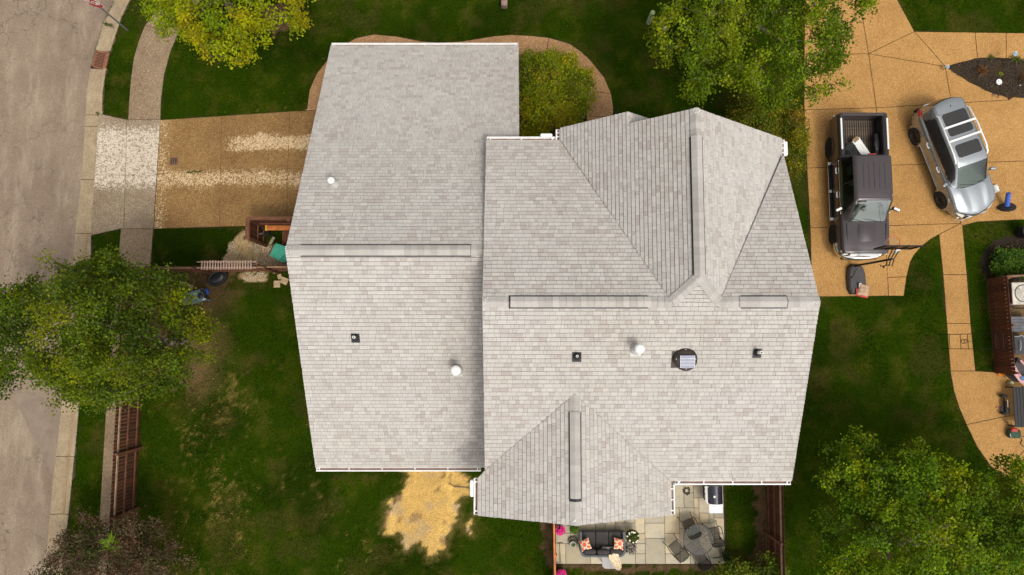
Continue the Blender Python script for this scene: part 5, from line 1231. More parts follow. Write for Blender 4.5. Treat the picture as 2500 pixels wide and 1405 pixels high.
tree('back_tree', 'spreading dark green tree at the bottom right corner', 'tree',
     [(1985, 1440), (1960, 1340), (1990, 1320), (1995, 1240), (2000, 1200), (2035, 1195), (2000, 1110), (2035, 1080), (2120, 1058), (2150, 1080), (2200, 1100), (2215, 1060), (2250, 1080), (2300, 1120), (2345, 1115), (2380, 1150), (2420, 1135), (2450, 1155), (2520, 1160), (2640, 1200), (2640, 1500), (2000, 1500)],
     4.4, 7.0, W2(2130, 1290, 0), 1250, 46, .095, BR, seed=11, tr=.16, gapf=.44)
tree('evergreen_shrub', 'round yellow-green shrub between the garage wing and the curving path', 'shrub',
     [(1272, 140), (1290, 132), (1310, 148), (1345, 140), (1365, 155), (1400, 142), (1405, 175), (1440, 170), (1450, 215), (1448, 260), (1425, 290), (1400, 320), (1330, 345), (1272, 350)],
     1.3, 2.6, W2(1335, 265, 0), 520, 36, .078, BU, 'front bed shrubs', seed=13, wob=.55, tr=.05, limb=10, fork=.1, spread=.12, droop=-.2, gapf=.36)
tree('evergreen_shrub', 'yellow-green shrub under the tree beside the orange driveway', 'shrub',
     [(1745, 320), (1775, 270), (1810, 232), (1840, 250), (1880, 240), (1925, 260), (1960, 300), (1962, 360), (1950, 400), (1935, 440), (1915, 420), (1880, 350), (1820, 380), (1740, 360)],
     1.2, 2.3, W2(1860, 330, 0), 500, 40, .072, [(.12, .15, .004), (.08, .11, .004), (.19, .17, .006), (.05, .08, .004), (.22, .14, .01)], 'front bed shrubs', seed=14, wob=.5, tr=.05, limb=10, fork=.1, spread=.12, droop=-.2, gapf=.36)
tree('evergreen_shrub', 'small bright green bush at the bottom edge below the glass table', 'shrub',
     [(1735, 1415), (1760, 1385), (1790, 1370), (1830, 1380), (1860, 1355), (1885, 1362), (1910, 1385), (1925, 1440), (1730, 1440)],
     .8, 1.4, W2(1830, 1420, 0), 170, 30, .09, [(.10, .15, .010), (.16, .19, .012), (.06, .10, .008)], seed=15, wob=.3, tr=.03, limb=7, fork=.1, spread=.1, droop=-.2, gapf=.35)
tree('leafy_bush', 'low bright green bush in dark mulch at the right edge', 'shrub',
     [(2424, 625), (2440, 612), (2470, 615), (2540, 610), (2560, 650), (2540, 680), (2440, 672), (2422, 650)],
     .35, .7, W2(2480, 645, 0), 200, 34, .08, [(.05, .12, .008), (.08, .15, .010), (.035, .085, .008)], seed=16, wob=.2, tr=.02, limb=7, fork=.1, spread=.09, droop=-.1, gapf=.3)
# grassy plants
def spiky(name, label, cat, c, z0, n, L, w, pal, seed, up=.6, spread=1.0, group=None):
    rs = np.random.RandomState(seed); root = empty(name, (c[0], c[1], z0), 0, label, cat, group)
    V = []; T = []
    for i in range(n):
        a = rs.uniform(0, 2 * pi); l = L * rs.uniform(.6, 1.1); e = rs.uniform(.15, 1.0) * spread; d = np.array([cos(a), sin(a)]); sdv = np.array([-sin(a), cos(a)]) * w
        p = [np.array([*(d * .03), 0.]), np.array([*(d * l * .5 * e), l * up * .75]), np.array([*(d * l * e), l * up * (1.0 - .5 * e)])]
        col = np.array(pal[rs.randint(len(pal))]) * rs.uniform(.7, 1.3)
        s3 = np.array([sdv[0], sdv[1], 0]); V += [p[0] - s3, p[0] + s3, p[1] + s3, p[1] - s3, p[1] - s3, p[1] + s3, p[2] + s3 * .15, p[2] - s3 * .15]; T += [col, col]
    soup('blades', np.array(V), 4, np.array(T), MAT['leaf'], root)['kind'] = 'stuff'; return root
OG = [(.16, .08, .025), (.22, .12, .04), (.10, .05, .02)]
spiky('ornamental_grass', 'russet ornamental grass clump in the pointed mulch bed', 'plant', W2(2393, 176), 0, 170, .42, .006, OG, 21)
spiky('ornamental_grass', 'brown grass clump at the right end of the pointed mulch bed', 'plant', W2(2496, 195), 0, 110, .38, .006, OG, 22)
spiky('strappy_plant', 'small green strappy plant at the upper rim of the mulch bed', 'plant', W2(2418, 142), 0, 40, .25, .010, [(.09, .14, .02), (.14, .16, .03)], 23, spread=1.2)
spiky('strappy_plant', 'green strappy plant under the tall garden light', 'plant', W2(2478, 147), 0, 55, .33, .012, [(.09, .14, .02), (.14, .16, .03)], 24, spread=1.2)
spiky('seedling', 'tiny lime green seedling beside the round white plaque', 'plant', W2(2443, 181), 0, 45, .14, .014, [(.16, .22, .01), (.22, .24, .01)], 25, up=.4, spread=1.2)
spiky('yucca', 'spiky green yucca at the bottom right corner of the patio', 'plant', W2(1768, 1358, .1), .02, 60, .62, .012, [(.05, .08, .03), (.09, .12, .05), (.03, .05, .02)], 26, up=.6, spread=1.1)
spiky('dry_stalks', 'dry straw stalks sticking out above the green bush at the right edge', 'plant', W2(2468, 615), .1, 50, .45, .004, [(.28, .20, .10), (.20, .14, .08)], 27, up=.5, spread=1.2)
spiky('vine_sprout', 'bright green vine sprouting through the purple shrub', 'plant', W2(270, 1330, 3.2), 3.1, 130, .45, .02, [(.12, .22, .010), (.18, .26, .012)], 28, up=.3, spread=1.2)
# ================================================================== FENCES
def boardfence(name, label, A, B, h, inner, bw=.14, posts=2.4, group=None, capmat='cedar_top', rails=(.30, .95, 1.58), seed=1, pw=.0, dog=.03):
    """boards from A to B (plan); rails and posts on the side 'inner' (+1 = left of A->B)"""
    A = Vector((*A, 0)); B = Vector((*B, 0)); D = (B - A); L = D.length; D.normalize(); Nn = Vector((-D.y, D.x, 0)) * inner; ang = atan2(D.y, D.x)
    r = empty(name, A, ang, label, 'fence', group); rr = random.Random(seed); n = int(L / bw); k = 0; mesh_pool = []
    for q in range(6):
        m = MB(); t = rr.uniform(.65, 1.35); m.cur = (t, t * rr.uniform(.9, 1.1), t); w = bw - .012; hh = h + rr.uniform(-.01, .015)
        vs = []
        for y in (-.009, .009): vs += [(-w / 2, y, .03), (w / 2, y, .03), (w / 2, y, hh - dog), (w / 2 - dog, y, hh), (-w / 2 + dog, y, hh), (-w / 2, y, hh - dog)]
        m.add(vs, [(0, 1, 2, 3, 4, 5), (11, 10, 9, 8, 7, 6)] + [(i, i + 6, (i + 1) % 6 + 6, (i + 1) % 6) for i in range(6)]); mesh_pool.append(m.mesh('board', MAT['cedar']))
    for i in range(n):
        o = link('board', rr.choice(mesh_pool), r); o.location = ((i + .5) * L / n, rr.uniform(-.002, .002), 0)
    for z in rails: m = MB(); m.box((L / 2, inner * .035, z), (L, .045, .085)); m.build('rail', MAT['cedar_h'] if z < max(rails) - .01 else MAT[capmat], r)
    np_ = max(1, round(L / posts)); pm = None
    for i in range(np_ + 1):
        m = MB(); m.box((0, 0, h / 2), (.09, .09, h + .02)); pm = pm or m.mesh('post', MAT['cedar_h']); o = link('post', pm, r); o.location = (min(max(i * L / np_, .05), L - .05), inner * .105, 0)
    return r
c0 = W2(366, 668); boardfence('plank_fence', 'long red-brown plank fence beside the sidewalk, rails facing the back yard', (W2(345, 985)[0] - .0, 0)[:1] + (c0[1],), (W2(345, 985)[0] - .0, -11.2), 1.83, 1, seed=3) if 0 else None
fA = W2(362, 668); fB = W2(331, 1260); dF = Vector((fB[0] - fA[0], fB[1] - fA[1])); fB2 = (fA[0] + dF.x * 1.45, fA[1] + dF.y * 1.45)
boardfence('plank_fence', 'long red-brown plank fence running down beside the sidewalk', fA, fB2, 1.83, 1, seed=3, group='plank fences')
boardfence('plank_fence', 'red-brown plank fence between the gravel patch and the back yard', (fA[0], fA[1] + .06), (-7.0, W(640, 660).y), 1.83, -1, seed=5, group='plank fences')
q0 = W2(1869, 1120); q1 = W2(1875, 1480)
boardfence('plank_fence', 'red-brown plank fence beside the lawn right of the patio', q0, q1, 1.83, -1, seed=7, group='plank fences')
boardfence('neighbour_fence', 'rust-brown vertical board fence screening the air conditioner', W2(2408, 682), W2(2427, 912), 1.22, 1, rails=(.3, .95), seed=9, bw=.15, dog=.0)
boardfence('neighbour_fence', 'short end of the rust-brown board fence behind the mulch bush', W2(2408, 680), W2(2640, 668), 1.22, -1, rails=(.3, .95), seed=10, bw=.15, dog=.0)
# loose lattice of grey battens lying along the fence top
a = W(480, 646, 1.88); b = W(626, 646, 1.88); r = empty('batten_rack', ((a.x + b.x) / 2, a.y - .03, 1.86), 0, 'grey-pink ladder of short battens lying along the fence top', 'batten rack')
Lr = b.x - a.x
for s in (-.11, .13): m = MB(); m.box((0, s, 0), (Lr, .035, .03)); m.build('rail', MAT['palewood'], r)
bm_ = None; rr = random.Random(4)
for i in range(19):
    m = MB(); m.box((0, 0, 0), (.05, .36, .02)); bm_ = bm_ or m.mesh('batten', MAT['palewood']); o = link('batten', bm_, r); o.location = (-Lr * .41 + i * Lr * .82 / 18, rr.uniform(-.015, .015), .026); o.rotation_euler = (0, 0, rr.uniform(-.04, .04))
m = MB(); a = W(627, 644, 1.8); b = W(659, 664, .05); m.tube([a, b], .03, 4); o = m.build('leaning_stake', MAT['orangewood']); tag(o, 'orange wooden stake leaning on the plank fence near the house', 'stake')
m = MB(); a = W(575, 650, 1.6); b = W(583, 661, .05); m.tube([a, b], .02, 4); o = m.build('leaning_stake', MAT['cedar_h']); tag(o, 'thin dark stake leaning on the fence below the batten rack', 'stake')
# ---------------- screened bin corner beside the garage
x0, y1 = -10.39, 5.03; y0 = 4.27
sc_ = empty('bin_screen', (x0, y0, 0), 0, 'red-brown wooden screen enclosure against the garage wall', 'bin screen'); rr = random.Random(8)
def pboard(mb_mat, c, d, nm='board'):
    m = MB(); t = rr.uniform(.7, 1.3); m.cur = (t, t, t); m.box(c, d); m.build(nm, MAT[mb_mat], sc_)
for i in range(6): pboard('cedar', (-.0, .06 + i * .135, .98), (.02, .125, 1.86))
for i in range(24): pboard('cedar', (.1 + i * .135, .79, .98), (.125, .02, 1.86))
for z in (.35, 1.0, 1.92): m = MB(); m.box((.05, .38, z), (.045, .76, .09)); m.build('rail', MAT['cedar_h'], sc_); m = MB(); m.box((1.65, .74, z), (3.1, .045, .09)); m.build('rail', MAT['cedar_h'], sc_)
m = MB(); m.box((-.01, .38, 1.98), (.14, .86, .03)); m.build('top_cap', MAT['cedar_h'], sc_); m = MB(); m.box((1.65, .79, 1.98), (3.3, .12, .03)); m.build('top_cap', MAT['cedar_h'], sc_)
for px_, py_ in ((.04, .74), (.04, .0), (1.6, .72)): m = MB(); m.box((px_, py_, 1.0), (.12, .12, 2.0)); m.build('post', MAT['cedar_h'], sc_)
# plank box with planks + orange beam inside
xb = x0 + .85; pb = empty('plank_deck', (xb, y0 - .05, 0), 0, 'low deck of dark brown planks inside the wooden screen', 'plank deck')
for i in range(14): m = MB(); t = rr.uniform(.7, 1.3); m.cur = (t * 1.25, t * 1.3, t * 1.3); m.box((i * .15 + .07, .22, .3), (.14, .82, .04)); m.build('plank', MAT['cedar'], pb)
m = MB(); m.box((1.0, .22, .15), (2.1, .78, .26)); m.build('frame', MAT['cedar_h'], pb)
a = W(651, 557, 1.0); m = MB(); m.box((1.0, 0, 0), (2.0, .20, .05), bev=.01); thing1('orange_beam', 'bright orange plank lying inside the wooden screen', 'plank', m, MAT['orangewood'], a)
m = MB(); m.box((0, 0, 0), (.07, .23, .09), bev=.02); thing1('yellow_end_block', 'yellow block on the end of the orange plank', 'block', m, simple('golden_yellow', (.7, .33, .01), .5), a + Vector((-.02, 0, 0)))
a = W(664, 588, .35); m = MB(); m.box((0, 0, 0), (.34, .12, .02), rz=1.05, bev=.005); thing1('pale_board', 'pale tapered board offcut lying on the dark planks', 'board', m, simple('pale_khaki_board', (.30, .25, .16), .8), a)
a = W(618, 574, .9); m = MB(); m.tube([a, W(640, 569, .9)], .012, 6); m.tube([a + Vector((.02, -.05, 0)), W(641, 571, .85)], .012, 6); m.tube([W(619, 573, .9), W(622, 580, .9)], .02, 6); o = m.build('garden_fork', MAT['galv']); tag(o, 'grey metal garden fork leaning inside the wooden screen', 'garden fork')
a = W(644, 566, .5); m = MB(); m.lathe((0, 0, 0), [(.14, -.45), (.18, .0), (.17, .02), (.12, -.0), (.02, -.3)], 16); thing1('dark_pail', 'dark pail in the corner of the wooden screen', 'pail', m, MAT['rubber'], a)
# teal lid chest
zt = .95; P_ = [W(673, 594, zt), W(702, 604, zt), W(706, 640, zt), W(688, 641, zt), W(659, 624, zt)]
pl = [(p.x, p.y) for p in P_]; tc = empty('teal_bin', (0, 0, 0), 0, 'teal plastic wheelie bin lid beside the garage corner', 'bin')
m = MB(); q = inset(pl, -.0); m.prism(q, zt - .05, zt); m.prism(inset(pl, .05), zt, zt + .02); m.build('lid', MAT['teal'], tc); m = MB(); m.prism(inset(pl, .05), .03, zt - .05); m.build('tub', simple('dark_teal', (.02, .09, .07), .5), tc)
m = MB(); a1 = W(686, 635, zt + .03); a2 = W(698, 619, zt + .03); m.tube([a1, a2], .008, 4); m.build('lid_seam', MAT['darkgap'], tc)
m = MB(); m.tube([W(657, 619, .9), W(668, 597, .9)], .014, 6); m.build('handle', MAT['black'], tc)
# back yard bits
a = W(533, 679, .15); r = empty('plastic_tub', (a.x, a.y, 0), radians(28), 'black oval plastic tub standing in the dirt under the fence', 'tub')
def oval(rx, ry, z, n=28): return [(rx * cos(2 * pi * k / n), ry * sin(2 * pi * k / n), z) for k in range(n)]
m = MB(); m.rings([oval(.36, .24, 0), oval(.42, .29, .10), oval(.45, .32, .24), oval(.43, .30, .30), oval(.37, .24, .31), oval(.33, .20, .29)], True, False); m.rings([oval(.33, .20, .29), oval(.31, .12, .34), oval(.20, .06, .35)], False, True); m.build('shell', MAT['black'], r)
m = MB(); m.box((-.02, 0, .355), (.36, .085, .02), bev=.01); m.build('slot', MAT['darkgap'], r); m = MB(); m.rings([oval(.40, .27, .305), oval(.41, .28, .315), oval(.385, .255, .32)], False, False); m.build('rim_line', MAT['rubber'], r)
a = W(456, 700, .1); m = MB(); m.box((0, 0, .08), (.48, .28, .2), bev=.04); m.box((.2, -.02, .12), (.1, .2, .14), bev=.03); thing1('stone_block', 'tan stone block half under the tree near the tub', 'stone', m, MAT['sandstone'], (a.x, a.y, 0), -.35)
a = W(473, 727, .5); r = empty('play_table', (a.x, a.y, 0), radians(18), 'blue-grey plastic table with black fittings under the tree edge', 'table')
m = MB(); m.box((0, 0, .5), (.95, .52, .06), bev=.02); m.build('table_top', MAT['steelblue'], r)
for sx in (-.4, .4):
    for sy in (-.2, .2): m = MB(); m.box((sx, sy, .25), (.07, .07, .47)); m.build('leg', MAT['steelblue'], r)
m = MB(); m.box((.42, .16, .535), (.14, .12, .04), bev=.01); m.box((.47, -.05, .50), (.1, .3, .12), bev=.03); m.build('bracket', MAT['black'], r); m = MB(); m.lathe((.3, -.03, .53), [(.10, 0), (.11, .05), (.07, .09), (.02, .1)], 16); m.build('dial', MAT['black'], r); m = MB(); m.box((.40, -.2, .54), (.14, .05, .03), bev=.01); m.build('spout', MAT['signwhite'], r)
a = W(502, 713, .12); m = MB(); m.lathe((0, 0, 0), [(.02, 0), (.10, .03), (.13, .09), (.12, .15), (.05, .17)], 16); m.torus((0, 0, .1), .13, .012, 18, 5); thing1('blue_bowl', 'small dark blue bowl beside the play table', 'bowl', m, MAT['blue'], (a.x, a.y, 0))
for i, (u, v, w_, d_, ro, lb) in enumerate(((676, 694, .27, .29, .05, 'square tan stepping stone in the grass near the house'), (694, 686, .30, .28, -.4, 'tan stepping stone against the house edge'), (683, 676, .18, .2, .3, 'rough orange-tan stone above the square stepping stone'))):
    p = W(u, v, .03); m = MB(); m.box((0, 0, .02), (w_, d_, .06), bev=.012); thing1('stepping_stone', lb, 'stepping stone', m, MAT['sandstone'], (p.x, p.y, 0), ro, 'stepping stones')

# driveway cover plate
p = W(424, 394, .03); r = empty('utility_cover', (p.x, p.y, .022), -.03, 'small square brown utility cover set in the brown driveway', 'utility cover')
m = MB(); m.box((0, 0, 0), (.32, .32, .012), bev=.004); m.build('plate', simple('brown_plate', (.11, .06, .04), .8), r); m = MB()
for k in range(3): m.box((-.09 + k * .09, 0, .007), (.02, .24, .003))
m.build('slot', MAT['darkgap'], r)
# ---------------- stop sign with street name blade
bs = Vector((-16.65, 13.67, 0)); r = empty('stop_sign', bs, 0, 'red STOP sign with a green street name blade on a steel post', 'stop sign')
m = MB(); m.box((0, 0, 1.75), (.055, .03, 3.5)); m.box((.03, .012, 1.75), (.012, .03, 3.5)); m.box((-.03, .012, 1.75), (.012, .03, 3.5)); m.build('post', MAT['galv'], r)
SG_ = empty('sign_panel', (0, -.035, 2.47), radians(-12)); SG_.parent = r
def octo(R, y): return [(R * cos(radians(22.5 + 45 * k)), y, R * sin(radians(22.5 + 45 * k))) for k in range(8)]
for R_1, mt, y, nm in ((.405, 'signwhite', 0, 'border'), (.385, 'signred', -.006, 'face')):
    m = MB(); A_ = octo(R_1, y); B_1 = octo(R_1, y + .004); m.add(A_ + B_1, [tuple(range(8)), tuple(reversed(range(8, 16)))] + [(i, i + 8, (i + 1) % 8 + 8, (i + 1) % 8) for i in range(8)]); m.build(nm, MAT[mt], SG_)
def text(s, size, mat, parent, loc, rot, name='lettering', ext=.002):
    cu = bpy.data.curves.new(name, 'FONT'); cu.body = s; cu.size = size; cu.extrude = ext; cu.align_x = 'CENTER'; cu.align_y = 'CENTER'; cu.offset = size * .012
    to = bpy.data.objects.new('tmp', cu); COL.objects.link(to); dg = bpy.context.evaluated_depsgraph_get(); me = bpy.data.meshes.new_from_object(to.evaluated_get(dg)); bpy.data.objects.remove(to)
    me.materials.clear(); me.materials.append(mat); o = link(name, me, parent); o.location = loc; o.rotation_euler = rot; return o
t_ = text('STOP', .33, MAT['signwhite'], SG_, (0, -.012, -.0), (pi / 2, 0, 0)); t_.scale = (.82, 1.25, 1)
bl = empty('street_name_blade', (-.02, 0, 3.34), 0); bl.parent = r
m = MB(); m.box((0, .38, 0), (.012, .95, .20)); m.build('blade', MAT['signgreen'], bl)
m = MB()
for z in (-.093, .093): m.box((.008, .38, z), (.003, .93, .008))
for y in (-.087, .847): m.box((.008, y, 0), (.003, .008, .19))
m.build('blade_border', MAT['signwhite'], bl)
t_ = text('HAN', .17, MAT['signwhite'], bl, (.010, .10, .0), (pi / 2, 0, pi / 2)); t_.scale = (.8, 1, 1)

# ---------------- basketball hoop
hb = empty('basketball_hoop', (14.37, 3.02, 0), 0, 'portable basketball hoop with orange rim standing at the end of the driveway', 'basketball hoop')
cx_ = -.0
Bp = [(-.33, .30), (-.20, .43), (.16, .43), (.28, .30), (.36, .02), (.38, -.55), (.26, -.80), (-.26, -.82), (-.36, -.62), (-.38, -.05)]
m = MB(); n_ = len(Bp); lv = [(1.0, .0), (1.0, .12), (.93, .22), (.80, .26)]; m.rings([[(x * k, (y + .18) * k - .18, z + .02) for x, y in Bp] for k, z in lv], True, True, sm=False); m.build('base_tank', simple('charcoal_plastic', (.045, .040, .040), .5), hb)
m = MB(); m.lathe((-.27, -.12, .2), [(.07, 0), (.08, .06), (.04, .08)], 12); m.lathe((.0, -.38, .2), [(.06, 0), (.06, .1), (.02, .11)], 12); m.build('filler_cap', MAT['black'], hb)
m = MB(); m.tube([(-.22, -.15, .27), (-.02, .33, .42)], .012, 5); m.build('strut', MAT['blackmetal'], hb)
m = MB(); m.tube([(-.10, .36, .18), (-.05, .33, 1.5), (-.0, .30, 2.9)], [.045, .042, .04], 8); m.build('pole', MAT['blackmetal'], hb)
m = MB(); m.tube([(-.02, .20, 2.05), (-.02, .12, 2.1), (.0, .10, 2.75)], .016, 6); m.lathe((0, .07, 2.25), [(.03, 0), (.045, .03), (.03, .06)], 10); m.build('height_crank', MAT['blackmetal'], hb)
for sx in (-.06, .06): m = MB(); m.tube([(sx, .05, 2.75), (sx, .30, 2.9), (sx, .64, 3.35)], .02, 5); m.tube([(sx, .12, 2.55), (sx, .30, 2.68), (sx, .64, 3.05)], .02, 5); m.build('arm', MAT['blackmetal'], hb)
m = MB(); m.box((0, .55, 3.2), (.16, .02, .3), rx=-.3); m.build('arm_label', MAT['signwhite'], hb)
bd = empty('backboard', (0, .68, 3.32)); bd.parent = hb
m = MB(); m.box((0, 0, 0), (1.34, .02, .80)); m.build('pane', MAT['boardglass'], bd)
m = MB()
for z in (-.40, .40): m.box((0, 0, z), (1.40, .05, .045))
for x in (-.68, .68): m.box((x, 0, 0), (.045, .05, .84))
for x in (-.24, .24): m.box((x, -.015, -.0), (.05, .03, .8))
m.build('board_frame', MAT['blackmetal'], bd)
m = MB()
for z in (-.16, .22): m.box((0, .016, z), (.56, .006, .04))
for x in (-.27, .27): m.box((x, .016, .03), (.04, .006, .38))
m.build('shooter_square', MAT['signwhite'], bd)
m = MB(); m.torus((0, .93, 3.05), .235, .013, 32, 8); m.box((0, .71, 3.03), (.14, .05, .07)); m.tube([(-.07, .72, 3.0), (-.14, .84, 3.04)], .01, 4); m.tube([(.07, .72, 3.0), (.14, .84, 3.04)], .01, 4); m.build('rim', MAT['orange'], hb)
m = MB(); nn = 12
for k in range(nn):
    for s in (-1, 1):
        a0 = 2 * pi * k / nn; pts = []
        for t in range(4): a = a0 + s * t * pi / nn; R = .23 - .035 * t; pts.append((R * cos(a), .93 + R * sin(a), 3.04 - .13 * t))
        m.tube(pts, .005, 3, cap=False)
m.build('net', MAT['signwhite'], hb)
bg_ = empty('sack', (14.55, 2.36, .27), radians(-12), 'tan sack with a red end lying on the hoop base', 'bag')
m = MB(); 
def pillow(mb, w, d, h, n=10, pinch=.12, wob=0, seed=0):
    rq = random.Random(seed); top = []; bot = []
    for i in range(n + 1):
        for j in range(n + 1):
            a, b = -1 + 2 * i / n, -1 + 2 * j / n; e = (1 - a ** 4) * (1 - b ** 4); k1 = 1 - pinch * (1 - b * b); k2 = 1 - pinch * (1 - a * a)
            x = a * w / 2 * (k1 if abs(a) > .6 else 1 - (1 - k1) * abs(a)); y = b * d / 2 * (k2 if abs(b) > .6 else 1 - (1 - k2) * abs(b)); z = h / 2 * e ** .5 + (rq.uniform(-wob, wob) if e > 0 else 0)
            top.append((x, y, z + h / 2)); bot.append((x, y, -z + h / 2 if e > 0 else h / 2))
    f = [(i * (n + 1) + j, (i + 1) * (n + 1) + j, (i + 1) * (n + 1) + j + 1, i * (n + 1) + j + 1) for i in range(n) for j in range(n)]
    mb.add(top, f, True); mb.add(bot, [q[::-1] for q in f], True)
pillow(m, .46, .50, .16, 10, .06, .012, 3); m.build('sack_body', simple('tan_paper', (.42, .28, .18), .8, vs=8), bg_)
m = MB(); m.box((0, -.25, .06), (.46, .10, .05), rz=.0, bev=.02); m.box((-.24, -.12, .05), (.09, .26, .04), rz=.2, bev=.015); m.build('red_end', MAT['red'], bg_)
m = MB(); m.box((-.18, .18, .09), (.12, .16, .05), bev=.02); m.build('plastic_corner', simple('clear_plastic_film', (.50, .46, .43), .3), bg_)

# ---------------- front yard small things
for (u, v, z1, rad_, lb, ht, lean) in ((1583, 56, 0, .10, 'pale green round utility marker standing in the front lawn', .95, 0),):
    p = W(u, v, 0); m = MB(); m.lathe((0, 0, 0), [(rad_, 0), (rad_ * 1.02, ht - .05), (rad_ * .95, ht - .01), (rad_ * .6, ht + .02), (.01, ht + .03)], 18); thing1('utility_marker', lb, 'utility marker', m, MAT['utilgreen'], (p.x, p.y, 0))
p = W(1624, 71, .1); m = MB(); m.lathe((0, 0, 0), [(.09, 0), (.10, .1), (.07, .16), (.01, .18)], 14); m.box((.02, 0, .1), (.2, .12, .1), rz=.5, bev=.03); thing1('white_lamp', 'small white garden lamp under the edge of the big green tree', 'lamp', m, MAT['signwhite'], (p.x, p.y, 0))
p = W(1231, -6, .35); m = MB(); m.box((0, 0, -.0), (.28, .7, .36), bev=.06); m.box((0, 0, .19), (.24, .6, .02), bev=.01); thing1('utility_box', 'dusty pink-brown utility box at the top edge of the lawn', 'utility box', m, simple('dusty_pinkbrown', (.25, .16, .13), .7), (p.x, p.y, .18))
# iron edging at porch
p = W(1496, 300, 0); m = MB()
for k in range(7): m.tube([(p.x - .08 + k * .03, p.y - .2 + k * .09, 0), (p.x - .05 + k * .03, p.y - .15 + k * .09, .75)], .012, 4)
m.tube([(p.x - .06, p.y - .2, .72), (p.x + .14, p.y + .4, .72)], .018, 5); o = m.build('iron_railing', MAT['blackmetal']); tag(o, 'short black iron railing at the porch end of the pebbled path', 'railing')
# garden lights + plaque
def glight(u, v, z, rad_, lb):
    p = W(u, v, z); r = empty('garden_light', (p.x, p.y, 0), 0, lb, 'garden light', 'garden lights'); m = MB(); m.tube([(0, 0, 0), (0, 0, z)], .012, 6); m.build('stake', MAT['blackmetal'], r)
    m = MB(); m.lathe((0, 0, z - .02), [(rad_ * .8, -.04), (rad_, 0), (rad_, .02), (rad_ * .8, .035), (.01, .04)], 20); m.build('head', simple('frosted_blue_glass', (.22, .34, .36), .3), r); m = MB(); m.torus((0, 0, z + .005), rad_, .012, 20, 5); m.build('ring', MAT['alu'], r)
glight(2313, 164, .3, .085, 'frosted round garden light at the tip of the mulch bed'); glight(2479, 132, .75, .10, 'taller blue round garden light over the green strappy plant')
p = W(2440, 200, .05); r = empty('round_plaque', (p.x, p.y, 0), 0, 'round white plaque with dark marks lying in the mulch bed', 'plaque'); m = MB(); m.lathe((0, 0, 0), [(.125, 0), (.125, .04), (.115, .05), (.01, .05)], 24); m.build('disc', MAT['signwhite'], r)
m = MB(); m.box((-.045, .035, .051), (.06, .018, .004)); m.box((-.05, .005, .051), (.018, .05, .004)); m.box((.02, .03, .051), (.035, .03, .004)); m.box((.0, -.075, .051), (.11, .014, .004)); m.build('marks', simple('dark_mark', (.08, .08, .07), .7), r)
m = MB(); m.box((0, 0, .02), (.05, .035, .03), bev=.01); p = W(2490, 209); thing1('white_pebble', 'single white pebble on the mulch near the plaque', 'pebble', m, MAT['signwhite'], (p.x, p.y, 0))
# blue training post with black round base, lying tilted by the car
p = W(2452, 507, .05); r = empty('blue_post', (p.x, p.y, .02), 0, 'blue tube post on a black round base beside the silver car', 'post')
m = MB(); Mx = Matrix.Rotation(radians(50), 4, 'X') @ Matrix.Rotation(0, 4, 'Z'); Mx = Matrix.Translation((0, 0, .16)) @ Matrix.Rotation(radians(20), 4, 'Z') @ Matrix.Rotation(radians(-52), 4, 'X')
m.lathe(None, [(.34, -.03), (.345, .0), (.31, .04), (.12, .07), (.02, .07)], 32, M_=Mx); m.build('round_base', MAT['black'], r); m = MB(); m.lathe(None, [(.115, .05), (.10, .2), (.09, .66), (.08, .67), (.01, .67)], 18, M_=Mx); m.build('tube', MAT['blue'], r)
p = W(2440, 458, .3); m = MB(); pillow(m, .22, .36, .16, 8, .1, .02, 4); thing1('cloth_bundle', 'white cloth bundle peeking out beside the silver car', 'cloth', m, MAT['signwhite'], (p.x, p.y, .02), .3)
p = W(2506, 566, .4); m = MB(); m.lathe((0, 0, 0), [(.22, 0), (.28, .35), (.30, .6), (.26, .62), (.2, .4)], 20); thing1('black_planter', 'black planter just showing at the right edge above the mulch bush', 'planter', m, MAT['black'], (p.x, p.y, 0))
# ---------------- iron trellis with letter
p = W(2297, 835, 0); Xt, Yt = 17.88, p.y; r = empty('iron_trellis', (Xt, Yt, .02), 0, 'tall thin iron trellis with a letter B between the walk and the fence', 'trellis')
hw = .29
for y in (-hw, hw): m = MB(); m.tube([(0, y, 0), (0, y, 4.15)], .0125, 6); m.build('post', MAT['blackmetal'], r)
for z in (.50, 1.18, 1.63, 3.17, 3.55, 4.1): m = MB(); m.tube([(0, -hw, z), (0, hw, z)], .012, 6); m.build('cross_bar', MAT['blackmetal'], r)
m = MB(); m.tube([(0, 0, 1.63), (0, 0, 4.1)], .007, 5); m.tube([(0, -.12, 3.17), (0, -.12, 3.9)], .006, 5); m.tube([(0, .12, 3.17), (0, .12, 3.9)], .006, 5); m.build('centre_rod', MAT['blackmetal'], r)
# letter read from the west side: spine to the north (y+), bowls to the south
zb, zt_ = 1.24, 1.57; yS, yE = .07, -.07; m = MB(); m.tube([(0, yS, zb), (0, yS, zt_)], .013, 6); zm = (zb + zt_) / 2
def bowl(z0, z1, w): return [(0, yS, z0)] + [(0, yS - w * (.45 + .55 * sin(pi * k / 8)), z0 + (z1 - z0) * (.5 - .5 * cos(pi * k / 8))) for k in range(9)] + [(0, yS, z1)]
m.tube(bowl(zb, zm, .16), .012, 6); m.tube(bowl(zm, zt_, .14), .012, 6); m.tube([(0, 0, 1.18), (0, 0, zb)], .008, 5); m.tube([(0, 0, zt_), (0, 0, 1.63)], .008, 5); m.build('letter', MAT['blackmetal'], r)
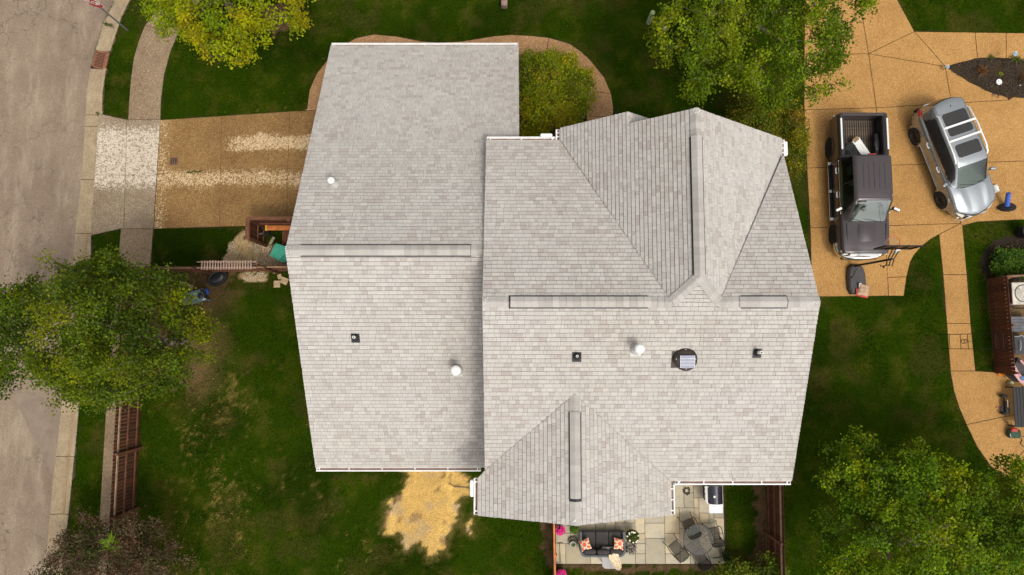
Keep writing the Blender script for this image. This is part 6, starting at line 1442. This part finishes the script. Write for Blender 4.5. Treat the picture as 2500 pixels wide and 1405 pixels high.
# ---------------- behind the neighbour's fence
p = W(2494, 717, .85); r = empty('air_conditioner', (p.x + .05, p.y, 0), 0, 'pale grey outdoor air conditioner unit behind the rust-brown fence', 'air conditioner')
m = MB(); m.box((0, 0, .43), (.86, .86, .84), bev=.06); m.build('casing', MAT['greymetal'], r); m = MB(); m.box((0, 0, .86), (.90, .90, .05), bev=.08); m.build('top_panel', simple('cream_enamel', (.50, .46, .38), .5, fv=.03), r)
m = MB(); m.lathe((0, 0, .885), [(.36, -.02), (.36, .012), (.33, .012), (.33, -.03), (.01, -.03)], 32); m.build('fan_well', MAT['black'], r)
m = MB()
for k in range(5): m.torus((0, 0, .90), .06 + k * .062, .004, 28, 4)
for k in range(8): a = k * pi / 4; m.tube([(.05 * cos(a), .05 * sin(a), .9), (.34 * cos(a), .34 * sin(a), .9)], .004, 4)
m.build('fan_guard', MAT['alu'], r)
for k in range(3): m = MB(); a = k * 2 * pi / 3; m.box((.17 * cos(a), .17 * sin(a), .87), (.26, .15, .01), rz=a, rx=.2); m.build('fan_blade', MAT['alu'], r)
m = MB()
for k in range(9): m.box((-.435, 0, .12 + k * .08), (.012, .76, .03))
m.build('louvre', MAT['black'], r)
m = MB(); m.tube([W(2466, 748, .3), W(2478, 753, .35), W(2500, 752, .3)], .02, 6); m.tube([W(2465, 762, .2), W(2476, 754, .3), W(2500, 755, .2)], .014, 6); o = m.build('refrigerant_hose', MAT['black']); tag(o, 'black hoses running beside the air conditioner', 'hose')
a = W(2468, 776, .5); b = W(2510, 811, .5); r = empty('storage_box', (a.x, b.y, 0), 0, 'grey slatted deck box behind the rust-brown fence', 'storage box')
for k in range(5): m = MB(); m.box((.45, .07 + k * .125, .5), (.9, .12, .03), bev=.006); m.build('slat', simple('grey_resin', (.10, .10, .11), .6) if k == 0 else bpy.data.materials['grey_resin'], r)
m = MB(); m.box((.45, .32, .25), (.88, .62, .47)); m.build('chest', bpy.data.materials['grey_resin'], r)
a = W(2473, 862, .7); r = empty('gas_grill', (a.x, a.y, 0), 0, 'dark covered grill with a silver handle behind the rust-brown fence', 'grill')
m = MB(); m.box((.45, .32, .4), (.9, .75, .78), bev=.08); m.build('cabinet', simple('dark_grey_cover', (.035, .036, .040), .6), r); m = MB(); m.tube([(.18, .10, .85), (.20, .22, .88), (.21, .42, .88), (.20, .50, .85)], .02, 6); m.build('handle', MAT['alu'], r); m = MB(); m.tube([(.0, .66, .82), (.12, .66, .84), (.3, .70, .86), (.42, .62, .84)], .018, 6); m.build('gas_pipe', MAT['alu'], r)
m = MB(); pts = [W(2487, 873, .8), W(2473, 905, .8), W(2478, 920, .8), W(2495, 934, .8), W(2505, 905, .8), W(2497, 880, .8)]
m.prism([(p.x, p.y) for p in pts], .3, .78); o = m.build('lounge_chair', simple('grey_mesh_fabric', (.055, .05, .05), .8)); tag(o, 'grey mesh garden lounger at the right edge by the patio', 'lounger')
def ribbon(name, lb, cat, pts, w, mat, th=.02, seed=1):
    rq = random.Random(seed); m = MB(); R = []
    for i, p in enumerate(pts):
        a = pts[max(0, i - 1)]; b = pts[min(len(pts) - 1, i + 1)]; d = (b - a); d.z = 0; d.normalize(); n = Vector((-d.y, d.x, 0)); ww = w[i] if isinstance(w, list) else w
        row = [p + n * ww * t + Vector((0, 0, .03 * sin(t * 9 + i * 1.3) * 1.0)) for t in (-.5, -.3, -.1, .1, .3, .5)]; R.append(row + [q - Vector((0, 0, th)) for q in reversed(row)])
    m.rings(R, True, True); o = m.build(name, mat); tag(o, lb, cat); return o
ribbon('pink_towel', 'pink towel draped over the lounger at the right edge', 'towel', [W(2470, 876, .95), W(2475, 895, .95), W(2482, 912, .95), W(2495, 930, .92), W(2515, 938, .9)], [.12, .16, .2, .2, .2], MAT['pinkcloth'])
ribbon('pink_towel', 'smaller pink cloth strip higher up on the lounger', 'towel', [W(2492, 880, .95), W(2500, 888, .95), W(2515, 884, .95)], .12, MAT['pinkcloth'])
ribbon('blue_cloth', 'light blue cloth beside the pink towel', 'cloth', [W(2494, 926, 1.0), W(2505, 922, 1.0), W(2515, 925, 1.0)], .14, simple('light_blue_cloth', (.10, .25, .45), .8))
p = W(2447, 914, .06); m = MB(); m.box((0, 0, 0), (.38, .12, .07), bev=.03); thing1('orange_toy', 'bright orange plastic toy at the foot of the rust-brown fence', 'toy', m, simple('orange_toy_plastic', (.75, .22, .01), .4), p)
p = W(2467, 935, .1); m = MB(); m.lathe((0, 0, 0), [(.09, 0), (.10, .1), (.07, .18), (.02, .2)], 14); thing1('cream_jar', 'small cream bulb-shaped jar on the right patio', 'jar', m, simple('cream_glaze', (.45, .42, .26), .35), (p.x, p.y, .02))
# black garden bench at right edge
p = W(2497, 994, .5); r = empty('garden_bench', (p.x + .1, p.y, 0), 0, 'black slatted garden bench with wheels at the right edge', 'bench')
for k in range(6): m = MB(); m.box((-.40 + k * .13, 0, .5), (.115, 1.62, .03)); m.build('slat', MAT['blackmetal'], r)
for sy in (-.78, .78):
    for sx in (-.38, .3): m = MB(); m.box((sx, sy, .25), (.06, .05, .48)); m.build('leg', MAT['blackmetal'], r)
for y in (.42, -.28): m = MB(); m.lathe((-.62, y, .16), [(.13, -.05), (.15, 0), (.13, .05)], 20, axis='Y'); m.build('wheel', MAT['rubber'], r)
m = MB(); m.tube([(-.60, .42, .16), (-.60, -.35, .16)], .03, 6); m.box((-.56, -.05, .25), (.16, .5, .1), bev=.03); m.build('axle_box', MAT['blackmetal'], r)
m = MB(); m.box((-.57, .12, .315), (.035, .3, .02), bev=.008); m.build('label_strip', simple('tan_label', (.5, .4, .25), .6), r)
def shears():
    r = empty('hedge_shears', W(2443, 996, .04), 0, 'open hedge shears with light blue handles and a red tip on the patio', 'shears')
    O = r.location; L = lambda u, v, z=.04: W(u, v, z) - O
    for pts in ((L(2443, 996), L(2450, 991), L(2459, 992)), (L(2443, 996), L(2448, 1004), L(2459, 1010))): m = MB(); m.tube(pts, .018, 6); m.build('handle', simple('light_blue_grip', (.12, .42, .62), .5), r)
    m = MB(); m.box((0, 0, 0), (.09, .06, .03), bev=.01); m.build('hinge', MAT['black'], r); m = MB(); m.box((-.12, .02, 0), (.12, .07, .03), rz=-.2, bev=.012); m.build('blade', simple('dull_red_blade', (.38, .08, .05), .5), r)
shears()
p = W(2474, 1059, .15); r = empty('tool_bag', (p.x, p.y, .02), 0, 'dark green bag with a red top standing on the curved patio', 'bag')
m = MB(); m.box((0, 0, .14), (.48, .36, .28), bev=.09); m.build('bag_body', MAT['green'], r); m = MB(); m.box((-.04, .16, .24), (.28, .16, .12), bev=.05); m.build('red_flap', MAT['red'], r); m = MB(); m.tube([(-.2, .05, .24), (-.22, -.05, .26), (-.18, -.15, .24)], .02, 5); m.build('grip', MAT['alu'], r)
m = MB(); m.tube([W(2487, 1065, .04), W(2500, 1066, .04), W(2520, 1064, .04)], .014, 5); m.tube([W(2487, 1068, .04), W(2496, 1074, .04), W(2491, 1084, .04), W(2500, 1092, .04), W(2515, 1090, .04)], .014, 5); m.tube([W(2450, 1025, .04), W(2455, 1031, .04), W(2470, 1034, .04), W(2473, 1045, .04)], .01, 5); o = m.build('extension_cord', MAT['green']); tag(o, 'thin dark cord curling over the curved patio', 'cord')

# ================================================================== PATIO FURNITURE
p = W(1470, 1327, .5); s0 = empty('outdoor_sofa', (p.x, p.y, .03), 0, 'dark grey wicker three-seat sofa facing the house on the patio', 'sofa')
def rr_(hx, hy, r_, z, n=5, yoff=0, flat_top=True):
    o = []
    for sx, sy, a0, R in ((1, 1, 0, .05), (-1, 1, 90, .05), (-1, -1, 180, r_), (1, -1, 270, r_)):
        for k in range(n + 1): a = radians(a0 + 90 * k / n); o.append((sx * (hx - R) + R * cos(a), sy * (hy - R) + R * sin(a) + yoff, z))
    return o
HX, HY = .90, .475
m = MB(); m.rings([rr_(HX - .06, HY - .05, .2, .04), rr_(HX, HY, .22, .30), rr_(HX + .0, HY, .24, .30)], True, True, sm=False); m.build('seat_base', MAT['wicker'], s0)
# U-shaped wicker back and arms
def U(off, z):
    pts = []; hx, hy = HX - off, HY - off; R = .24 - off * .6
    pts.append((-hx, HY - .02, z)); pts.append((-hx, 0, z))
    for k in range(7): a = radians(180 + 90 * k / 6); pts.append((-hx + R + R * cos(a), -hy + R + R * sin(a), z))
    for k in range(7): a = radians(270 + 90 * k / 6); pts.append((hx - R + R * cos(a), -hy + R + R * sin(a), z))
    pts.append((hx, 0, z)); pts.append((hx, HY - .02, z)); return pts
zt2 = [.56 if i in (0, 17) else (.62 if i in (1, 16) else .70) for i in range(18)]
o1, i1 = U(0, 0), U(.085, 0); m = MB(); R_ = []
for k in range(18): R_.append([(o1[k][0], o1[k][1], .28), (o1[k][0], o1[k][1], zt2[k]), ((o1[k][0] + i1[k][0]) / 2, (o1[k][1] + i1[k][1]) / 2, zt2[k] + .02), (i1[k][0], i1[k][1], zt2[k]), (i1[k][0], i1[k][1], .28)])
m.rings(R_, True, True, sm=False); m.build('wicker_back', MAT['wicker'], s0)
for k in range(3):
    m = MB(); m.box((-.525 + k * .525, .10, .38), (.515, .70, .16), bev=.06); m.build('seat_cushion', MAT['charcoal'], s0)
    m = MB(); m.box((0, 0, 0), (.50, .20, .42), rx=-.22, bev=.09); o = m.build('back_cushion', MAT['charcoal'], s0); o.location = (-.52 + k * .52, -.28 + (.0 if k == 1 else .01), .62)
for sx in (-.8, .8):
    for sy in (-.35, .38): m = MB(); m.cyl((sx, sy, 0), (sx, sy, .08), .03, n=8); m.build('foot', MAT['black'], s0)
gq = G('orange_white_lattice'); o_ = gq.co; sx_ = gq.sep(); 
def ringpat(cx1, cy1, R):
    d = gq.math('SQRT', gq.math('ADD', gq.math('POWER', gq.math('SUBTRACT', sx_[0], cx1), 2), gq.math('POWER', gq.math('SUBTRACT', sx_[1], cy1), 2))); return gq.ramp(gq.math('ABSOLUTE', gq.math('SUBTRACT', d, R)), .010, .020, 1, 0)
acc = ringpat(0, 0, .10)
for cx1, cy1 in ((.13, .13), (-.13, .13), (.13, -.13), (-.13, -.13), (0, .2), (0, -.2), (.2, 0), (-.2, 0)): acc = gq.math('MAXIMUM', acc, ringpat(cx1, cy1, .085))
MAT['pillow'] = gq.bsdf(gq.mix(acc, (.72, .17, .06), (.80, .68, .55)), .9, 0, None, .2)
for lx, ly, rz, lb in ((-.66, -.02, .45, 'orange and white patterned pillow at the left end of the sofa'), (.60, .0, -.25, 'orange and white patterned pillow at the right end of the sofa')):
    m = MB(); pillow(m, .44, .44, .17, 12, .10); o = m.build('throw_pillow', MAT['pillow']); o.location = (p.x + lx, p.y + ly, .62); o.rotation_euler = (-.42, (-.32 if lx < 0 else .32), rz); tag(o, lb, 'pillow', 'pillows on the sofa')
# heater cover / side table behind sofa
q = W(1489, 1362, .6); m = MB(); Rr = lambda h_, z: [(x, -y, z) for x, y, _ in rr_(.315, .42, .17, 0)]
st = empty('side_table', (q.x, q.y, 0), 0, 'light grey round-cornered metal table behind the sofa', 'side table')
def tp(z, k=1): return [(x * k, y * k, z) for x, y, _ in rr_(.315, .42, .17, 0)]
m = MB(); m.rings([tp(.58, .97), tp(.60), tp(.62), tp(.625, .985)], True, True, sm=False); m.build('table_top', MAT['greymetal'], st)
m = MB(); m.tube([(-.31, .10, .628), (-.1, .09, .628), (.02, .12, .628), (.31, .10, .628)], .004, 4); m.tube([(.0, .12, .628), (-.02, -.1, .628), (.03, -.4, .628)], .004, 4); m.build('top_seam', MAT['black'], st)
for sx in (-.24, .24):
    for sy in (-.32, .32): m = MB(); m.cyl((sx, sy, 0), (sx, sy, .59), .02, n=8); m.build('leg', MAT['greymetal'], st)
# blanket over the sofa back
r0 = Vector((p.x, p.y, 0)); m = MB(); path = [(.40, -.30, .84, .20), (.42, -.42, .80, .21), (.46, -.53, .72, .20), (.52, -.66, .66, .17), (.58, -.80, .655, .16), (.62, -.92, .65, .13), (.64, -1.0, .64, .05)]; R_ = []
rq = random.Random(2)
for i, (x, y, z, w_) in enumerate(path):
    row = []
    for k in range(11): t = -1 + 2 * k / 10; row.append((x + w_ * t * .95 + y * 0, y + .28 * w_ * t + rq.uniform(-.01, .01), z + .028 * sin(t * 11 + i * .4) + .02 * (1 - t * t)))
    R_.append(row + [(a_, b_, c_1 - .025) for a_, b_, c_1 in reversed(row)])
m.rings(R_, True, True); o = m.build('blanket', MAT['cream']); o.location = r0; tag(o, 'cream crumpled blanket hanging from sofa back onto the grey table', 'blanket')
# grill
p = W(1748, 1212, 1.0); gr_ = empty('barbecue', (p.x, p.y, .03), 0, 'black and white gas barbecue with a side shelf under the gutter', 'barbecue')
m = MB(); n_ = 10; prof = [(-.30 + .02, .0)] + [(-.28 * cos(pi * k / n_), .24 * sin(pi * k / n_) ** .8) for k in range(n_ + 1)]
m.rings([[(x, y, z + .85) for x, z in prof[1:]] for y in (-.30, .40)], True, True); m.build('hood', simple('black_enamel', (.02, .021, .03), .22, coat=.5), gr_)
m = MB(); m.box((0, .05, .72), (.60, .72, .26), bev=.02); m.build('firebox', MAT['black'], gr_); m = MB(); m.box((0, .05, .34), (.52, .62, .55)); m.build('cart', MAT['black'], gr_)
m = MB(); m.box((.02, -.50, .84), (.54, .36, .04), bev=.10); m.build('side_shelf', MAT['white'], gr_); m = MB(); m.box((.02, .50, .90), (.50, .14, .04), bev=.02); m.build('side_shelf', MAT['white'], gr_)
m = MB(); m.tube([(-.30, -.28, .95), (-.36, -.26, 1.0), (-.36, .34, 1.0), (-.30, .36, .95)], .022, 8); m.build('hood_handle', MAT['white'], gr_); m = MB(); m.box((-.34, .05, .80), (.10, .64, .10), bev=.03); m.build('control_panel', MAT['signwhite'], gr_)
for k in range(3): m = MB(); m.lathe((-.40, -.14 + k * .19, .80), [(.035, -.02), (.035, .02), (.01, .025)], 12, axis='X'); m.build('knob', MAT['black'], gr_)
m = MB(); m.lathe((-.09, -.0, 1.085), [(.045, 0), (.045, .012), (.01, .014)], 16); m.build('thermometer', MAT['signwhite'], gr_); m = MB(); m.tube([(.10, -.58, .87), (-.14, -.34, .93)], .006, 4); m.build('shelf_rod', MAT['galv'], gr_)
# scorch mark
p = W(1676, 1198); m = MB(); rq = random.Random(3); n_ = 22; R1 = []
o_ = []; i_ = []
for k in range(n_): a = 2 * pi * k / n_; R = .15 + rq.uniform(-.035, .045); o_.append((p.x + R * cos(a), p.y + R * 1.1 * sin(a), .0365)); i_.append((p.x + .065 * cos(a), p.y + .065 * sin(a), .0365))
m.add(o_ + i_, [(k, (k + 1) % n_, (k + 1) % n_ + n_, k + n_) for k in range(n_)]); o = m.build('soot_ring', simple('soot', (.045, .04, .032), .95, vs=18, var=.6)); tag(o, 'dark irregular soot ring burnt on the flagstones', 'soot ring')
# round table
p = W(1705, 1318, .72); tb = empty('round_table', (p.x, p.y, .03), 0, 'round smoked glass patio table among the four mesh chairs', 'table')
RT = .60
m = MB(); m.lathe((0, 0, .70), [(RT, 0), (RT, .008), (.02, .008)], 48); m.build('glass_top', MAT['smoked'], tb)
m = MB(); m.torus((0, 0, .702), RT, .014, 48, 6); m.torus((0, 0, .69), .28, .009, 30, 5); m.build('table_rim', MAT['blackmetal'], tb)
for k in range(4): m = MB(); a = radians(25 + 90 * k); m.tube([(RT * cos(a), RT * sin(a), .69), (.2 * cos(a), .2 * sin(a), .64), (.09 * cos(a), .09 * sin(a), .35), (.42 * cos(a), .42 * sin(a), .02)], .014, 6); m.build('leg', MAT['blackmetal'], tb)
m = MB()
for k in range(8):
    a0 = 2 * pi * k / 8; m.tube([(.02 * cos(a0), .02 * sin(a0), .69), (.2 * cos(a0 + .35), .2 * sin(a0 + .35), .69), (.28 * cos(a0), .28 * sin(a0), .69)], .006, 4)
m.build('scrollwork', MAT['blackmetal'], tb)
gm = G('dark_chair_mesh'); tr_ = gm.n.new('ShaderNodeBsdfTransparent'); df_ = gm.n.new('ShaderNodeBsdfDiffuse'); df_.inputs[0].default_value = (.045, .04, .036, 1); mx_ = gm.n.new('ShaderNodeMixShader'); mx_.inputs[0].default_value = .8; gm.l.new(tr_.outputs[0], mx_.inputs[1]); gm.l.new(df_.outputs[0], mx_.inputs[2]); gm.l.new(mx_.outputs[0], gm.out.inputs[0]); MAT['mesh'] = gm.m
def chair(first=None):
    r = empty('mesh_chair', (0, 0, 0)); BM = MAT['blackmetal']
    m = MB(); nx2 = 8; V = []
    for i in range(nx2 + 1):
        for j in range(nx2 + 1): a = -1 + 2 * i / nx2; b = -1 + 2 * j / nx2; V.append((b * .23, a * .23 * (1 - .1 * b * b) + .0, .42 - .03 * (1 - a * a) * (1 - b * b)))
    f_ = [(i * 9 + j, (i + 1) * 9 + j, (i + 1) * 9 + j + 1, i * 9 + j + 1) for i in range(8) for j in range(8)]
    m.add(V, f_, True); m.build('seat', MAT['mesh'], r)
    m = MB(); V = [(-.24 - .16 * i / 8 + .04 * ((-1 + 2 * j / 8) ** 2), (-1 + 2 * j / 8) * .23, .44 + .48 * i / 8) for i in range(9) for j in range(9)]; m.add(V, f_, True); m.build('backrest', MAT['mesh'], r)
    m = MB(); m.tube([(.23, -.23, .42), (.23, .23, .42)], .012, 6); m.tube([(-.24, -.23, .44), (-.23, .23, .44)], .012, 6); m.build('seat_frame', BM, r)
    m = MB(); m.tube([(-.24, -.24, .42), (-.36, -.24, .90), (-.40, -.12, .93), (-.41, 0, .94), (-.40, .12, .93), (-.36, .24, .90), (-.24, .24, .42)], .014, 6); m.tube([(-.38, -.1, .86), (-.38, 0, .80), (-.38, .1, .86)], .007, 4); m.build('back_frame', BM, r)
    for sy in (-1, 1):
        m = MB(); m.tube([(-.33, sy * .25, .68), (-.1, sy * .28, .67), (.16, sy * .28, .66), (.24, sy * .27, .60), (.24, sy * .24, .42)], .013, 6); m.build('armrest', BM, r)
        m = MB(); m.tube([(.23, sy * .23, .42), (.21, sy * .24, .2), (.30, sy * .27, .02), (.33, sy * .28, .012)], .012, 6); m.lathe((.33, sy * .28, 0), [(.022, 0), (.02, .02)], 10); m.build('leg', BM, r)
        m = MB(); m.tube([(-.24, sy * .23, .42), (-.22, sy * .24, .2), (-.36, sy * .27, .02), (-.40, sy * .28, .012)], .012, 6); m.lathe((-.40, sy * .28, 0), [(.022, 0), (.02, .02)], 10); m.build('leg', BM, r)
    return r
ch0 = chair(); spots = [(1683, 1282, 112, 'black mesh chair on the house side of the round glass table'), (1743, 1302, 102, 'black mesh chair right of the round glass table, nearest the lawn'), (1650, 1337, 128, 'black mesh chair left of the round glass table'), (1708, 1358, 116, 'black mesh chair below the round glass table, nearest the lawn edge')]
for i, (u, v, dg_, lb) in enumerate(spots):
    c = ch0 if i == 0 else copy_tree(ch0); q = W(u, v, .42); c.location = (q.x, q.y, .03); c.rotation_euler = (0, 0, radians(dg_)); tag(c, lb, 'chair', 'mesh chairs round the glass table')
# plants on patio
def pot(name, lb, u, v, z, rp, hp, potmat, leaf_n, R, hl, pal, flowers=0, fmat=None, cat='potted plant', seed=1, soilring=True, leaf=.06, group=None):
    q = W(u, v, z); r = empty(name, (q.x, q.y, .03), 0, lb, cat, group); rs = np.random.RandomState(seed)
    m = MB(); m.lathe((0, 0, 0), [(rp * .72, 0), (rp, hp), (rp * 1.06, hp), (rp * 1.04, hp + .02), (rp * .92, hp + .015), (rp * .9, hp - .04), (.01, hp - .04)], 24, cap=False); m.build('pot', potmat, r)
    n = leaf_n; a = rs.uniform(0, 2 * pi, n); q_ = np.sqrt(rs.rand(n)) * R; c = np.stack([q_ * np.cos(a), q_ * np.sin(a), hp + hl * (1 - (q_ / R) ** 2) * rs.uniform(.4, 1, n)], 1)
    th = a + rs.normal(0, .6, n); ax = np.stack([np.cos(th), np.sin(th), rs.uniform(-.3, .6, n)], 1) * (leaf * rs.uniform(.6, 1.2, n))[:, None]; sd = np.stack([-np.sin(th), np.cos(th), rs.normal(0, .3, n)], 1) * leaf * .32
    V = np.stack([c - ax * .5, c + sd, c + ax * .5, c - sd], 1).reshape(-1, 3); col = np.array(pal)[rs.randint(0, len(pal), n)] * rs.uniform(.7, 1.3, (n, 1)); soup('foliage', V, 4, col, MAT['leaf'], r)['kind'] = 'stuff'
    if flowers:
        mb = MB(); 
        for k in range(flowers):
            aa = rs.uniform(0, 2 * pi); rr2 = R * sqrt(rs.rand()) * 1.02; c2 = (rr2 * cos(aa), rr2 * sin(aa), hp + hl * (1.05 - .6 * (rr2 / R) ** 2)); t = rs.uniform(.7, 1.2); mb.cur = (t, t, t); ph = rs.uniform(0, 6)
            for e in range(5): b_ = ph + e * 2 * pi / 5; cx1, cy1 = c2[0] + .018 * cos(b_), c2[1] + .018 * sin(b_); mb.add([(c2[0], c2[1], c2[2]), (cx1 + .014 * -sin(b_), cy1 + .014 * cos(b_), c2[2] + .01), (c2[0] + .042 * cos(b_), c2[1] + .042 * sin(b_), c2[2] + .004), (cx1 - .014 * -sin(b_), cy1 - .014 * cos(b_), c2[2] + .01)], [(0, 1, 2, 3)])
        mb.build('petals', fmat, r)['kind'] = 'stuff'
    return r
LG = [(.08, .15, .012), (.12, .20, .02), (.05, .10, .012)]
pot('flower_pot', 'bright magenta flowering plant beside the orange beam near the roof edge', 1369, 1297, .5, .14, .28, MAT['rubber'], 160, .18, .22, LG, 60, MAT['pink'], seed=31, group='magenta flower pots')
pot('flower_pot', 'magenta flowering plant at the bottom edge beside the orange beam', 1371, 1404, .5, .14, .28, MAT['rubber'], 160, .19, .22, LG, 60, MAT['pink'], seed=32, group='magenta flower pots')
pot('fern_pot', 'small green leafy pot plant left of the sofa under the eave', 1403, 1294, .55, .13, .38, MAT['rubber'], 300, .19, .16, LG, seed=33)
pot('herb_pot', 'dark pot with a white rim crescent and small green plant', 1399, 1330, .3, .11, .26, MAT['signwhite'], 120, .10, .06, LG, seed=34, leaf=.035)
q = W(1398, 1322, .05); m = MB(); rq = random.Random(5)
for k in range(34): a = rq.uniform(0, 2 * pi); R = sqrt(rq.random()) * .20; m.box((R * cos(a), R * sin(a) * .8, .05 + rq.uniform(0, .08)), (rq.uniform(.04, .09), rq.uniform(.03, .07), .05), rz=rq.uniform(0, 3), bev=.012)
thing1('stone_heap', 'heap of dark mixed stones round the white-rimmed pot', 'stones', m, MAT['stonegrey'], (q.x, q.y, .03)); bpy.data.objects['stone_heap']['kind'] = 'stuff'
q = W(1540, 1340, .15); m = MB()
for k in range(60): m.box((rq.uniform(-.19, .19), rq.uniform(-.19, .19), rq.uniform(.03, .30)), (rq.uniform(.04, .10), rq.uniform(.03, .08), .06), rz=rq.uniform(0, 3), rx=rq.uniform(-.5, .5), bev=.012)
thing1('stone_heap', 'square heap of grey and white rocks right of the sofa', 'stones', m, MAT['stonegrey'], (q.x, q.y, .03)); bpy.data.objects['stone_heap.001']['kind'] = 'stuff'
r = pot('flower_pot', 'dark leaved plant with white flowers right of the sofa', 1545, 1312, .6, .16, .45, MAT['rubber'], 420, .24, .22, [(.05, .09, .012), (.09, .13, .015), (.03, .05, .01), (.10, .05, .02)], 14, MAT['petalwhite'], seed=35, leaf=.13)
# orange beam fence piece on the left of the patio
a = W(1352, 1240, 1.0); b = W(1356, 1480, 1.0); r = empty('orange_rail', (0, 0, 0), 0, 'orange stained timber rail running down the left side of the patio', 'rail')
m = MB(); m.tube([(a.x, a.y, 1.0), (b.x, b.y, 1.0)], .055, 4); m.build('top_rail', MAT['orangewood'], r)
L_ = (a - b).length
for k in range(16):
    t = (k + .5) / 16; c = a.lerp(b, t); m = MB(); tt = rr.uniform(.8, 1.2); m.cur = (tt, tt, tt); m.box((c.x - .03, c.y, .5), (.02, L_ / 16 - .012, .94)); m.build('board', MAT['cedar'], r)
for t in (.05, .5, .95): c = a.lerp(b, t); m = MB(); m.box((c.x + .05, c.y, .5), (.09, .09, .98)); m.build('post', MAT['orangewood'], r)
# thin hook pole
r = empty('shepherd_hook', W(1368, 1373, 0), 0, 'thin dark metal pole with a cross bar standing on the patio', 'hook pole'); O = r.location
m = MB(); m.tube([W(1368, 1373, .03) - O, W(1366, 1326, .03 + .5) - O], .014, 5); m.build('pole', MAT['blackmetal'], r); m = MB(); m.tube([W(1360, 1326, .53) - O, W(1374, 1325, .53) - O], .016, 5); m.build('cross_bar', MAT['blackmetal'], r)
# branch on the bare patch, marker cord
m = MB(); m.tube([W(1095, 1181, .03), W(1110, 1189, .04), W(1130, 1190, .03), W(1148, 1192, .03)], [.012, .022, .018, .008], 5); o = m.build('stick', MAT['bark']); tag(o, 'short dark stick lying on the bare yellow patch', 'stick')
